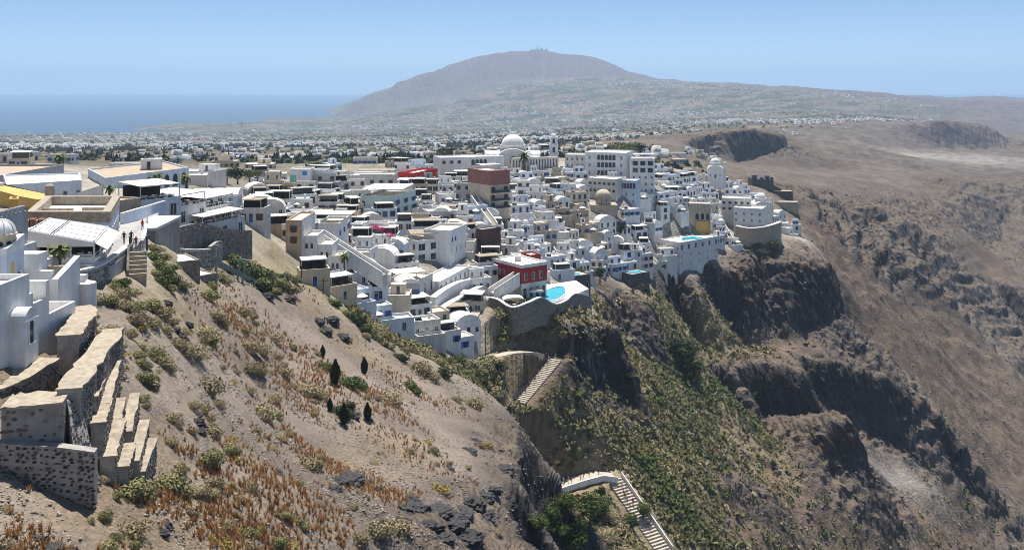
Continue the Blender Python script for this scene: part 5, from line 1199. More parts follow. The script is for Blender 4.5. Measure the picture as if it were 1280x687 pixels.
link_mesh('stones', np_mesh('stones', np.array(V), np.array(Fq), M['basalt2']), o)['kind'] = 'stuff'
# faded graffiti strokes on the cemented wall
gf = MB()
for k in range(9):
    a = P(52+3.2*k, 512+3*math.sin(k*1.7), 64.95+0.012*k); b = P(54+3.2*k, 518+4*math.sin(k*2.3), 64.95+0.012*k); gf.beam(a-Vector((0, 0.62, 0)), b-Vector((0, 0.62, 0)), 0.06, 0.03)
for k in range(5):
    a = P(2+3*k, 505+5*math.sin(k), 64.6); b = P(6+3*k, 510+6*math.cos(k), 64.6); gf.beam(a-Vector((0, 0.8, 0)), b-Vector((0, 0.8, 0)), 0.06, 0.03)
# narrow stepped terraces falling to the right
TZ = [((113, 497, 70.5), (131, 462, 77), 30, 1.1), ((131, 505, 72), (146, 448, 80), 36, 0.9), ((122, 530, 69), (136, 490, 74), 40, 1.2), ((140, 545, 71.5), (158, 470, 79.5), 30, 0.9), ((134, 572, 68.5), (150, 520, 73.5), 34, 1.3), ((158, 540, 73), (172, 478, 80), 22, 0.9), ((152, 585, 69.5), (166, 536, 74), 22, 1.2), ((168, 578, 71.5), (182, 520, 77.5), 18, 0.9), ((176, 590, 72), (196, 536, 77.5), 14, 0.7)]
TL = ['first', 'second', 'third', 'fourth', 'fifth', 'sixth', 'seventh', 'eighth', 'ninth']
for k, (a, b, hp, th) in enumerate(TZ):
    b = tuple(x+(y-x)*(0.62+0.3*((k*5) % 3)/2) for x, y in zip(a, b)); th = th*0.78; m_ = tuple((x+y)/2 for x, y in zip(a, b))
    stone_wall('step_wall', f'{TL[k]} narrow tan-topped stone wall stepping down from the house terraces', [a, m_, b], hp, th, 'coping', 0.34, sink=1.0)
# walkway
wk = [(108, 336, 105), (128, 330, 109), (146, 300, 122), (150, 282, 134), (160, 268, 146), (200, 262, 158), (196, 272, 150), (182, 280, 141), (180, 294, 130), (172, 306, 121), (160, 316, 116), (140, 332, 109.5)]
mb = MB(); pts_ = [P(*q) for q in wk]; pts_ = [Vector((q.x, q.y, max(q.z, ground(q.x, q.y)+0.12))) for q in pts_]
o = empty('walkway', pts_[0], 0); o['kind'] = 'structure'
area = sum(pts_[i].x*pts_[(i+1) % len(pts_)].y-pts_[(i+1) % len(pts_)].x*pts_[i].y for i in range(len(pts_)))
if area < 0: pts_.reverse()
zz = [q.z for q in pts_]
mb.prism([(q.x-o.location.x, q.y-o.location.y) for q in pts_], [z-2-o.location.z for z in zz], [z-o.location.z for z in zz]); mb.build('paving', M['pavers'], o)
wall_px('kerb_wall', 'low white kerb along the grassy edge of the walkway', [(178, 302, 121), (181, 292, 130), (184, 280, 141), (192, 272, 150)], 4, 0.35, 'white', 'white', n=3, sink=1.0)
stairs('stairway', 'short flight of worn stone steps below the walkway gate', on_ray(172, 348, 60)+Vector((0, 0, 0.15)), P(173, 314, 116.5), 2.0, 0.5, 0.5, 'stone', 'coping', (0, 1))
gt = empty('iron_gate', P(173, 310, 117.2), 0.1, 'black iron double gate at the top of the stone steps', 'gate')
for s in (-1, 1):
    mb = MB()
    for k in range(7): x = s*(0.08+k*0.13); mb.box(x-0.015, x+0.015, -0.015, 0.015, 0, 1.25)
    x0, x1 = (0.05, 0.92) if s > 0 else (-0.92, -0.05)
    for z in (0.1, 0.65, 1.2): mb.box(x0, x1, -0.02, 0.02, z-0.02, z+0.02)
    mb.build('gate_leaf', M['metal'], gt)
    mb = MB(); mb.box(s*1.05-0.1, s*1.05+0.1, -0.1, 0.1, -0.4, 1.5); mb.build('gate_post', M['metal'], gt)
# funicular frame
def truss(name, label, a, b, wdt, masts):
    a = Vector(a); b = Vector(b); ro = empty(name, a, 0, label, 'cable car track'); d = (b-a); L = d.length; e = d/L; sd = e.cross(Vector((0, 0, 1))).normalized()
    for s in (-1, 0, 1):
        mb = MB(); mb.beam(sd*s*wdt/2, d+sd*s*wdt/2, 0.22, 0.35); mb.build('rail', M['steel_green'], ro)
    n = int(L/1.2)
    cm_ = MB(); cm_.beam(-sd*wdt/2, sd*wdt/2, 0.12, 0.12); cme = cm_.mesh('cross_tie', M['post'])
    for k in range(n+1): link_mesh('cross_tie', cme, ro, tuple(d*k/n+Vector((0, 0, 0.2))))
    for t, h in masts:
        mb = MB(); c = d*t; mb.beam(c-Vector((0, 0, 3)), c+Vector((0.8, 0, h)), 0.3, 0.3); mb.beam(c+sd*wdt/2-Vector((0, 0, 3)), c+sd*wdt/2+Vector((0.8, 0, h)), 0.3, 0.3); mb.beam(c+Vector((0.8, 0, h)), c+sd*wdt/2+Vector((0.8, 0, h)), 0.25, 0.25); mb.build('mast', M['steel_green'], ro)
    return ro
truss('cable_car_track', 'green steel cable car frame with slanted masts below the stone wall', P(252, 318, 156), P(312, 350, 166), 2.6, ((0.15, 2.2), (0.7, 2.4)))
truss('cable_car_track', 'smaller rusted green cable car frame lower on the rocky slope', P(384, 392, 176), P(412, 420, 180), 2.0, ((0.6, 2.0),))
r_, p = blk('station_roof', 'flat pale roof of the low cable car machine house', 'hut', quad(222, 137, 250, 139, 7), -34, zpix(327, 138), 'stone', 'roof_white', 0.15)
r_, p = blk('station_roof', 'second lower pale roof slab beside the cable car frame', 'hut', quad(246, 142, 272, 145, 5), -36, zpix(345, 143), 'stone', 'roof_cream', 0.15)
def pole(px_, pyb, pyt_, Y_, label, arm=True):
    b = P(px_, pyb, Y_); h = (pyb-pyt_)/F*Y_; o = empty('utility_pole', b, 0.3, label, 'pole')
    mb = MB(); mb.tube((0, 0, -1.5), (0, 0, h), 0.16, 0.11, 8); mb.build('shaft', M['frame_brown'], o)
    if arm:
        mb = MB(); mb.beam((-1.0, 0, h-0.7), (1.0, 0, h-0.7), 0.12, 0.12)
        for x in (-0.9, -0.3, 0.3, 0.9): mb.tube((x, 0, h-0.64), (x, 0, h-0.4), 0.05)
        mb.build('crossarm', M['frame_brown'], o)
pole(377, 366, 332, 190, 'dark wooden pole with crossarm rising before the palm court'); pole(404, 384, 347, 193, 'thin dark wooden pole above the lower canopies'); pole(234, 250, 222, 200, 'tall dark pole behind the striped shade restaurant', False); pole(656, 480, 440, 257, 'slim lamp pole beside the donkey steps', False); pole(607, 452, 408, 248, 'slim pole on the bushy bank below the lane', False)
# ------------------------------------------------------------------ the rest of the town: single houses, each its own size, openings and roof
def inpoly(x, y, poly):
    c = False; j = len(poly)-1
    for i in range(len(poly)):
        if ((poly[i][1] > y) != (poly[j][1] > y)) and (x < (poly[j][0]-poly[i][0])*(y-poly[i][1])/(poly[j][1]-poly[i][1])+poly[i][0]): c = not c
        j = i
    return c
TOWN = [(318, 296), (300, 262), (262, 246), (300, 231), (350, 226), (395, 236), (440, 236), (560, 224), (640, 213), (830, 213), (905, 224), (955, 258), (1006, 290), (975, 300), (945, 300), (905, 314), (872, 334), (850, 346), (815, 352), (790, 345), (760, 352), (730, 360), (700, 352), (690, 345), (612, 345), (596, 380), (590, 432), (560, 432), (515, 425), (470, 395), (430, 372), (395, 350), (345, 300)]
NUMW = ['no', 'one', 'two', 'three', 'four', 'five', 'six', 'seven', 'eight', 'nine', 'ten', 'eleven', 'twelve']
def relation(x, y):
    b = min(LANDMARK, key=lambda l: (l[1]-x)**2+(l[2]-y)**2)
    return b[0]
HLAB = {}
SUBPARTS = False
UMB = []
def house(x, y, yaw, w, d, h, wall, roofm, kind, wincol, z=None, cat='house', group='white houses of the cliff town', rel=None):
    """one house; front faces the local -y side"""
    c, s = math.cos(yaw), math.sin(yaw)
    def T(u, v): return (x+u*c-v*s, y+u*s+v*c)
    base = [T(-w/2, -d/2), T(w/2, -d/2), T(w/2, d/2), T(-w/2, d/2)]
    gz = [ground(*p) for p in base]
    lo, hi = min(gz), max(gz)
    zt = max(0.35*lo+0.65*hi+h*0.75, lo+h)
    st = max(1, min(3, int(round((zt-(lo+hi)/2)/3.2))))
    feat = {'flat': 'flat parapet roof', 'setback': 'set-back upper storey', 'vault': 'rounded vault roof', 'canopy': 'canopy roof terrace', 'terrace': 'walled front terrace', 'reed': 'reed pergola roof', 'hut': 'roof stair hut'}[kind]
    n = max(1, int(w/2.6))
    sh = {'blue': 'blue-shuttered', 'brown': 'brown-framed', 'green': 'green-framed', 'white': 'white-framed', 'white_arch': 'arched'}[wincol]
    label = f"{WALLWORD[wall]} {NUMW[st]}-storey house with {feat} and {NUMW[n]} {sh} windows {'per floor' if n > 1 else ''} {rel or relation(x, y)}".replace('one blue-shuttered windows', 'one blue-shuttered window').replace('  ', ' ')
    if n == 1: label = label.replace('windows', 'window')
    label = ' '.join(label.split()[:16])
    HLAB[label] = HLAB.get(label, 0)+1
    nm = {'canopy': 'rooftop_restaurant', 'reed': 'pergola_house', 'vault': 'vaulted_house', 'terrace': 'terrace_house'}.get(kind, 'house') if rel is None else 'house'
    label = label.replace(' house with', ' rooftop restaurant with') if nm == 'rooftop_restaurant' else label
    label = ' '.join(label.split()[:16])
    root, p = blk(nm, label, 'restaurant' if nm == 'rooftop_restaurant' else cat, base, lo-1.5, zt, wall, roofm, rnd.choice((0.3, 0.45, 0.6)), group=group)
    p = ccw(base); i = min(range(4), key=lambda k: math.hypot(p[k][0]-base[0][0], p[k][1]-base[0][1])); p = p[i:]+p[:i]; e = edges(p)
    zs = [zt-2.45-3.1*k for k in range(st) if zt-2.45-3.1*k > gz[0]-0.4]
    ww = rnd.choice((0.9, 1.1, 1.3)); wh = rnd.choice((1.3, 1.5, 2.0))
    if wincol == 'white_arch': wh = 1.9
    if kind in ('canopy', 'reed') and rnd.random() < 0.6: ww = rnd.choice((1.7, 2.1)); wh = 1.9
    rows(root, *e[0], zs, n, ww, wh, wincol, margin=0.7)
    if rnd.random() < 0.8:
        on_edge(root, *e[0], rnd.uniform(0.9, w-0.9) if n == 1 else w/2+0.0 if n % 2 == 0 else w*0.25+0.3, zs[-1]-0.45 if zs else zt-2.9, door_mesh(0.9, 2.0, rnd.choice(('blue', 'brown', 'white', 'green'))), 'door', 0.02)
    m = max(1, int(d/3.2))
    for k in (3, 1):
        if rnd.random() < 0.75: rows(root, *e[k], zs[:2], m, 0.9, 1.2, 'blue' if wincol == 'blue' else 'white', margin=0.8)
    r = root.location
    if kind == 'setback':
        q = [T(-w*0.5+0.3, -d*0.05), T(w*rnd.uniform(0.1, 0.45), -d*0.05), T(w*0.45, d/2-0.3), T(-w*0.5+0.3, d/2-0.3)]
        q = [T(-w*0.42, 0.0), T(w*0.30, 0.0), T(w*0.30, d*0.46), T(-w*0.42, d*0.46)]
        blk('wall', None, None, q, zt, zt+2.7, wall, roofm, 0.3, root=root, part='upper_storey')
        rows(root, *edges(q)[0], [zt+0.6], 2, 0.8, 1.4, wincol if wincol != 'blue' else 'blue', margin=0.6); rows(root, *edges(q)[3], [zt+0.8], 1, 0.7, 1.0, 'white')
    elif kind == 'vault':
        vb = MB(); vb.vault(-w/2+0.1, w/2-0.1, -d/2+0.1, d/2-0.1, 0.05, min(w*0.32, 2.4), 10, 0, 'y'); vb.build('vault_roof', M[wall if wall in ('white', 'offwhite', 'cream') else 'white'], root, (x-r.x, y-r.y, zt-r.z), yaw)
    elif kind in ('canopy', 'reed'):
        cc = T(0, rnd.uniform(-0.1, 0.1)*d)
        canopy(root, *cc, zt, w*rnd.uniform(0.7, 0.98), d*rnd.uniform(0.6, 0.95), yaw, rnd.uniform(2.2, 2.7), {'reed': 'reed'}.get(kind, rnd.choice(('canopy', 'canopy_white', 'canopy'))), rnd.uniform(-0.3, 0.3))
        gr_ = MB(); gr_.box(-w*0.40, w*0.40, d*0.05, d*0.40, 0, 2.0); gr_.build('under_canopy_shade', M['glass'] if rnd.random() < 0.5 else M['dark'], root, (x-r.x, y-r.y, zt+0.02-r.z), yaw)  # dark box added to stand for the shade below the canopy
        if rnd.random() < 0.6:
            tb_ = MB()
            for k in range(max(2, int(w/2))):
                tx = -w/2+0.8+(w-1.6)*k/max(1, int(w/2)-1); ty = -d*0.25
                tb_.box(tx-0.4, tx+0.4, ty-0.4, ty+0.4, 0.68, 0.74); tb_.box(tx-0.05, tx+0.05, ty-0.05, ty+0.05, 0, 0.68); tb_.box(tx-0.25, tx+0.2, ty+0.6, ty+1.0, 0, 0.85)
            tb_.build('terrace_furniture', M['frame_brown'], root, (x-r.x, y-r.y, zt+0.03-r.z), yaw)['kind'] = 'stuff'
    elif kind == 'terrace':
        td = rnd.uniform(2.2, 3.6); tz = max(zt-rnd.choice((3.0, 3.2)), min(gz)+0.4)
        q = [T(-w/2, -d/2-td), T(w/2, -d/2-td), T(w/2, -d/2-0.02), T(-w/2, -d/2-0.02)]
        lo2 = min(ground(*a) for a in q)
        blk('wall', None, None, q, min(lo2, tz)-1.5, tz, wall, 'roof_cream', 0.8, root=root, part='terrace_wall')
        if rnd.random() < 0.6: UMB.append((*T(rnd.uniform(-0.25, 0.25)*w, -d/2-td/2), tz))
    elif kind == 'hut':
        q = [T(-w*0.1, 0), T(w*0.35, 0), T(w*0.35, d*0.42), T(-w*0.1, d*0.42)]
        blk('wall', None, None, q, zt, zt+2.3, wall, roofm, 0.15, root=root, part='stair_hut'); rows(root, *edges(q)[0], [zt+0.05], 1, 0.8, 1.9, 'brown')
    if rnd.random() < 0.35:
        cb_ = MB(); cb_.box(-0.3, 0.3, -0.3, 0.3, 0, 1.2); cb_.box(-0.38, 0.38, -0.38, 0.38, 1.2, 1.35); cb_.build('chimney', M[wall], root, (*[a-b for a, b in zip(T(w*0.32, d*0.3), r[:2])], zt-r.z), yaw)
    if rnd.random() < 0.4 and kind in ('flat', 'terrace'):
        cb_ = MB(); cb_.tube((-0.7, 0, 0.95), (0.7, 0, 0.95), 0.28, n=8); cb_.add([(-0.9, -1.3, 0.15), (0.9, -1.3, 0.15), (0.9, -0.1, 0.85), (-0.9, -0.1, 0.85)], [(0, 1, 2, 3), (3, 2, 1, 0)], 1); cb_.box(-0.6, 0.6, -0.2, 0.2, 0, 0.7, 0)
        cb_.build('solar_heater', [M['post'], M['glass']], root, (*[a-b for a, b in zip(T(-w*0.2, 0), r[:2])], zt-r.z), yaw+rnd.uniform(-1, 1))
    return root

spots = []
py = 214.0
while py < 436:
    stp = 5.2+(py-214)*0.036
    px = 318+rnd.uniform(0, 14)
    while px < 1010:
        pw_ = 13.2+(max(0, 650-px))*0.022+(py-214)*0.05
        jx = px+rnd.uniform(-4, 4); jy = py+rnd.uniform(-stp*0.45, stp*0.45)
        px += pw_
        if not inpoly(jx, jy, TOWN): continue
        g = on_ray(jx, jy, 150)
        if g is None or g.y < 200 or g.y > 640: continue
        spots.append((g.x, g.y, g.z, jx, jy))
    py += stp
spots.sort(key=lambda q: q[1])
placed = []
for (x, y, z, jx, jy) in spots:
    right = jx > 620
    scale = 0.92 if not right else 0.84
    w = rnd.uniform(5.4, 10.2)*scale; d = rnd.uniform(5.0, 7.8)*scale; h = rnd.choice((3.2, 3.4, 3.6, 5.2, 6.2)) if right else rnd.choice((3.2, 3.4, 3.6, 4.2, 5.8))
    if jy < 228: h = min(h, 4.0)
    rr = 0.5*min(w, d)
    if any((x-a)**2+(y-b)**2 < (r+rr*0.9)**2 for a, b, r in TAKEN): continue
    if any((x-a)**2+(y-b)**2 < (0.58*(r+rr)+1.5)**2 for a, b, r in placed): continue
    placed.append((x, y, rr))
    u = rnd.random()
    if right:
        yaw = rnd.choice((0.35, 0.5, 0.2, 0.65, -0.15))+rnd.uniform(-0.1, 0.1)
        wall = 'white' if u < 0.72 else 'paleblue' if u < 0.80 else 'offwhite' if u < 0.92 else 'cream' if u < 0.96 else 'beige'
        if 660 < jx < 745 and 262 < jy < 330 and rnd.random() < 0.55: wall = rnd.choice(('beige', 'cream', 'offwhite', 'beige'))
        kind = rnd.choice(('flat', 'setback', 'terrace', 'terrace', 'terrace', 'vault', 'setback', 'flat', 'hut', 'canopy'))
        roofm = rnd.choice(('roof_white', 'roof_white', 'roof_white', 'roof_cream'))
        wc = rnd.choice(('blue', 'brown', 'white', 'white', 'white_arch', 'blue'))
    else:
        yaw = rnd.choice((0.3, 0.1, 0.45, -0.1, 0.0))+rnd.uniform(-0.12, 0.12)
        wall = 'white' if u < 0.52 else 'offwhite' if u < 0.74 else 'paleblue' if u < 0.82 else 'cream' if u < 0.9 else 'grey' if u < 0.96 else 'beige'
        kind = rnd.choice(('canopy', 'canopy', 'reed', 'canopy', 'flat', 'setback', 'terrace', 'terrace', 'hut', 'vault'))
        roofm = rnd.choice(('roof_white', 'roof_cream', 'roof_grey', 'roof_cream', 'roof_white'))
        wc = rnd.choice(('brown', 'white', 'white', 'brown', 'white_arch', 'blue'))
    house(x, y, yaw, w, d, h, wall, roofm, kind, wc)
print('houses', len(placed), 'labels shared', sum(1 for v in HLAB.values() if v > 1), 'of', len(HLAB))
for k, (px_, py_) in enumerate(((392, 356), (406, 366), (424, 374), (441, 378), (456, 388), (470, 397), (486, 406), (502, 414), (521, 420), (470, 374), (490, 388), (455, 364), (505, 400), (556, 428), (576, 434), (563, 408), (442, 356), (474, 360), (495, 370), (412, 352), (520, 396), (434, 364), (536, 424))):
    g = on_ray(px_, py_, 195)
    if g is None or any((g.x-a)**2+(g.y-b)**2 < 4.6**2 for a, b, r in placed): continue
    placed.append((g.x, g.y, 3))
    house(g.x, g.y, rnd.choice((0.5, 0.35, 0.7)), rnd.uniform(5, 8), rnd.uniform(4.2, 5.6), rnd.choice((2.8, 3.0, 3.2)), rnd.choice(('white', 'white', 'offwhite', 'cream', 'paleblue')), rnd.choice(('roof_cream', 'roof_white', 'roof_grey')), rnd.choice(('canopy', 'terrace', 'canopy', 'flat', 'reed', 'terrace')), rnd.choice(('brown', 'white', 'blue')))
# stair lanes and low garden walls between the houses
gq = random.Random(21); gaps = []
for k in range(260):
    px_, py_ = gq.uniform(400, 960), gq.uniform(230, 345)
    if not inpoly(px_, py_, TOWN): continue
    g = on_ray(px_, py_, 200)
    if g is None or g.y > 560: continue
    if any((g.x-a)**2+(g.y-b)**2 < (r+1.2)**2 for a, b, r in placed) or any((g.x-a)**2+(g.y-b)**2 < (r*0.9+1)**2 for a, b, r in TAKEN) or any((g.x-a)**2+(g.y-b)**2 < 36 for a, b in gaps): continue
    gaps.append((g.x, g.y))
    gx_ = ground(g.x+2, g.y)-ground(g.x-2, g.y); gy_ = ground(g.x, g.y+2)-ground(g.x, g.y-2); gl_ = math.hypot(gx_, gy_)
    if gl_ < 0.5: continue
    ux, uy = gx_/gl_, gy_/gl_
    if len(gaps) % 2:
        a = Vector((g.x-ux*4, g.y-uy*4, ground(g.x-ux*4, g.y-uy*4)+0.2)); b = Vector((g.x+ux*4, g.y+uy*4, ground(g.x+ux*4, g.y+uy*4)+0.2))
        stairs('stairway', f'short whitewashed stair lane squeezed between houses {relation(g.x, g.y)}', a, b, 1.5, 0.8)['group'] = 'stair lanes between the houses'
    else:
        a = (g.x-uy*4-ux*0.6, g.y+ux*4-uy*0.6); b = (g.x+uy*4-ux*0.6, g.y-ux*4-uy*0.6); m_ = (g.x-ux*1.2, g.y-uy*1.2)
        zz = [ground(*q) for q in (a, m_, b)]; top = max(zz)+0.9
        curved_wall('garden_wall', f'low white garden wall holding a terrace {relation(g.x, g.y)}', [a, m_, b], [z-1.5 for z in zz], [top]*3, 0.35, 'white', None)['group'] = 'garden walls between the houses'
print('gaps', len(gaps))
# parasols on terraces
um = MB(); um.lathe((0, 0, 2.0), [(1.45, 0), (1.4, 0.06), (0.75, 0.42), (0.05, 0.72)], 8); umm = um.mesh('parasol_cloth', M['canopy_white'])
up = MB(); up.tube((0, 0, 0), (0, 0, 2.75), 0.04); up.lathe((0, 0, 0), [(0.0, 0.1), (0.3, 0.1), (0.32, 0)], 8); upm = up.mesh('pole', M['post'])
for (x, y, z) in UMB:
    o = empty('parasol', (x, y, z), rnd.uniform(0, 1), f'small white parasol on a walled house terrace {relation(x, y)}', 'parasol', 'white parasols on house terraces')
    link_mesh('parasol_cloth', umm, o); link_mesh('pole', upm, o)
# ------------------------------------------------------------------ plants, stones, paths, people, the far plain
def leaf_mat(name, c1, c2, scale=3.0, trans=0.15):
    m = bpy.data.materials.new(name); nt, b = nodes_of(m); L = nt.links; N = nt.nodes
    oi = N.new('ShaderNodeObjectInfo'); geo = N.new('ShaderNodeNewGeometry')
    n = N.new('ShaderNodeTexNoise'); n.inputs['Scale'].default_value = scale; n.inputs['Detail'].default_value = 3
    L.new(geo.outputs['Position'], n.inputs['Vector'])
    ad = N.new('ShaderNodeMath'); ad.operation = 'MULTIPLY_ADD'; ad.inputs[1].default_value = 0.5; L.new(oi.outputs['Random'], ad.inputs[0]); L.new(n.outputs[0], ad.inputs[2])
    r = N.new('ShaderNodeValToRGB'); r.color_ramp.elements[0].position = 0.45; r.color_ramp.elements[1].position = 1.0
    r.color_ramp.elements[0].color = (*c1, 1); r.color_ramp.elements[1].color = (*c2, 1)
    L.new(ad.outputs[0], r.inputs[0]); L.new(r.outputs[0], b.inputs['Base Color'])
    b.inputs['Roughness'].default_value = 0.8; b.inputs['Specular IOR Level'].default_value = 0.15
    return m
LM = {'dry': leaf_mat('dry_bush_leaf', (0.24, 0.195, 0.11), (0.40, 0.335, 0.19)),
      'olive': leaf_mat('olive_bush_leaf', (0.15, 0.14, 0.06), (0.30, 0.28, 0.13)),
      'green': leaf_mat('green_bush_leaf', (0.075, 0.10, 0.03), (0.18, 0.20, 0.07)),
      'dark': leaf_mat('dark_shrub_leaf', (0.018, 0.032, 0.014), (0.045, 0.065, 0.025)),
      'yellow': leaf_mat('yellow_herb_leaf', (0.30, 0.22, 0.06), (0.42, 0.33, 0.10)),
      'orange': leaf_mat('rusty_grass_blade', (0.34, 0.165, 0.06), (0.48, 0.31, 0.14)),
      'pine': leaf_mat('pine_needle', (0.05, 0.075, 0.02), (0.13, 0.165, 0.045)),
      'pink': leaf_mat('bougainvillea_petal', (0.50, 0.03, 0.16), (0.70, 0.08, 0.26))}
M['bark'] = mat('bark', (0.13, 0.095, 0.07), var=0.2, scale=4)
M['twig'] = mat('dry_twig', (0.20, 0.155, 0.11), var=0.2, scale=4)
def leafcloud(n, rx, ry, rz, size, seed, hemi=True, lumps=5, asp=1.0):
    """leaf-sized quads through a lumpy crown; returns verts, quads"""
    g = np.random.default_rng(seed)
    cen = g.normal(size=(lumps, 3)); cen /= np.linalg.norm(cen, axis=1)[:, None]; cen *= g.uniform(0.25, 0.62, (lumps, 1))
    if hemi: cen[:, 2] = np.abs(cen[:, 2])*0.9
    rad = g.uniform(0.36, 0.6, lumps)
    k = g.integers(0, lumps, n)
    d = g.normal(size=(n, 3)); d /= np.linalg.norm(d, axis=1)[:, None]
    p = cen[k]+d*(rad[k]*g.uniform(0.55, 1.0, n)**0.5)[:, None]
    if hemi: p[:, 2] = np.where(p[:, 2] < 0.02, g.uniform(0.0, 0.25, n), p[:, 2])
    nrm = d+g.normal(size=(n, 3))*0.55; nrm /= np.linalg.norm(nrm, axis=1)[:, None]
    t = np.cross(nrm, g.normal(size=(n, 3))); t /= np.linalg.norm(t, axis=1)[:, None]+1e-9
    b = np.cross(nrm, t)
    s = size*g.uniform(0.6, 1.3, (n, 1))
    P_ = p*np.array([rx, ry, rz])
    v = np.stack([P_-t*s*asp, P_+b*s*0.5-t*s*0.1, P_+t*s*asp, P_-b*s*0.5+t*s*0.1], 1).reshape(-1, 3)
    f = np.arange(n*4).reshape(-1, 4)
    return v, f
BUSH = {}
for kind, (n, size, rz) in {'dry': (2000, 0.075, 0.72), 'olive': (1800, 0.085, 0.8), 'green': (1500, 0.10, 0.85), 'dark': (1500, 0.09, 0.95), 'yellow': (800, 0.09, 0.5)}.items():
    BUSH[kind] = []
    for v in range(3):
        V, Fq = leafcloud(n, 1, 1, rz, size, 100+v*7+len(kind), True, 9)
        me = np_mesh('foliage', V, Fq, LM[kind]); tw = MB()
        for k in range(7):
            a = k*0.9; tw.tube((0, 0, -0.15), (0.55*math.cos(a), 0.55*math.sin(a), rz*0.6), 0.03, 0.01, 4, caps=False)
        BUSH[kind].append((me, tw.mesh('stems', M['twig'])))
def surf(x, y):
    X2, Y2, Z2, a, W, d, rk_ = terrain_points(np.array([x], float), np.array([y], float))
    return Vector((X2[0], Y2[0], Z2[0]))
BW = {'dry': 'dry grey-tan', 'olive': 'olive green', 'green': 'fresh green', 'dark': 'dark green', 'yellow': 'yellow flowering'}
def near_phrase(px, py):
    for (x, y, r, t) in ((173, 345, 26, 'beside the iron gate steps'), (205, 330, 34, 'on the grassy bank beside the concrete pier'), (130, 365, 40, 'under the café walkway wall'), (135, 500, 60, 'among the stepped tan walls'), (190, 600, 45, 'at the foot of the stepped walls'), (282, 335, 30, 'under the cable car frame'), (335, 345, 38, 'on the rocky knoll before the tan guest house'), (430, 490, 45, 'beside the small cypresses'), (450, 405, 36, 'on the crest below the wooden poles'), (580, 455, 45, 'on the bank under the stepped lane'), (510, 655, 60, 'beside the black lava outcrop'), (60, 670, 60, 'beside the dark hollow below the black stone wall'), (200, 430, 50, 'on the upper scree below the gate')):
        if (px-x)**2+(py-y)**2 < r*r: return t
    if px < 215: return 'below the house terraces'
    if px < 380 and py < 400: return 'on the slope below the retaining wall'
    if py > 580: return 'on the lower rubble slope'
    if px > 480: return 'toward the rocky spur edge'
    return 'on the open scree slope'
def bush(pos, r, kind, label, group, rot=None, name='bush'):
    o = empty(name, pos, rnd.uniform(0, 6.28) if rot is None else rot, label, name, group)
    o.scale = (r*rnd.uniform(0.9, 1.15), r*rnd.uniform(0.9, 1.15), r*rnd.uniform(0.8, 1.05))
    f, s = rnd.choice(BUSH[kind]); link_mesh('foliage', f, o); link_mesh('stems', s, o)
    return o
BL = """259 479 18 dry;327 514 17 dry;264 535 12 dry;180 467 13 olive;275 459 6 dry;341 492 9 dry;341 418 12 dry;312 428 15 dry;325 432 13 dry;230 432 16 dry;244 440 14 dry;190 436 15 olive;200 448 14 dry;212 460 10 dry;250 408 17 dry;261 420 9 green;317 403 6 dry;306 412 6 dry;268 390 12 dry;278 400 9 dry;257 362 12 olive;302 388 11 dry;314 394 9 dry;220 425 13 dry;345 441 9 dry;313 455 14 dry;352 459 12 dry;383 482 15 dry;396 490 9 dry;222 527 7 dry;289 556 11 dry
262 566 16 olive;265 592 14 dry;312 602 9 dry;298 618 8 dry;285 557 10 olive;163 645 18 dry;160 600 20 olive;180 603 18 olive;205 592 18 olive;222 598 16 olive;240 606 12 dry;6 632 9 dry;6 674 14 dry;298 655 8 yellow;277 673 13 yellow;262 668 8 yellow;386 579 17 dry;371 604 8 dry;434 478 12 green;446 480 12 green;486 496 15 dry;510 480 9 green;519 488 7 green;592 506 12 dry;569 498 7 dry;555 466 10 dark;500 448 9 dark;532 556 6 yellow;543 612 9 yellow;552 618 7 yellow;525 460 13 dry;540 470 10 dry;470 664 18 dry;496 668 16 dry;450 672 12 dry;406 458 10 green;421 510 12 dark;430 520 10 dark;436 505 8 dark
150 372 14 dry;165 378 13 olive;182 372 14 olive;200 385 14 dry;212 392 12 dry;170 395 12 dry;188 398 12 dry;160 412 10 dry;175 425 9 dry;206 408 10 dry;228 408 9 dry;130 368 12 olive;118 372 10 dry;143 352 9 olive;150 345 9 green;163 358 9 olive;152 360 11 dry;108 352 9 olive;98 356 8 dark;106 395 10 olive;112 404 8 dark;138 455 10 dark;146 450 9 olive;131 548 9 green;128 530 6 green;340 560 6 dry;360 540 6 dry
190 318 9 green;196 326 10 green;204 334 11 green;212 342 11 olive;220 350 10 olive;188 306 8 olive;193 334 9 olive;201 346 10 green;210 355 9 olive;228 356 8 olive;196 308 7 olive;204 320 8 olive;214 332 8 olive
290 322 12 green;300 330 13 green;312 326 12 olive;322 334 14 green;334 342 12 olive;345 352 12 olive;352 342 10 green;360 360 11 olive;283 332 9 olive;330 350 12 green;340 362 10 olive;366 345 9 olive;310 342 11 dark;325 358 10 dark;240 300 7 green;246 304 7 dark;232 296 6 green;276 300 9 dark;284 304 8 dark;270 345 9 olive;282 352 9 dry;262 352 8 olive
432 392 8 green;440 398 8 green;446 404 9 dark;452 410 9 green;460 416 8 olive;468 422 8 olive;476 428 8 olive;486 434 8 dry;438 384 7 dark;444 390 8 dark;456 420 7 dry;414 376 7 green;420 380 6 green;505 440 7 olive;530 446 8 olive;545 452 9 olive;565 458 10 olive;580 462 10 olive;595 460 12 olive;610 455 12 olive;600 470 10 olive;620 465 10 dark;572 446 9 green;585 450 9 dry"""
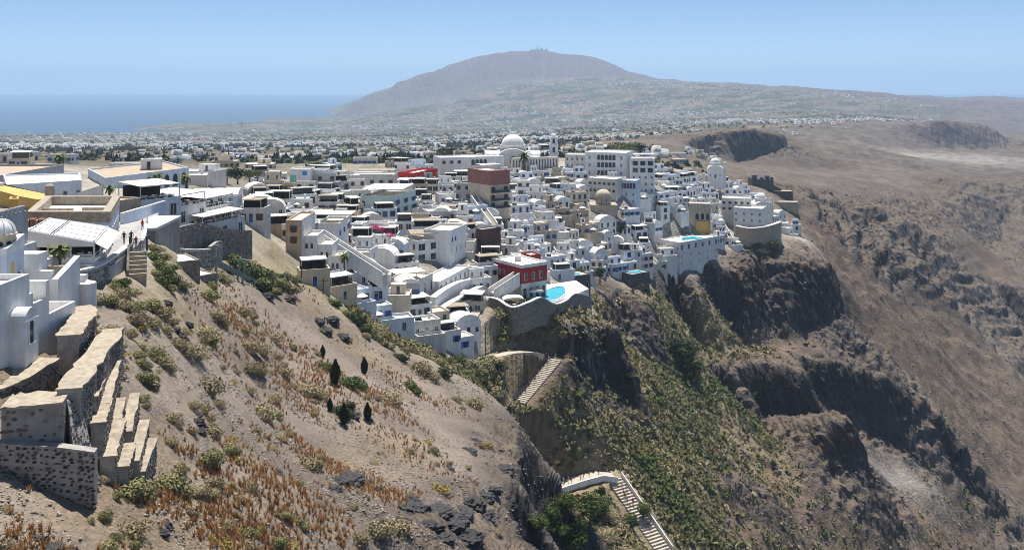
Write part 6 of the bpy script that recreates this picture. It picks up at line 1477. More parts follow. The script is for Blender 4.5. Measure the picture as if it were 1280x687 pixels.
for e in BL.replace('\n', ';').split(';'):
    e = e.split(); px_, py_, rp_ = float(e[0]), float(e[1]), float(e[2])
    g = on_ray(px_, py_+rp_*0.55, 45)
    if g is None: continue
    q = surf(g.x, g.y); r = 1.48*rp_/F*g.y
    bush(q-Vector((0, 0, 0.08*r)), r, e[3], f"{'large' if r > 1.7 else 'small' if r < 0.9 else 'medium'} {BW[e[3]]} bush {near_phrase(px_, py_)}", 'bushes on the near slope')
gq = random.Random(5)
for k in range(165):
    px_, py_ = gq.uniform(110, 630), gq.uniform(370, 680)
    if py_ < 360+(px_-300)*0.45: continue
    g = on_ray(px_, py_, 45)
    if g is None or g.y > 200: continue
    q = surf(g.x, g.y); r = gq.uniform(0.35, 1.25); kd = gq.choice(('dry', 'dry', 'dry', 'olive', 'olive', 'dry', 'yellow'))
    bush(q-Vector((0, 0, 0.05)), r, kd, f"{'tiny' if r < 0.6 else 'small' if r < 0.95 else 'rounded'} {BW[kd]} bush {near_phrase(px_, py_)}", 'bushes on the near slope')
# cypresses and dark junipers
V, Fq = leafcloud(700, 0.34, 0.34, 1.0, 0.07, 77, True, 1); V[:, 2] = (V[:, 2])*1.0
z_ = np.clip(V[:, 2], 0, 1); sc = np.clip(1.25-z_*1.15, 0.05, 1)[:, None]
g_ = np.random.default_rng(5); n = 2600; zc = g_.uniform(0, 1, n)**0.8; rr_ = 0.26*np.sin(np.clip(zc*1.02+0.08, 0, 1)*math.pi*0.96)**0.7*np.sqrt(g_.uniform(0.05, 1, n)); th = g_.uniform(0, 6.28, n)
pc = np.stack([rr_*np.cos(th), rr_*np.sin(th), zc], 1); t_ = g_.normal(size=(n, 3))*0.02+np.array([0, 0, 0.035]); b_ = np.cross(t_, g_.normal(size=(n, 3))); b_ = b_/np.linalg.norm(b_, axis=1)[:, None]*0.018
cyp = np_mesh('crown', np.stack([pc-t_, pc+b_, pc+t_, pc-b_], 1).reshape(-1, 3), np.arange(n*4).reshape(-1, 4), LM['dark']); tk = MB(); tk.tube((0, 0, -0.15), (0, 0, 0.5), 0.03, 0.015, 6); tkm = tk.mesh('trunk', M['bark'])
for k, (px_, pyb, h_) in enumerate(((419, 481, 30), (455, 466, 20), (403, 452, 15), (459, 524, 22), (430, 532, 26), (412, 515, 16))):
    g = on_ray(px_, pyb, 60); q = surf(g.x, g.y); h = h_/F*g.y
    o = empty('cypress', q, k, f"{['tall', 'slim', 'little', 'leaning', 'stout', 'stunted'][k]} dark cypress standing among rusty grass on the scree slope", 'cypress', 'small cypresses'); o.scale = (h*0.9, h*0.9, h); link_mesh('crown', cyp, o); link_mesh('trunk', tkm, o)
# palms
def palm(pos, h, crown, label):
    o = empty('palm_tree', pos, rnd.uniform(0, 6), label, 'palm tree')
    mb = MB(); segs = 6
    for k in range(segs): mb.tube((0.02*k, 0, h*k/segs-0.4*(k == 0)), (0.02*(k+1), 0, h*(k+1)/segs), crown*0.11, crown*0.095, 7, caps=False)
    mb.build('trunk', M['bark'], o)
    cb = MB()
    for k in range(26):
        a = k*2.4; el = R(70-(k/26)*105); L = crown*rnd.uniform(0.85, 1.1); pr = Vector((0, 0, h)); prw = 0
        for s in range(5):
            t = (s+1)/5; e2 = el-t*R(65)
            nx_ = pr+Vector((math.cos(a)*math.cos(e2), math.sin(a)*math.cos(e2), math.sin(e2)))*L/5
            sd = Vector((-math.sin(a), math.cos(a), 0)); w0 = crown*0.16*(1-abs(s/5-0.35)); w1 = crown*0.16*(1-abs(t-0.35))*(0.15 if s == 4 else 1)
            dr = Vector((0, 0, -0.10*crown))
            cb.add([pr, pr+sd*w0+dr*0.6, nx_+sd*w1+dr*0.6, nx_], [(0, 1, 2, 3)]); cb.add([pr, pr-sd*w0+dr*0.6, nx_-sd*w1+dr*0.6, nx_], [(3, 2, 1, 0)])
            pr = nx_
    cb.build('crown', LM['green'], o)
def palm_px(px_, pyb, pyt_, Y_, cr, label, z=None): palm(P(px_, pyb, Y_), (pyb-pyt_)/F*Y_, cr, label)
palm_px(75, 329, 311, 102, 1.5, 'small fan palm in front of the slatted roof café'); palm_px(75, 212, 196, 235, 2.6, 'tall palm rising behind the grey hall'); palm_px(430, 344, 320, 219, 1.9, 'lone date palm in the court below the tan guest house'); palm_px(655, 212, 194, 440, 4.2, 'big date palm in front of the cathedral'); palm_px(196, 232, 221, 196, 2.2, 'bushy palm before the arched portico'); palm_px(232, 236, 222, 200, 1.8, 'second palm at the end of the portico building'); palm_px(137, 245, 235, 150, 1.3, 'low palm beside the white wedge wall'); palm_px(711, 372, 364, 299, 1.3, 'small palm at the end of the pool terrace')
# trees with trunk, limbs and leafy crown
def tree(pos, h, r, kind, label, group=None, n=1400, seed=1, trunk_h=0.4):
    o = empty('tree', pos, rnd.uniform(0, 6), label, 'tree', group)
    V, Fq = leafcloud(n, r, r, h*(1-trunk_h)*0.62, max(0.10, r*0.075), seed, False, 9); V[:, 2] += h*(trunk_h+(1-trunk_h)*0.5)
    link_mesh('crown', np_mesh('crown', V, Fq, LM[kind]), o)
    mb = MB(); mb.tube((0, 0, -0.8), (0.05, 0, h*trunk_h), r*0.09, r*0.06, 7)
    for k in range(5):
        a = k*1.26; mb.tube((0.05, 0, h*trunk_h*0.9), (r*0.55*math.cos(a), r*0.55*math.sin(a), h*(trunk_h+0.28)), r*0.045, r*0.015, 5)
    mb.build('trunk', M['bark'], o); return o
def tree_px(px_, pyb, hpx, wpx, kind, label, Y_=None, group=None, seed=1, n=1400, trunk_h=0.35):
    g = on_ray(px_, pyb, 60) if Y_ is None else P(px_, pyb, Y_)
    q = surf(g.x, g.y) if Y_ is None else g
    return tree(q, hpx/F*g.y, wpx/2/F*g.y, kind, label, group, n, seed, trunk_h)
for k, (a, b, c, d) in enumerate(((706, 648, 30, 40), (735, 658, 40, 44), (752, 646, 26, 34), (688, 656, 28, 36), (718, 672, 26, 40), (668, 676, 26, 34), (790, 660, 24, 30), (803, 650, 22, 26), (690, 676, 26, 44), (712, 690, 26, 44))):
    tree_px(a, b, c, d, 'pine', f"{['feathery', 'spreading', 'bushy', 'thin', 'low', 'pale', 'small', 'slender', 'bright', 'broad'][k]} young pine beside the lower donkey steps", None, 'pines by the lower steps', 30+k, 1500, 0.25)
tree_px(775, 300, 26, 18, 'dark', 'tall dark tree between the stepped white houses', 398, None, 3, 1600); tree_px(772, 290, 18, 16, 'dark', 'second dark tree behind the stepped white houses', 404, None, 4)
tree_px(850, 452, 44, 46, 'dark', 'very dark round fig tree in the ravine below the cliff', None, None, 5, 2600, 0.15); tree_px(862, 470, 26, 30, 'dark', 'smaller dark tree touching the round fig tree', None, None, 6, 1500, 0.15)
tree_px(966, 316, 16, 26, 'green', 'green tree clump at the foot of the stone bastion', None, None, 7, 1400, 0.1); tree_px(946, 318, 12, 22, 'green', 'low green tree beside the bastion foot', None, None, 8, 1400, 0.1); tree_px(750, 352, 18, 20, 'dark', 'leafy tree in front of the dark plunge pool terrace', 345, None, 9); tree_px(726, 346, 12, 16, 'green', 'small tree beside the plunge pool terrace', 332, None, 10)
for k, (a, b, c, d, Y_) in enumerate(((297, 228, 20, 30, 330), (312, 226, 16, 22, 335), (262, 226, 16, 22, 340), (250, 228, 13, 18, 345), (284, 226, 15, 22, 350), (322, 224, 12, 16, 360), (395, 218, 14, 40, 480), (425, 214, 14, 44, 520), (470, 207, 14, 50, 560), (500, 204, 12, 40, 600), (445, 210, 12, 44, 560), (410, 212, 12, 36, 540), (560, 196, 12, 34, 640), (720, 196, 8, 20, 620), (785, 192, 14, 34, 560), (800, 192, 12, 26, 570), (770, 190, 12, 26, 580))):
    tree(P(a, b, Y_), c/F*Y_, d/2/F*Y_, 'green' if k % 3 else 'dark', f"{['broad', 'round', 'dark', 'small', 'leafy', 'low', 'wide', 'long', 'dense', 'spreading', 'bushy', 'flat', 'lone', 'tiny', 'clumped', 'pointed', 'ragged'][k]} green tree on the ridge {['before', 'beyond'][k > 5]} the rooftops", 'trees along the ridge', 1100, 50+k, 0.2)
# bougainvillea
for k, (a, b, c, d, Y_) in enumerate(((486, 296, 12, 22, 262), (470, 286, 9, 16, 268), (478, 288, 8, 14, 266))):
    V, Fq = leafcloud(500, d/2/F*Y_, d/2/F*Y_, c/F*Y_*0.7, 0.14, 90+k); o = empty('bougainvillea', P(a, b, Y_), 0, f"{['large', 'small', 'middle'][k]} magenta bougainvillea spilling over a roof terrace", 'flowering vine', 'bougainvillea'); link_mesh('blossom', np_mesh('blossom', V, Fq, LM['pink']), o); mb = MB(); mb.tube((0, 0, -2), (0, 0, 0.6), 0.08, 0.05); mb.build('stem', M['bark'], o)

# scatter helpers on the real surface
def sample(n, r0, r1, az0, az1, seed):
    g = np.random.default_rng(seed)
    r = np.exp(g.uniform(math.log(r0), math.log(r1), n)); a = g.uniform(R(az0), R(az1), n)
    return r*np.sin(a), r*np.cos(a), g
def rotz_copies(V, Fq, pos, s, ang, tilt=None, sz=None):
    """many copies of one small mesh, returned as one vertex and face array"""
    n = len(pos); c = np.cos(ang)[:, None]; sn = np.sin(ang)[:, None]
    x = (V[:, 0][None]*c-V[:, 1][None]*sn)*s[:, None]; y = (V[:, 0][None]*sn+V[:, 1][None]*c)*s[:, None]; z = V[:, 2][None]*(s if sz is None else sz)[:, None]
    out = np.stack([x+pos[:, 0:1], y+pos[:, 1:2], z+pos[:, 2:3]], -1).reshape(-1, 3)
    f = (Fq[None]+(np.arange(n)*len(V))[:, None, None]).reshape(-1, Fq.shape[1])
    return out, f
def in_mask(X, Y, Z, polys):
    px_ = CXP+X/Y*F; py_ = HY-Z/Y*F
    return px_, py_
# rusty grass tufts in drifts over the scree
X, Y, g = sample(60000, 52, 205, -29, 3, 201)
X2, Y2, Z2, a, W, d, rk_ = terrain_points(X, Y)
dr = fbm2(X/11, Y/11, 4, 303)*1.5+0.55*np.exp(-((X+18+(Y-95)*0.12)/13)**2)+0.32*np.exp(-((X+26)/9)**2-((Y-70)/14)**2)-0.28
keep = (W[:, 0] > 0.6) & (g.uniform(0, 1, len(X)) < np.clip(dr, 0, 0.8)) & (rk_ < 0.5)
pos = np.stack([X2, Y2, Z2-0.03], 1)[keep][:9500]
bl = []; bf = []
for k in range(9):
    an = k*0.7; l = 0.13+0.06*(k % 3); hh_ = 0.26+0.08*((k*7) % 4)
    bl += [(0.045*math.cos(an+1.5), 0.045*math.sin(an+1.5), 0), (-0.045*math.cos(an+1.5), -0.045*math.sin(an+1.5), 0), (l*math.cos(an), l*math.sin(an), hh_)]; bf.append((3*k, 3*k+1, 3*k+2))
Vv, Ff = rotz_copies(np.array(bl)*1.0, np.array(bf), pos, g.uniform(0.7, 1.6, len(pos)), g.uniform(0, 6.28, len(pos)))
tag(link_mesh('rusty_grass', np_mesh('rusty_grass', Vv, Ff, LM['orange'])), 'rusty orange grass tufts in drifts over the scree slope', 'grass', kind='stuff')
# loose stones
ico = MB(); t_ = 0.5
sv_ = np.array([(1, 0, 0), (-1, 0, 0), (0, 1, 0), (0, -1, 0), (0, 0, 1), (0, 0, -0.6), (0.62, 0.62, 0.5), (-0.6, 0.55, 0.45)]); 
sf_ = np.array([(6, 4, 0), (6, 2, 4), (6, 0, 2), (7, 4, 2), (7, 1, 4), (7, 2, 1), (4, 1, 3), (4, 3, 0), (5, 2, 0), (5, 1, 2), (5, 3, 1), (5, 0, 3)])
M['pebble'] = mat('loose_stone', (0.42, 0.36, 0.29), var=0.25, scale=0.8, col2=(0.16, 0.14, 0.125))
M['darkpebble'] = mat('dark_loose_stone', (0.11, 0.10, 0.095), var=0.25, scale=0.8)
X, Y, g = sample(90000, 50, 225, -31, 4, 401); X2, Y2, Z2, a, W, d, rk_ = terrain_points(X, Y)
keep = (W[:, 0]+W[:, 1] > 0.55) & (g.uniform(0, 1, len(X)) < np.clip(0.22+fbm2(X/9, Y/9, 4, 402)*1.4, 0.02, 1))
pos = np.stack([X2, Y2, Z2], 1)[keep][:25000]; s = 0.05+0.16*g.uniform(0, 1, len(pos))**4+0.0006*pos[:, 1]
half = len(pos)*5//6
Vv, Ff = rotz_copies(sv_*np.array([1, 0.8, 0.6]), sf_, pos[:half], s[:half], g.uniform(0, 6.28, half)); tag(link_mesh('loose_stones', np_mesh('loose_stones', Vv, Ff, M['pebble'])), 'countless pale loose stones strewn over the slope', 'stones', kind='stuff')
Vv, Ff = rotz_copies(sv_*np.array([1, 0.8, 0.7]), sf_, pos[half:], s[half:]*1.0, g.uniform(0, 6.28, len(pos)-half)); tag(link_mesh('dark_loose_stones', np_mesh('dark_loose_stones', Vv, Ff, M['darkpebble'])), 'scattered dark loose stones on the slope', 'stones', kind='stuff')
# black boulders and lava outcrops
def boulder_mesh(seed):
    bm = bmesh.new(); bmesh.ops.create_icosphere(bm, subdivisions=4, radius=1)
    co = np.array([v.co[:] for v in bm.verts]); n_ = fbm3(co[:, 0]*1.1+seed*5, co[:, 1]*1.1, co[:, 2]*1.1, 5, seed, 0.75, True)
    for v, k in zip(bm.verts, n_): v.co *= 0.72+0.85*k
    for v in bm.verts: v.co.z *= 0.75
    me = bpy.data.meshes.new('boulder'); bm.to_mesh(me); bm.free(); me.materials.append(M['basalt']); return me
BM_ = [boulder_mesh(k) for k in range(4)]
OUT = """343 586 7;346 590 5;432 600 13;445 596 11;420 606 10;456 600 8;412 614 9;470 612 7;245 516 7;246 526 8;249 536 6;425 608 7;508 640 14;520 646 12;540 650 13;556 660 15;572 652 12;585 640 12;600 630 11;530 668 13;545 680 12;500 660 9;512 632 9;585 570 8;590 560 6;60 672 15;78 680 14;45 664 10;200 653 7;208 650 6;560 585 7;470 500 6;478 492 6;460 520 6;440 515 7;612 610 10;625 596 11;600 655 14;580 676 15;240 640 5;350 352 9;360 372 10;330 368 9;395 400 9;404 410 10;412 398 9;425 418 8;215 405 7;222 412 8;232 398 7;205 372 7"""
for k, e in enumerate(OUT.replace('\n', ';').split(';')):
    a, b, c = [float(q) for q in e.split()]
    g0 = on_ray(a, b+c*0.4, 45)
    if g0 is None: continue
    q = surf(g0.x, g0.y); o = link_mesh('boulder', BM_[k % 4], None, q-Vector((0, 0, 0.25*c/F*g0.y)), rnd.uniform(0, 6)); r = c/F*g0.y; o.scale = (r*rnd.uniform(0.9, 1.6), r*rnd.uniform(0.9, 1.4), r*rnd.uniform(0.6, 1.0))
    tag(o, f"{'large' if c > 11 else 'small' if c < 8 else 'medium'} black lava boulder {near_phrase(a, b)}", 'boulder', 'black lava boulders')

# ravine scrub: single shrubs for the larger ones, one mass for the rest
X, Y, g = sample(60000, 205, 520, -10, 29, 501); X2, Y2, Z2, a, W, d, rk_ = terrain_points(X, Y)
gr = fbm2(X/22, Y/22, 4, 502)
keep = (g.uniform(0, 1, len(X)) < np.clip((W[:, 2]*1.1+W[:, 3]*0.16)*(0.8+gr*1.0), 0, 1)*(1-rk_*0.6)) & (W[:, 5] < 0.3) & (path_damp(X, Y)[2] < 0.75)
pos = np.stack([X2, Y2, Z2], 1)[keep]; tone = gr[keep]+g.normal(0, 0.22, keep.sum())
r = g.uniform(0.6, 1.9, len(pos))*np.where(g.uniform(0, 1, len(pos)) < 0.12, 1.7, 1.0)
big = np.argsort(-r/pos[:, 1])[:130]
for i in big:
    kd = 'green' if tone[i] > 0.34 else 'olive' if tone[i] > -0.05 else 'dry' if tone[i] > -0.42 else 'dark'
    px_, py_ = CXP+pos[i, 0]/pos[i, 1]*F, HY-pos[i, 2]/pos[i, 1]*F
    ph = 'above the upper donkey steps' if px_ < 700 and py_ < 500 else 'beside the lower donkey steps' if py_ > 560 and px_ < 850 else 'under the white streaked cliff' if px_ < 800 else 'on the ravine flank below the great dark cliff'
    bush(Vector(pos[i])-Vector((0, 0, 0.15)), r[i]*1.1, kd, f"{BW[kd]} {'broad' if r[i] > 1.8 else 'rounded'} shrub {ph}", 'shrubs on the ravine slopes', name='shrub')
rest = np.setdiff1d(np.arange(len(pos)), big); rest = g.permutation(rest)[:14000]
for kd, sel in (('green', tone[rest] > 0.36), ('olive', (tone[rest] <= 0.36) & (tone[rest] > 0.0)), ('dry', (tone[rest] <= 0.0) & (tone[rest] > -0.42)), ('dark', tone[rest] <= -0.42)):
    idx = rest[sel]
    V, Fq = leafcloud(20, 1, 1, 0.75, 0.38, 600+len(kd), True, 4, 0.8)
    Vv, Ff = rotz_copies(V, Fq, pos[idx]-np.array([0, 0, 0.1]), r[idx], g.uniform(0, 6.28, len(idx)))
    tag(link_mesh('ravine_scrub', np_mesh('ravine_scrub', Vv, Ff, LM[kd])), f'{BW[kd]} low scrub covering the ravine slopes', 'scrub', kind='stuff')
# rocks strewn over the far slopes
X, Y, g = sample(36000, 230, 1000, -4, 30, 701); X2, Y2, Z2, a, W, d, rk_ = terrain_points(X, Y)
keep = ((W[:, 3]+W[:, 1]+0.5*W[:, 2]) > 0.5) & (g.uniform(0, 1, len(X)) < 0.5)
pos = np.stack([X2, Y2, Z2], 1)[keep][:14000]; s = 0.20+1.1*g.uniform(0, 1, len(pos))**6+0.0004*pos[:, 1]
M['farrock'] = mat('slope_rock', (0.20, 0.155, 0.125), var=0.25, scale=0.1, col2=(0.09, 0.075, 0.068))
Vv, Ff = rotz_copies(sv_*np.array([1, 0.7, 0.55]), sf_, pos-np.array([0, 0, 0.1]), s, g.uniform(0, 6.28, len(pos))); tag(link_mesh('slope_rocks', np_mesh('slope_rocks', Vv, Ff, M['farrock'])), 'brown rocks strewn over the caldera slopes', 'rocks', kind='stuff')

# ------------------------------------------------------------------ donkey path
M['path'] = mat('worn_path_stone', (0.50, 0.44, 0.35), var=0.1, scale=0.6, col2=(0.36, 0.31, 0.25), bump=0.3, bscale=3)
def path_flight(label, a, b, w, sides=(1, 1), tread=1.5):
    return stairs('donkey_steps', label, a, b, w, 1.0, tread, 'white', 'path', sides, 3.0, 'steps')
M['path'] = M['path']
def ramp(name, label, pts_, w, rail=True):
    """paved lane through points, with a white kerb wall on its outer edge"""
    ro = empty(name, pts_[0], 0, label, 'lane'); n = len(pts_); offs = []
    for i in range(n):
        e = (pts_[min(n-1, i+1)]-pts_[max(0, i-1)]); e.z = 0; e.normalize(); offs.append(Vector((-e.y, e.x, 0))*w/2)
    mb = MB()
    for i in range(n-1):
        c = [pts_[i]-offs[i], pts_[i+1]-offs[i+1], pts_[i+1]+offs[i+1], pts_[i]+offs[i]]; v = [q-ro.location for q in c]+[q-ro.location-Vector((0, 0, 4)) for q in c]
        mb.add(v, [(0, 1, 2, 3), (4, 5, 1, 0), (6, 7, 3, 2), (3, 7, 4, 0), (5, 6, 2, 1)])
    mb.build('paving', M['path'], ro)
    for s in (-1, 1):
        if not rail[0 if s < 0 else 1]: continue
        kb = MB()
        for i in range(n-1): kb.beam(pts_[i]+offs[i]*s*1.05-ro.location+Vector((0, 0, 0.2)), pts_[i+1]+offs[i+1]*s*1.05-ro.location+Vector((0, 0, 0.2)), 0.35, 1.5)
        kb.build('kerb', M['white'], ro)
    return ro
path_flight('broad stepped donkey path dropping below the bushy bank, crowded with walkers', P(644, 502, 251), P(690, 448, 268), 6.4, (0, 1), 0.75)
path_flight('lower flight of broad stone steps with a white parapet', P(832, 692, 234), P(768, 598, 252), 4.6, (1, 0), 0.8)
ramp('lane', 'level paved bend of the donkey path carrying walkers', [P(672, 618, 243), P(700, 607, 246), P(725, 599, 249), P(748, 593, 252), P(768, 595, 253)], 5.2, (1, 0))
ramp('lane', 'stepped lane winding down from the curved terraces to the bank', [P(606, 372, 270), P(598, 384, 262), P(590, 398, 256), P(584, 414, 250), P(587, 430, 247), P(596, 446, 246), P(612, 446, 250), P(640, 440, 257), P(662, 439, 263), P(676, 441, 267)], 2.6, (0, 0))
stone_wall('ravine_wall', 'ruined dark rubble walls stepping down beside the lower flight', [(796, 604, 262), (815, 606, 266), (838, 606, 272)], 20, 0.8, 'coping', 0.8, wallm='stone')
stone_wall('ravine_wall', 'low dark rubble terrace below the ruined walls', [(812, 622, 262), (826, 624, 264), (842, 618, 270)], 16, 0.8, None, 0.8, wallm='stone')
stone_wall('arch_wall', 'curved dark stone retaining wall behind the path bend', [(716, 588, 256), (735, 580, 260), (752, 578, 262), (770, 584, 262)], 12, 0.8, None, 0.8, wallm='stone')

# ------------------------------------------------------------------ people
PM = {k: mat('cloth_'+k, c, var=0.05, scale=6) for k, c in {'black': (0.02, 0.02, 0.022), 'red': (0.50, 0.04, 0.04), 'white': (0.75, 0.75, 0.73), 'blue': (0.07, 0.14, 0.35), 'khaki': (0.38, 0.31, 0.2), 'grey': (0.25, 0.25, 0.27), 'yellow': (0.65, 0.48, 0.08), 'pink': (0.6, 0.25, 0.3)}.items()}
PM['skin'] = mat('skin', (0.50, 0.30, 0.21), var=0.04, scale=6); PM['hair'] = mat('hair', (0.04, 0.028, 0.02), var=0.1, scale=8)
def body_mesh(pose):
    """one continuous skinned figure, 1.72 m tall; materials: 0 skin, 1 top, 2 trousers, 3 hair, 4 shoes"""
    st = {'walk': 0.20, 'stand': 0.04}[pose]; sw = {'walk': 0.16, 'stand': 0.02}[pose]
    J = [((0, 0, 0.95), 0.135), ((0, 0.01, 1.15), 0.125), ((0, 0.015, 1.36), 0.15), ((0, 0.01, 1.47), 0.065), ((0, -0.01, 1.55), 0.075), ((0, -0.015, 1.64), 0.095), ((0, -0.01, 1.71), 0.06)]
    E = [(0, 1), (1, 2), (2, 3), (3, 4), (4, 5), (5, 6)]
    for s in (-1, 1):
        f = st*s; b = len(J)
        J += [((0.095*s, 0, 0.88), 0.095), ((0.10*s, -f*0.6-0.03, 0.48), 0.062), ((0.10*s, -f*0.9+(0.10 if f < 0 else 0), 0.09), 0.042), ((0.11*s, -f*0.9-0.12+(0.10 if f < 0 else 0), 0.035), 0.036)]
        E += [(0, b), (b, b+1), (b+1, b+2), (b+2, b+3)]
        b = len(J); a = -sw*s
        J += [((0.19*s, 0.01, 1.40), 0.062), ((0.235*s, 0.03-a*0.4, 1.13), 0.045), ((0.235*s, -0.05-a, 0.90), 0.032), ((0.23*s, -0.07-a, 0.80), 0.034)]
        E += [(2, b), (b, b+1), (b+1, b+2), (b+2, b+3)]
    me = bpy.data.meshes.new('body'); me.from_pydata([j[0] for j in J], E, [])
    o = bpy.data.objects.new('tmp', me); COL.objects.link(o)
    m_ = o.modifiers.new('s', 'SKIN'); me.skin_vertices[0].data[0].use_root = True
    for k, j in enumerate(J): me.skin_vertices[0].data[k].radius = (j[1], j[1]*(0.72 if k in (0, 1, 2) else 1))
    o.modifiers.new('d', 'SUBSURF').levels = 1
    dg = bpy.context.evaluated_depsgraph_get(); out = bpy.data.meshes.new_from_object(o.evaluated_get(dg)); bpy.data.objects.remove(o)
    z0 = min(v.co.z for v in out.vertices)
    for v in out.vertices: v.co.z -= z0
    for p_ in out.polygons:
        c = p_.center; z = c.z; arm = abs(c.x) > 0.18 and z > 0.7
        p_.use_smooth = True
        p_.material_index = 4 if z < 0.08 else 3 if (z > 1.62 or (z > 1.54 and c.y > 0.0)) else 0 if z > 1.45 else (0 if z < 1.12 else 1) if arm else 2 if z < 0.93 else 1
    out.name = 'body'
    return out
BODY = {p_: body_mesh(p_) for p_ in ('walk', 'stand')}
def person(pos, rz, pose, top, bot, label, group=None):
    key = (pose, top, bot)
    if key not in WCACHE:
        me = BODY[pose].copy(); ix = [p_.material_index for p_ in me.polygons]; me.materials.clear()
        for k in ('skin', top, bot, 'hair', 'black'): me.materials.append(PM[k])
        me.polygons.foreach_set('material_index', ix); WCACHE[key] = me
    o = link_mesh('person', WCACHE[key], None, pos, rz); tag(o, label, 'person', group); return o
W_ = 'on the paved walkway beyond the iron gate'
for px_, py_, Y_, rz, pose, t_, b_, lab in ((155, 305, 119, 0.2, 'walk', 'black', 'khaki', f'person in black top and khaki shorts walking {W_}'), (164, 304, 121, 0.1, 'walk', 'black', 'black', f'person dressed all in black walking {W_}'), (170, 311, 118, 3.3, 'walk', 'red', 'white', f'person in red top and white trousers walking {W_}'), (178, 288, 136, 1.2, 'stand', 'red', 'blue', 'person in red shirt standing by the pale street wall'), (184, 285, 140, -1, 'stand', 'white', 'blue', 'person in white shirt standing by the pale street wall'), (202, 280, 150, 2.5, 'walk', 'black', 'blue', 'person in dark shirt near the restaurant entrance')):
    g = P(px_, py_, Y_); z = max(g.z-0.0, ground(g.x, g.y)+0.12)
    person((g.x, g.y, z), rz, pose, t_, b_, lab)
cl = ['black', 'white', 'red', 'blue', 'grey', 'khaki', 'pink', 'yellow']
def steps_point(a, b, t, off):
    p_ = a+(b-a)*t; e = (b-a); e.z = 0; e.normalize(); return p_+Vector((-e.y, e.x, 0))*off
for k in range(13):
    a, b = P(832, 692, 234), P(768, 598, 252); t = 0.30+0.65*rnd.random(); q = steps_point(a, b, t, rnd.uniform(-1.5, 1.5)); tp, bt = cl[k % 8], cl[(k*3+1) % 8]
    person(q+Vector((0, 0, 0.35)), rnd.uniform(0, 6), 'walk', tp, bt, f'walker in {tp} top and {bt} trousers on the lower donkey steps', 'walkers on the donkey path')
for k in range(14):
    a, b = P(644, 502, 251), P(690, 448, 268); t = 0.2+0.78*rnd.random(); q = steps_point(a, b, t, rnd.uniform(-1.9, 1.9)); tp, bt = cl[(k*5+2) % 8], cl[(k+4) % 8]
    person(q+Vector((0, 0, 0.45)), rnd.uniform(0, 6), 'walk', tp, bt, f'walker in {tp} top and {bt} trousers on the upper donkey steps', 'walkers on the donkey path')
for k in range(9):
    a, b = P(690, 610, 244.8), P(748, 592, 252); q = steps_point(a, b, rnd.random(), rnd.uniform(-1.2, 1.2)); tp, bt = cl[(k*3+1) % 8], cl[(k*5+4) % 8]
    person(q+Vector((0, 0, 0.1)), rnd.uniform(0, 6), 'stand' if k % 2 else 'walk', tp, bt, f'walker in {tp} top and {bt} trousers on the path bend', 'walkers on the donkey path')
for k in range(12):
    px_ = 254+4.3*k; Y_ = 173.5+(px_-254)*0.23; zf = zpix(284, 172); tp, bt = cl[(k*3) % 8], cl[(k*7+3) % 8]
    person((*W2(px_, Y_), zf+0.05), rnd.uniform(0, 6), 'stand', tp, bt, f'guest in {tp} top and {bt} trousers on the lower dining terrace', 'guests on the dining terrace')

# ------------------------------------------------------------------ plateau and plain
for k in range(70):
    px_ = rnd.uniform(-20, 560) if k < 46 else rnd.uniform(560, 850); py_ = rnd.uniform(196, 232) if k < 46 else rnd.uniform(186, 206)
    g = on_ray(px_, py_, 240)
    if g is None or g.y < 255 or g.y > 900: continue
    w, d_ = rnd.uniform(7, 15), rnd.uniform(6, 11)
    if any((g.x-a)**2+(g.y-b)**2 < (r+w*0.5)**2 for a, b, r in TAKEN) or any((g.x-a)**2+(g.y-b)**2 < (r+w*0.45)**2 for a, b, r in placed): continue
    placed.append((g.x, g.y, w*0.5))
    house(g.x, g.y, rnd.uniform(-0.6, 0.6), w, d_, rnd.choice((3.2, 3.4, 4.0)), rnd.choice(('white', 'white', 'offwhite', 'paleblue', 'cream')), rnd.choice(('roof_white', 'roof_cream', 'roof_white')), rnd.choice(('flat', 'hut', 'canopy', 'flat', 'setback')), rnd.choice(('white', 'brown', 'blue')), group='scattered houses behind the town', rel='behind the town ridge')
cubev = np.array([(-1, -1, 0), (1, -1, 0), (1, 1, 0), (-1, 1, 0), (-1, -1, 1), (1, -1, 1), (1, 1, 1), (-1, 1, 1), (-1, -0.2, 1), (0.1, -0.2, 1), (0.1, 1, 1), (-1, -0.2, 1.6), (0.1, -0.2, 1.6), (0.1, 1, 1.6), (-1, 1, 1.6)], float)
cubef = np.array([(0, 1, 5, 4), (1, 2, 6, 5), (2, 3, 7, 6), (3, 0, 4, 7), (4, 5, 6, 7), (8, 9, 12, 11), (9, 10, 13, 12), (10, 7, 14, 13), (7, 8, 11, 14), (11, 12, 13, 14)])
X, Y, g = sample(60000, 620, 7000, -33, 26, 801); X2, Y2, Z2, a, W, d, rk_ = terrain_points(X, Y)
cl_ = fbm2(X/420, Y/420, 4, 802)
hill = np.exp(-((X-620)/700)**2-((Y-5900)/500)**2)*0.9+np.exp(-((X+400)/1500)**2-((Y-4700)/450)**2)*0.7
keep = (Z2 > -246) & (W[:, 6]+0.15*W[:, 7]+0.06*W[:, 4] > 0.3) & (g.uniform(0, 1, len(X)) < np.clip(0.0+cl_*0.5+hill*0.35, 0.012, 0.6)*np.clip(Y/2600, 0.12, 1))
hp = np.stack([X2, Y2, Z2-1.5], 1)[keep]; hs = g.uniform(3.2, 6.5, len(hp)); hz_ = g.uniform(2.8, 4.6, len(hp))+1.5
order = np.argsort(hp[:, 1]); hp, hs, hz_ = hp[order], hs[order], hz_[order]
ang = g.uniform(0, 1.57, len(hp))
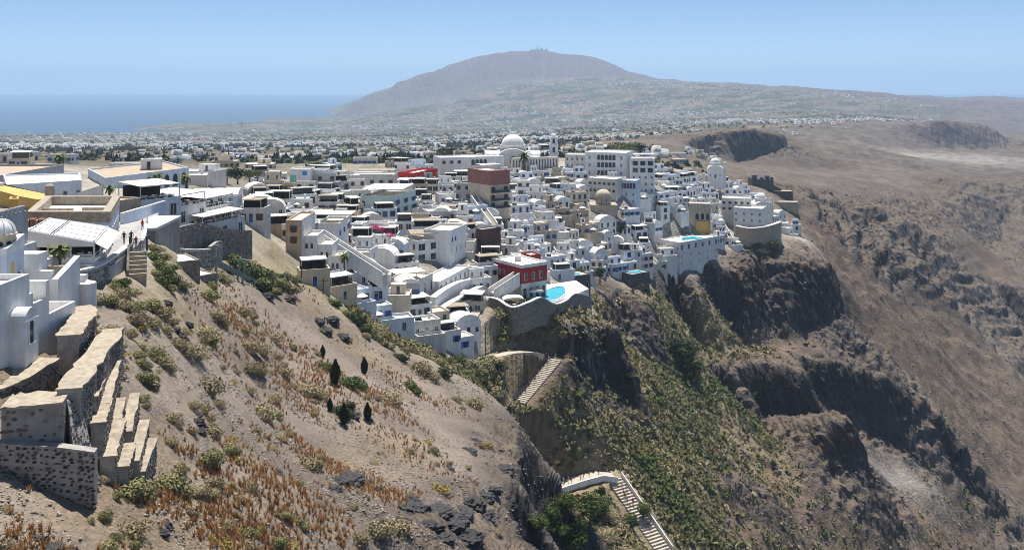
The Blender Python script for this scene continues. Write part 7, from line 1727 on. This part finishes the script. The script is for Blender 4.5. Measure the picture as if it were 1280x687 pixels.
vm = [mat('village_white', (0.62, 0.62, 0.60), var=0.05), mat('village_offwhite', (0.52, 0.50, 0.46), var=0.05), mat('village_cream', (0.44, 0.38, 0.30), var=0.05)]
vb_ = [np_mesh('village_house', cubev, cubef, m_) for m_ in vm]
for i in range(min(150, len(hp))):
    o = link_mesh('village_house', vb_[i % 3], None, hp[i], ang[i]); o.scale = (hs[i], hs[i]*0.8, hz_[i])
    tag(o, f"distant {['white', 'off-white', 'cream'][i % 3]} cube house with a roof hut standing in the {'near fields' if hp[i, 1] < 1100 else 'plain fields'}", 'house', 'distant houses in the fields')
sel = np.arange(150, min(len(hp), 2600))
for j, m_ in enumerate(vm):
    q = sel[j::3]; Vv, Ff = rotz_copies(cubev, cubef, hp[q], hs[q], ang[q], sz=hz_[q])
    tag(link_mesh('far_village', np_mesh('far_village', Vv, Ff, m_)), f"far {['white', 'off-white', 'cream'][j]} village houses dotted over the plain and hills", 'village', kind='stuff')
print('village', len(hp))
X, Y, g = sample(60000, 560, 6000, -33, 24, 851); X2, Y2, Z2, a, W, d, rk_ = terrain_points(X, Y)
cl_ = fbm2(X/230, Y/230, 4, 852)
keep = (Z2 > -244) & (W[:, 6] > 0.35) & (g.uniform(0, 1, len(X)) < np.clip(0.05+cl_*1.3, 0.06, 0.9)*np.clip(Y/1800, 0.3, 1))
tp_ = np.stack([X2, Y2, Z2-0.6], 1)[keep][:10000]; V, Fq = leafcloud(12, 1, 1, 0.9, 0.55, 861, True, 3, 0.8)
ts = g.uniform(2.6, 6.5, len(tp_)); Vv, Ff = rotz_copies(V, Fq, tp_, ts, g.uniform(0, 6.28, len(tp_)))
tag(link_mesh('far_trees', np_mesh('far_trees', Vv, Ff, leaf_mat('far_tree_leaf', (0.045, 0.058, 0.028), (0.095, 0.105, 0.05), 0.05))), 'far dark trees and groves dotted over the plain', 'trees', kind='stuff')

for k, (px_, h_) in enumerate(((664, 26), (668, 18), (672, 34), (677, 22), (683, 16))):
    q = surf(*W2(px_, 7790)); o = empty('antenna_mast', q, 0, f"{['slim', 'short', 'tall', 'thin', 'small'][k]} antenna mast on the mountain summit", 'antenna', 'summit antennas')
    mb = MB(); mb.tube((0, 0, -5), (0, 0, h_), 2.6, 1.2, 6); mb.build('mast', M['grey'], o); mb = MB(); mb.box(-9, 9, -6, 6, -6, 7); mb.build('hut', M['grey'], o)
# every labelled top-level object is a thing, walls and stairways included
for o in list(bpy.data.objects):
    if o.parent is None and 'category' in o and 'kind' not in o: o['kind'] = 'thing'
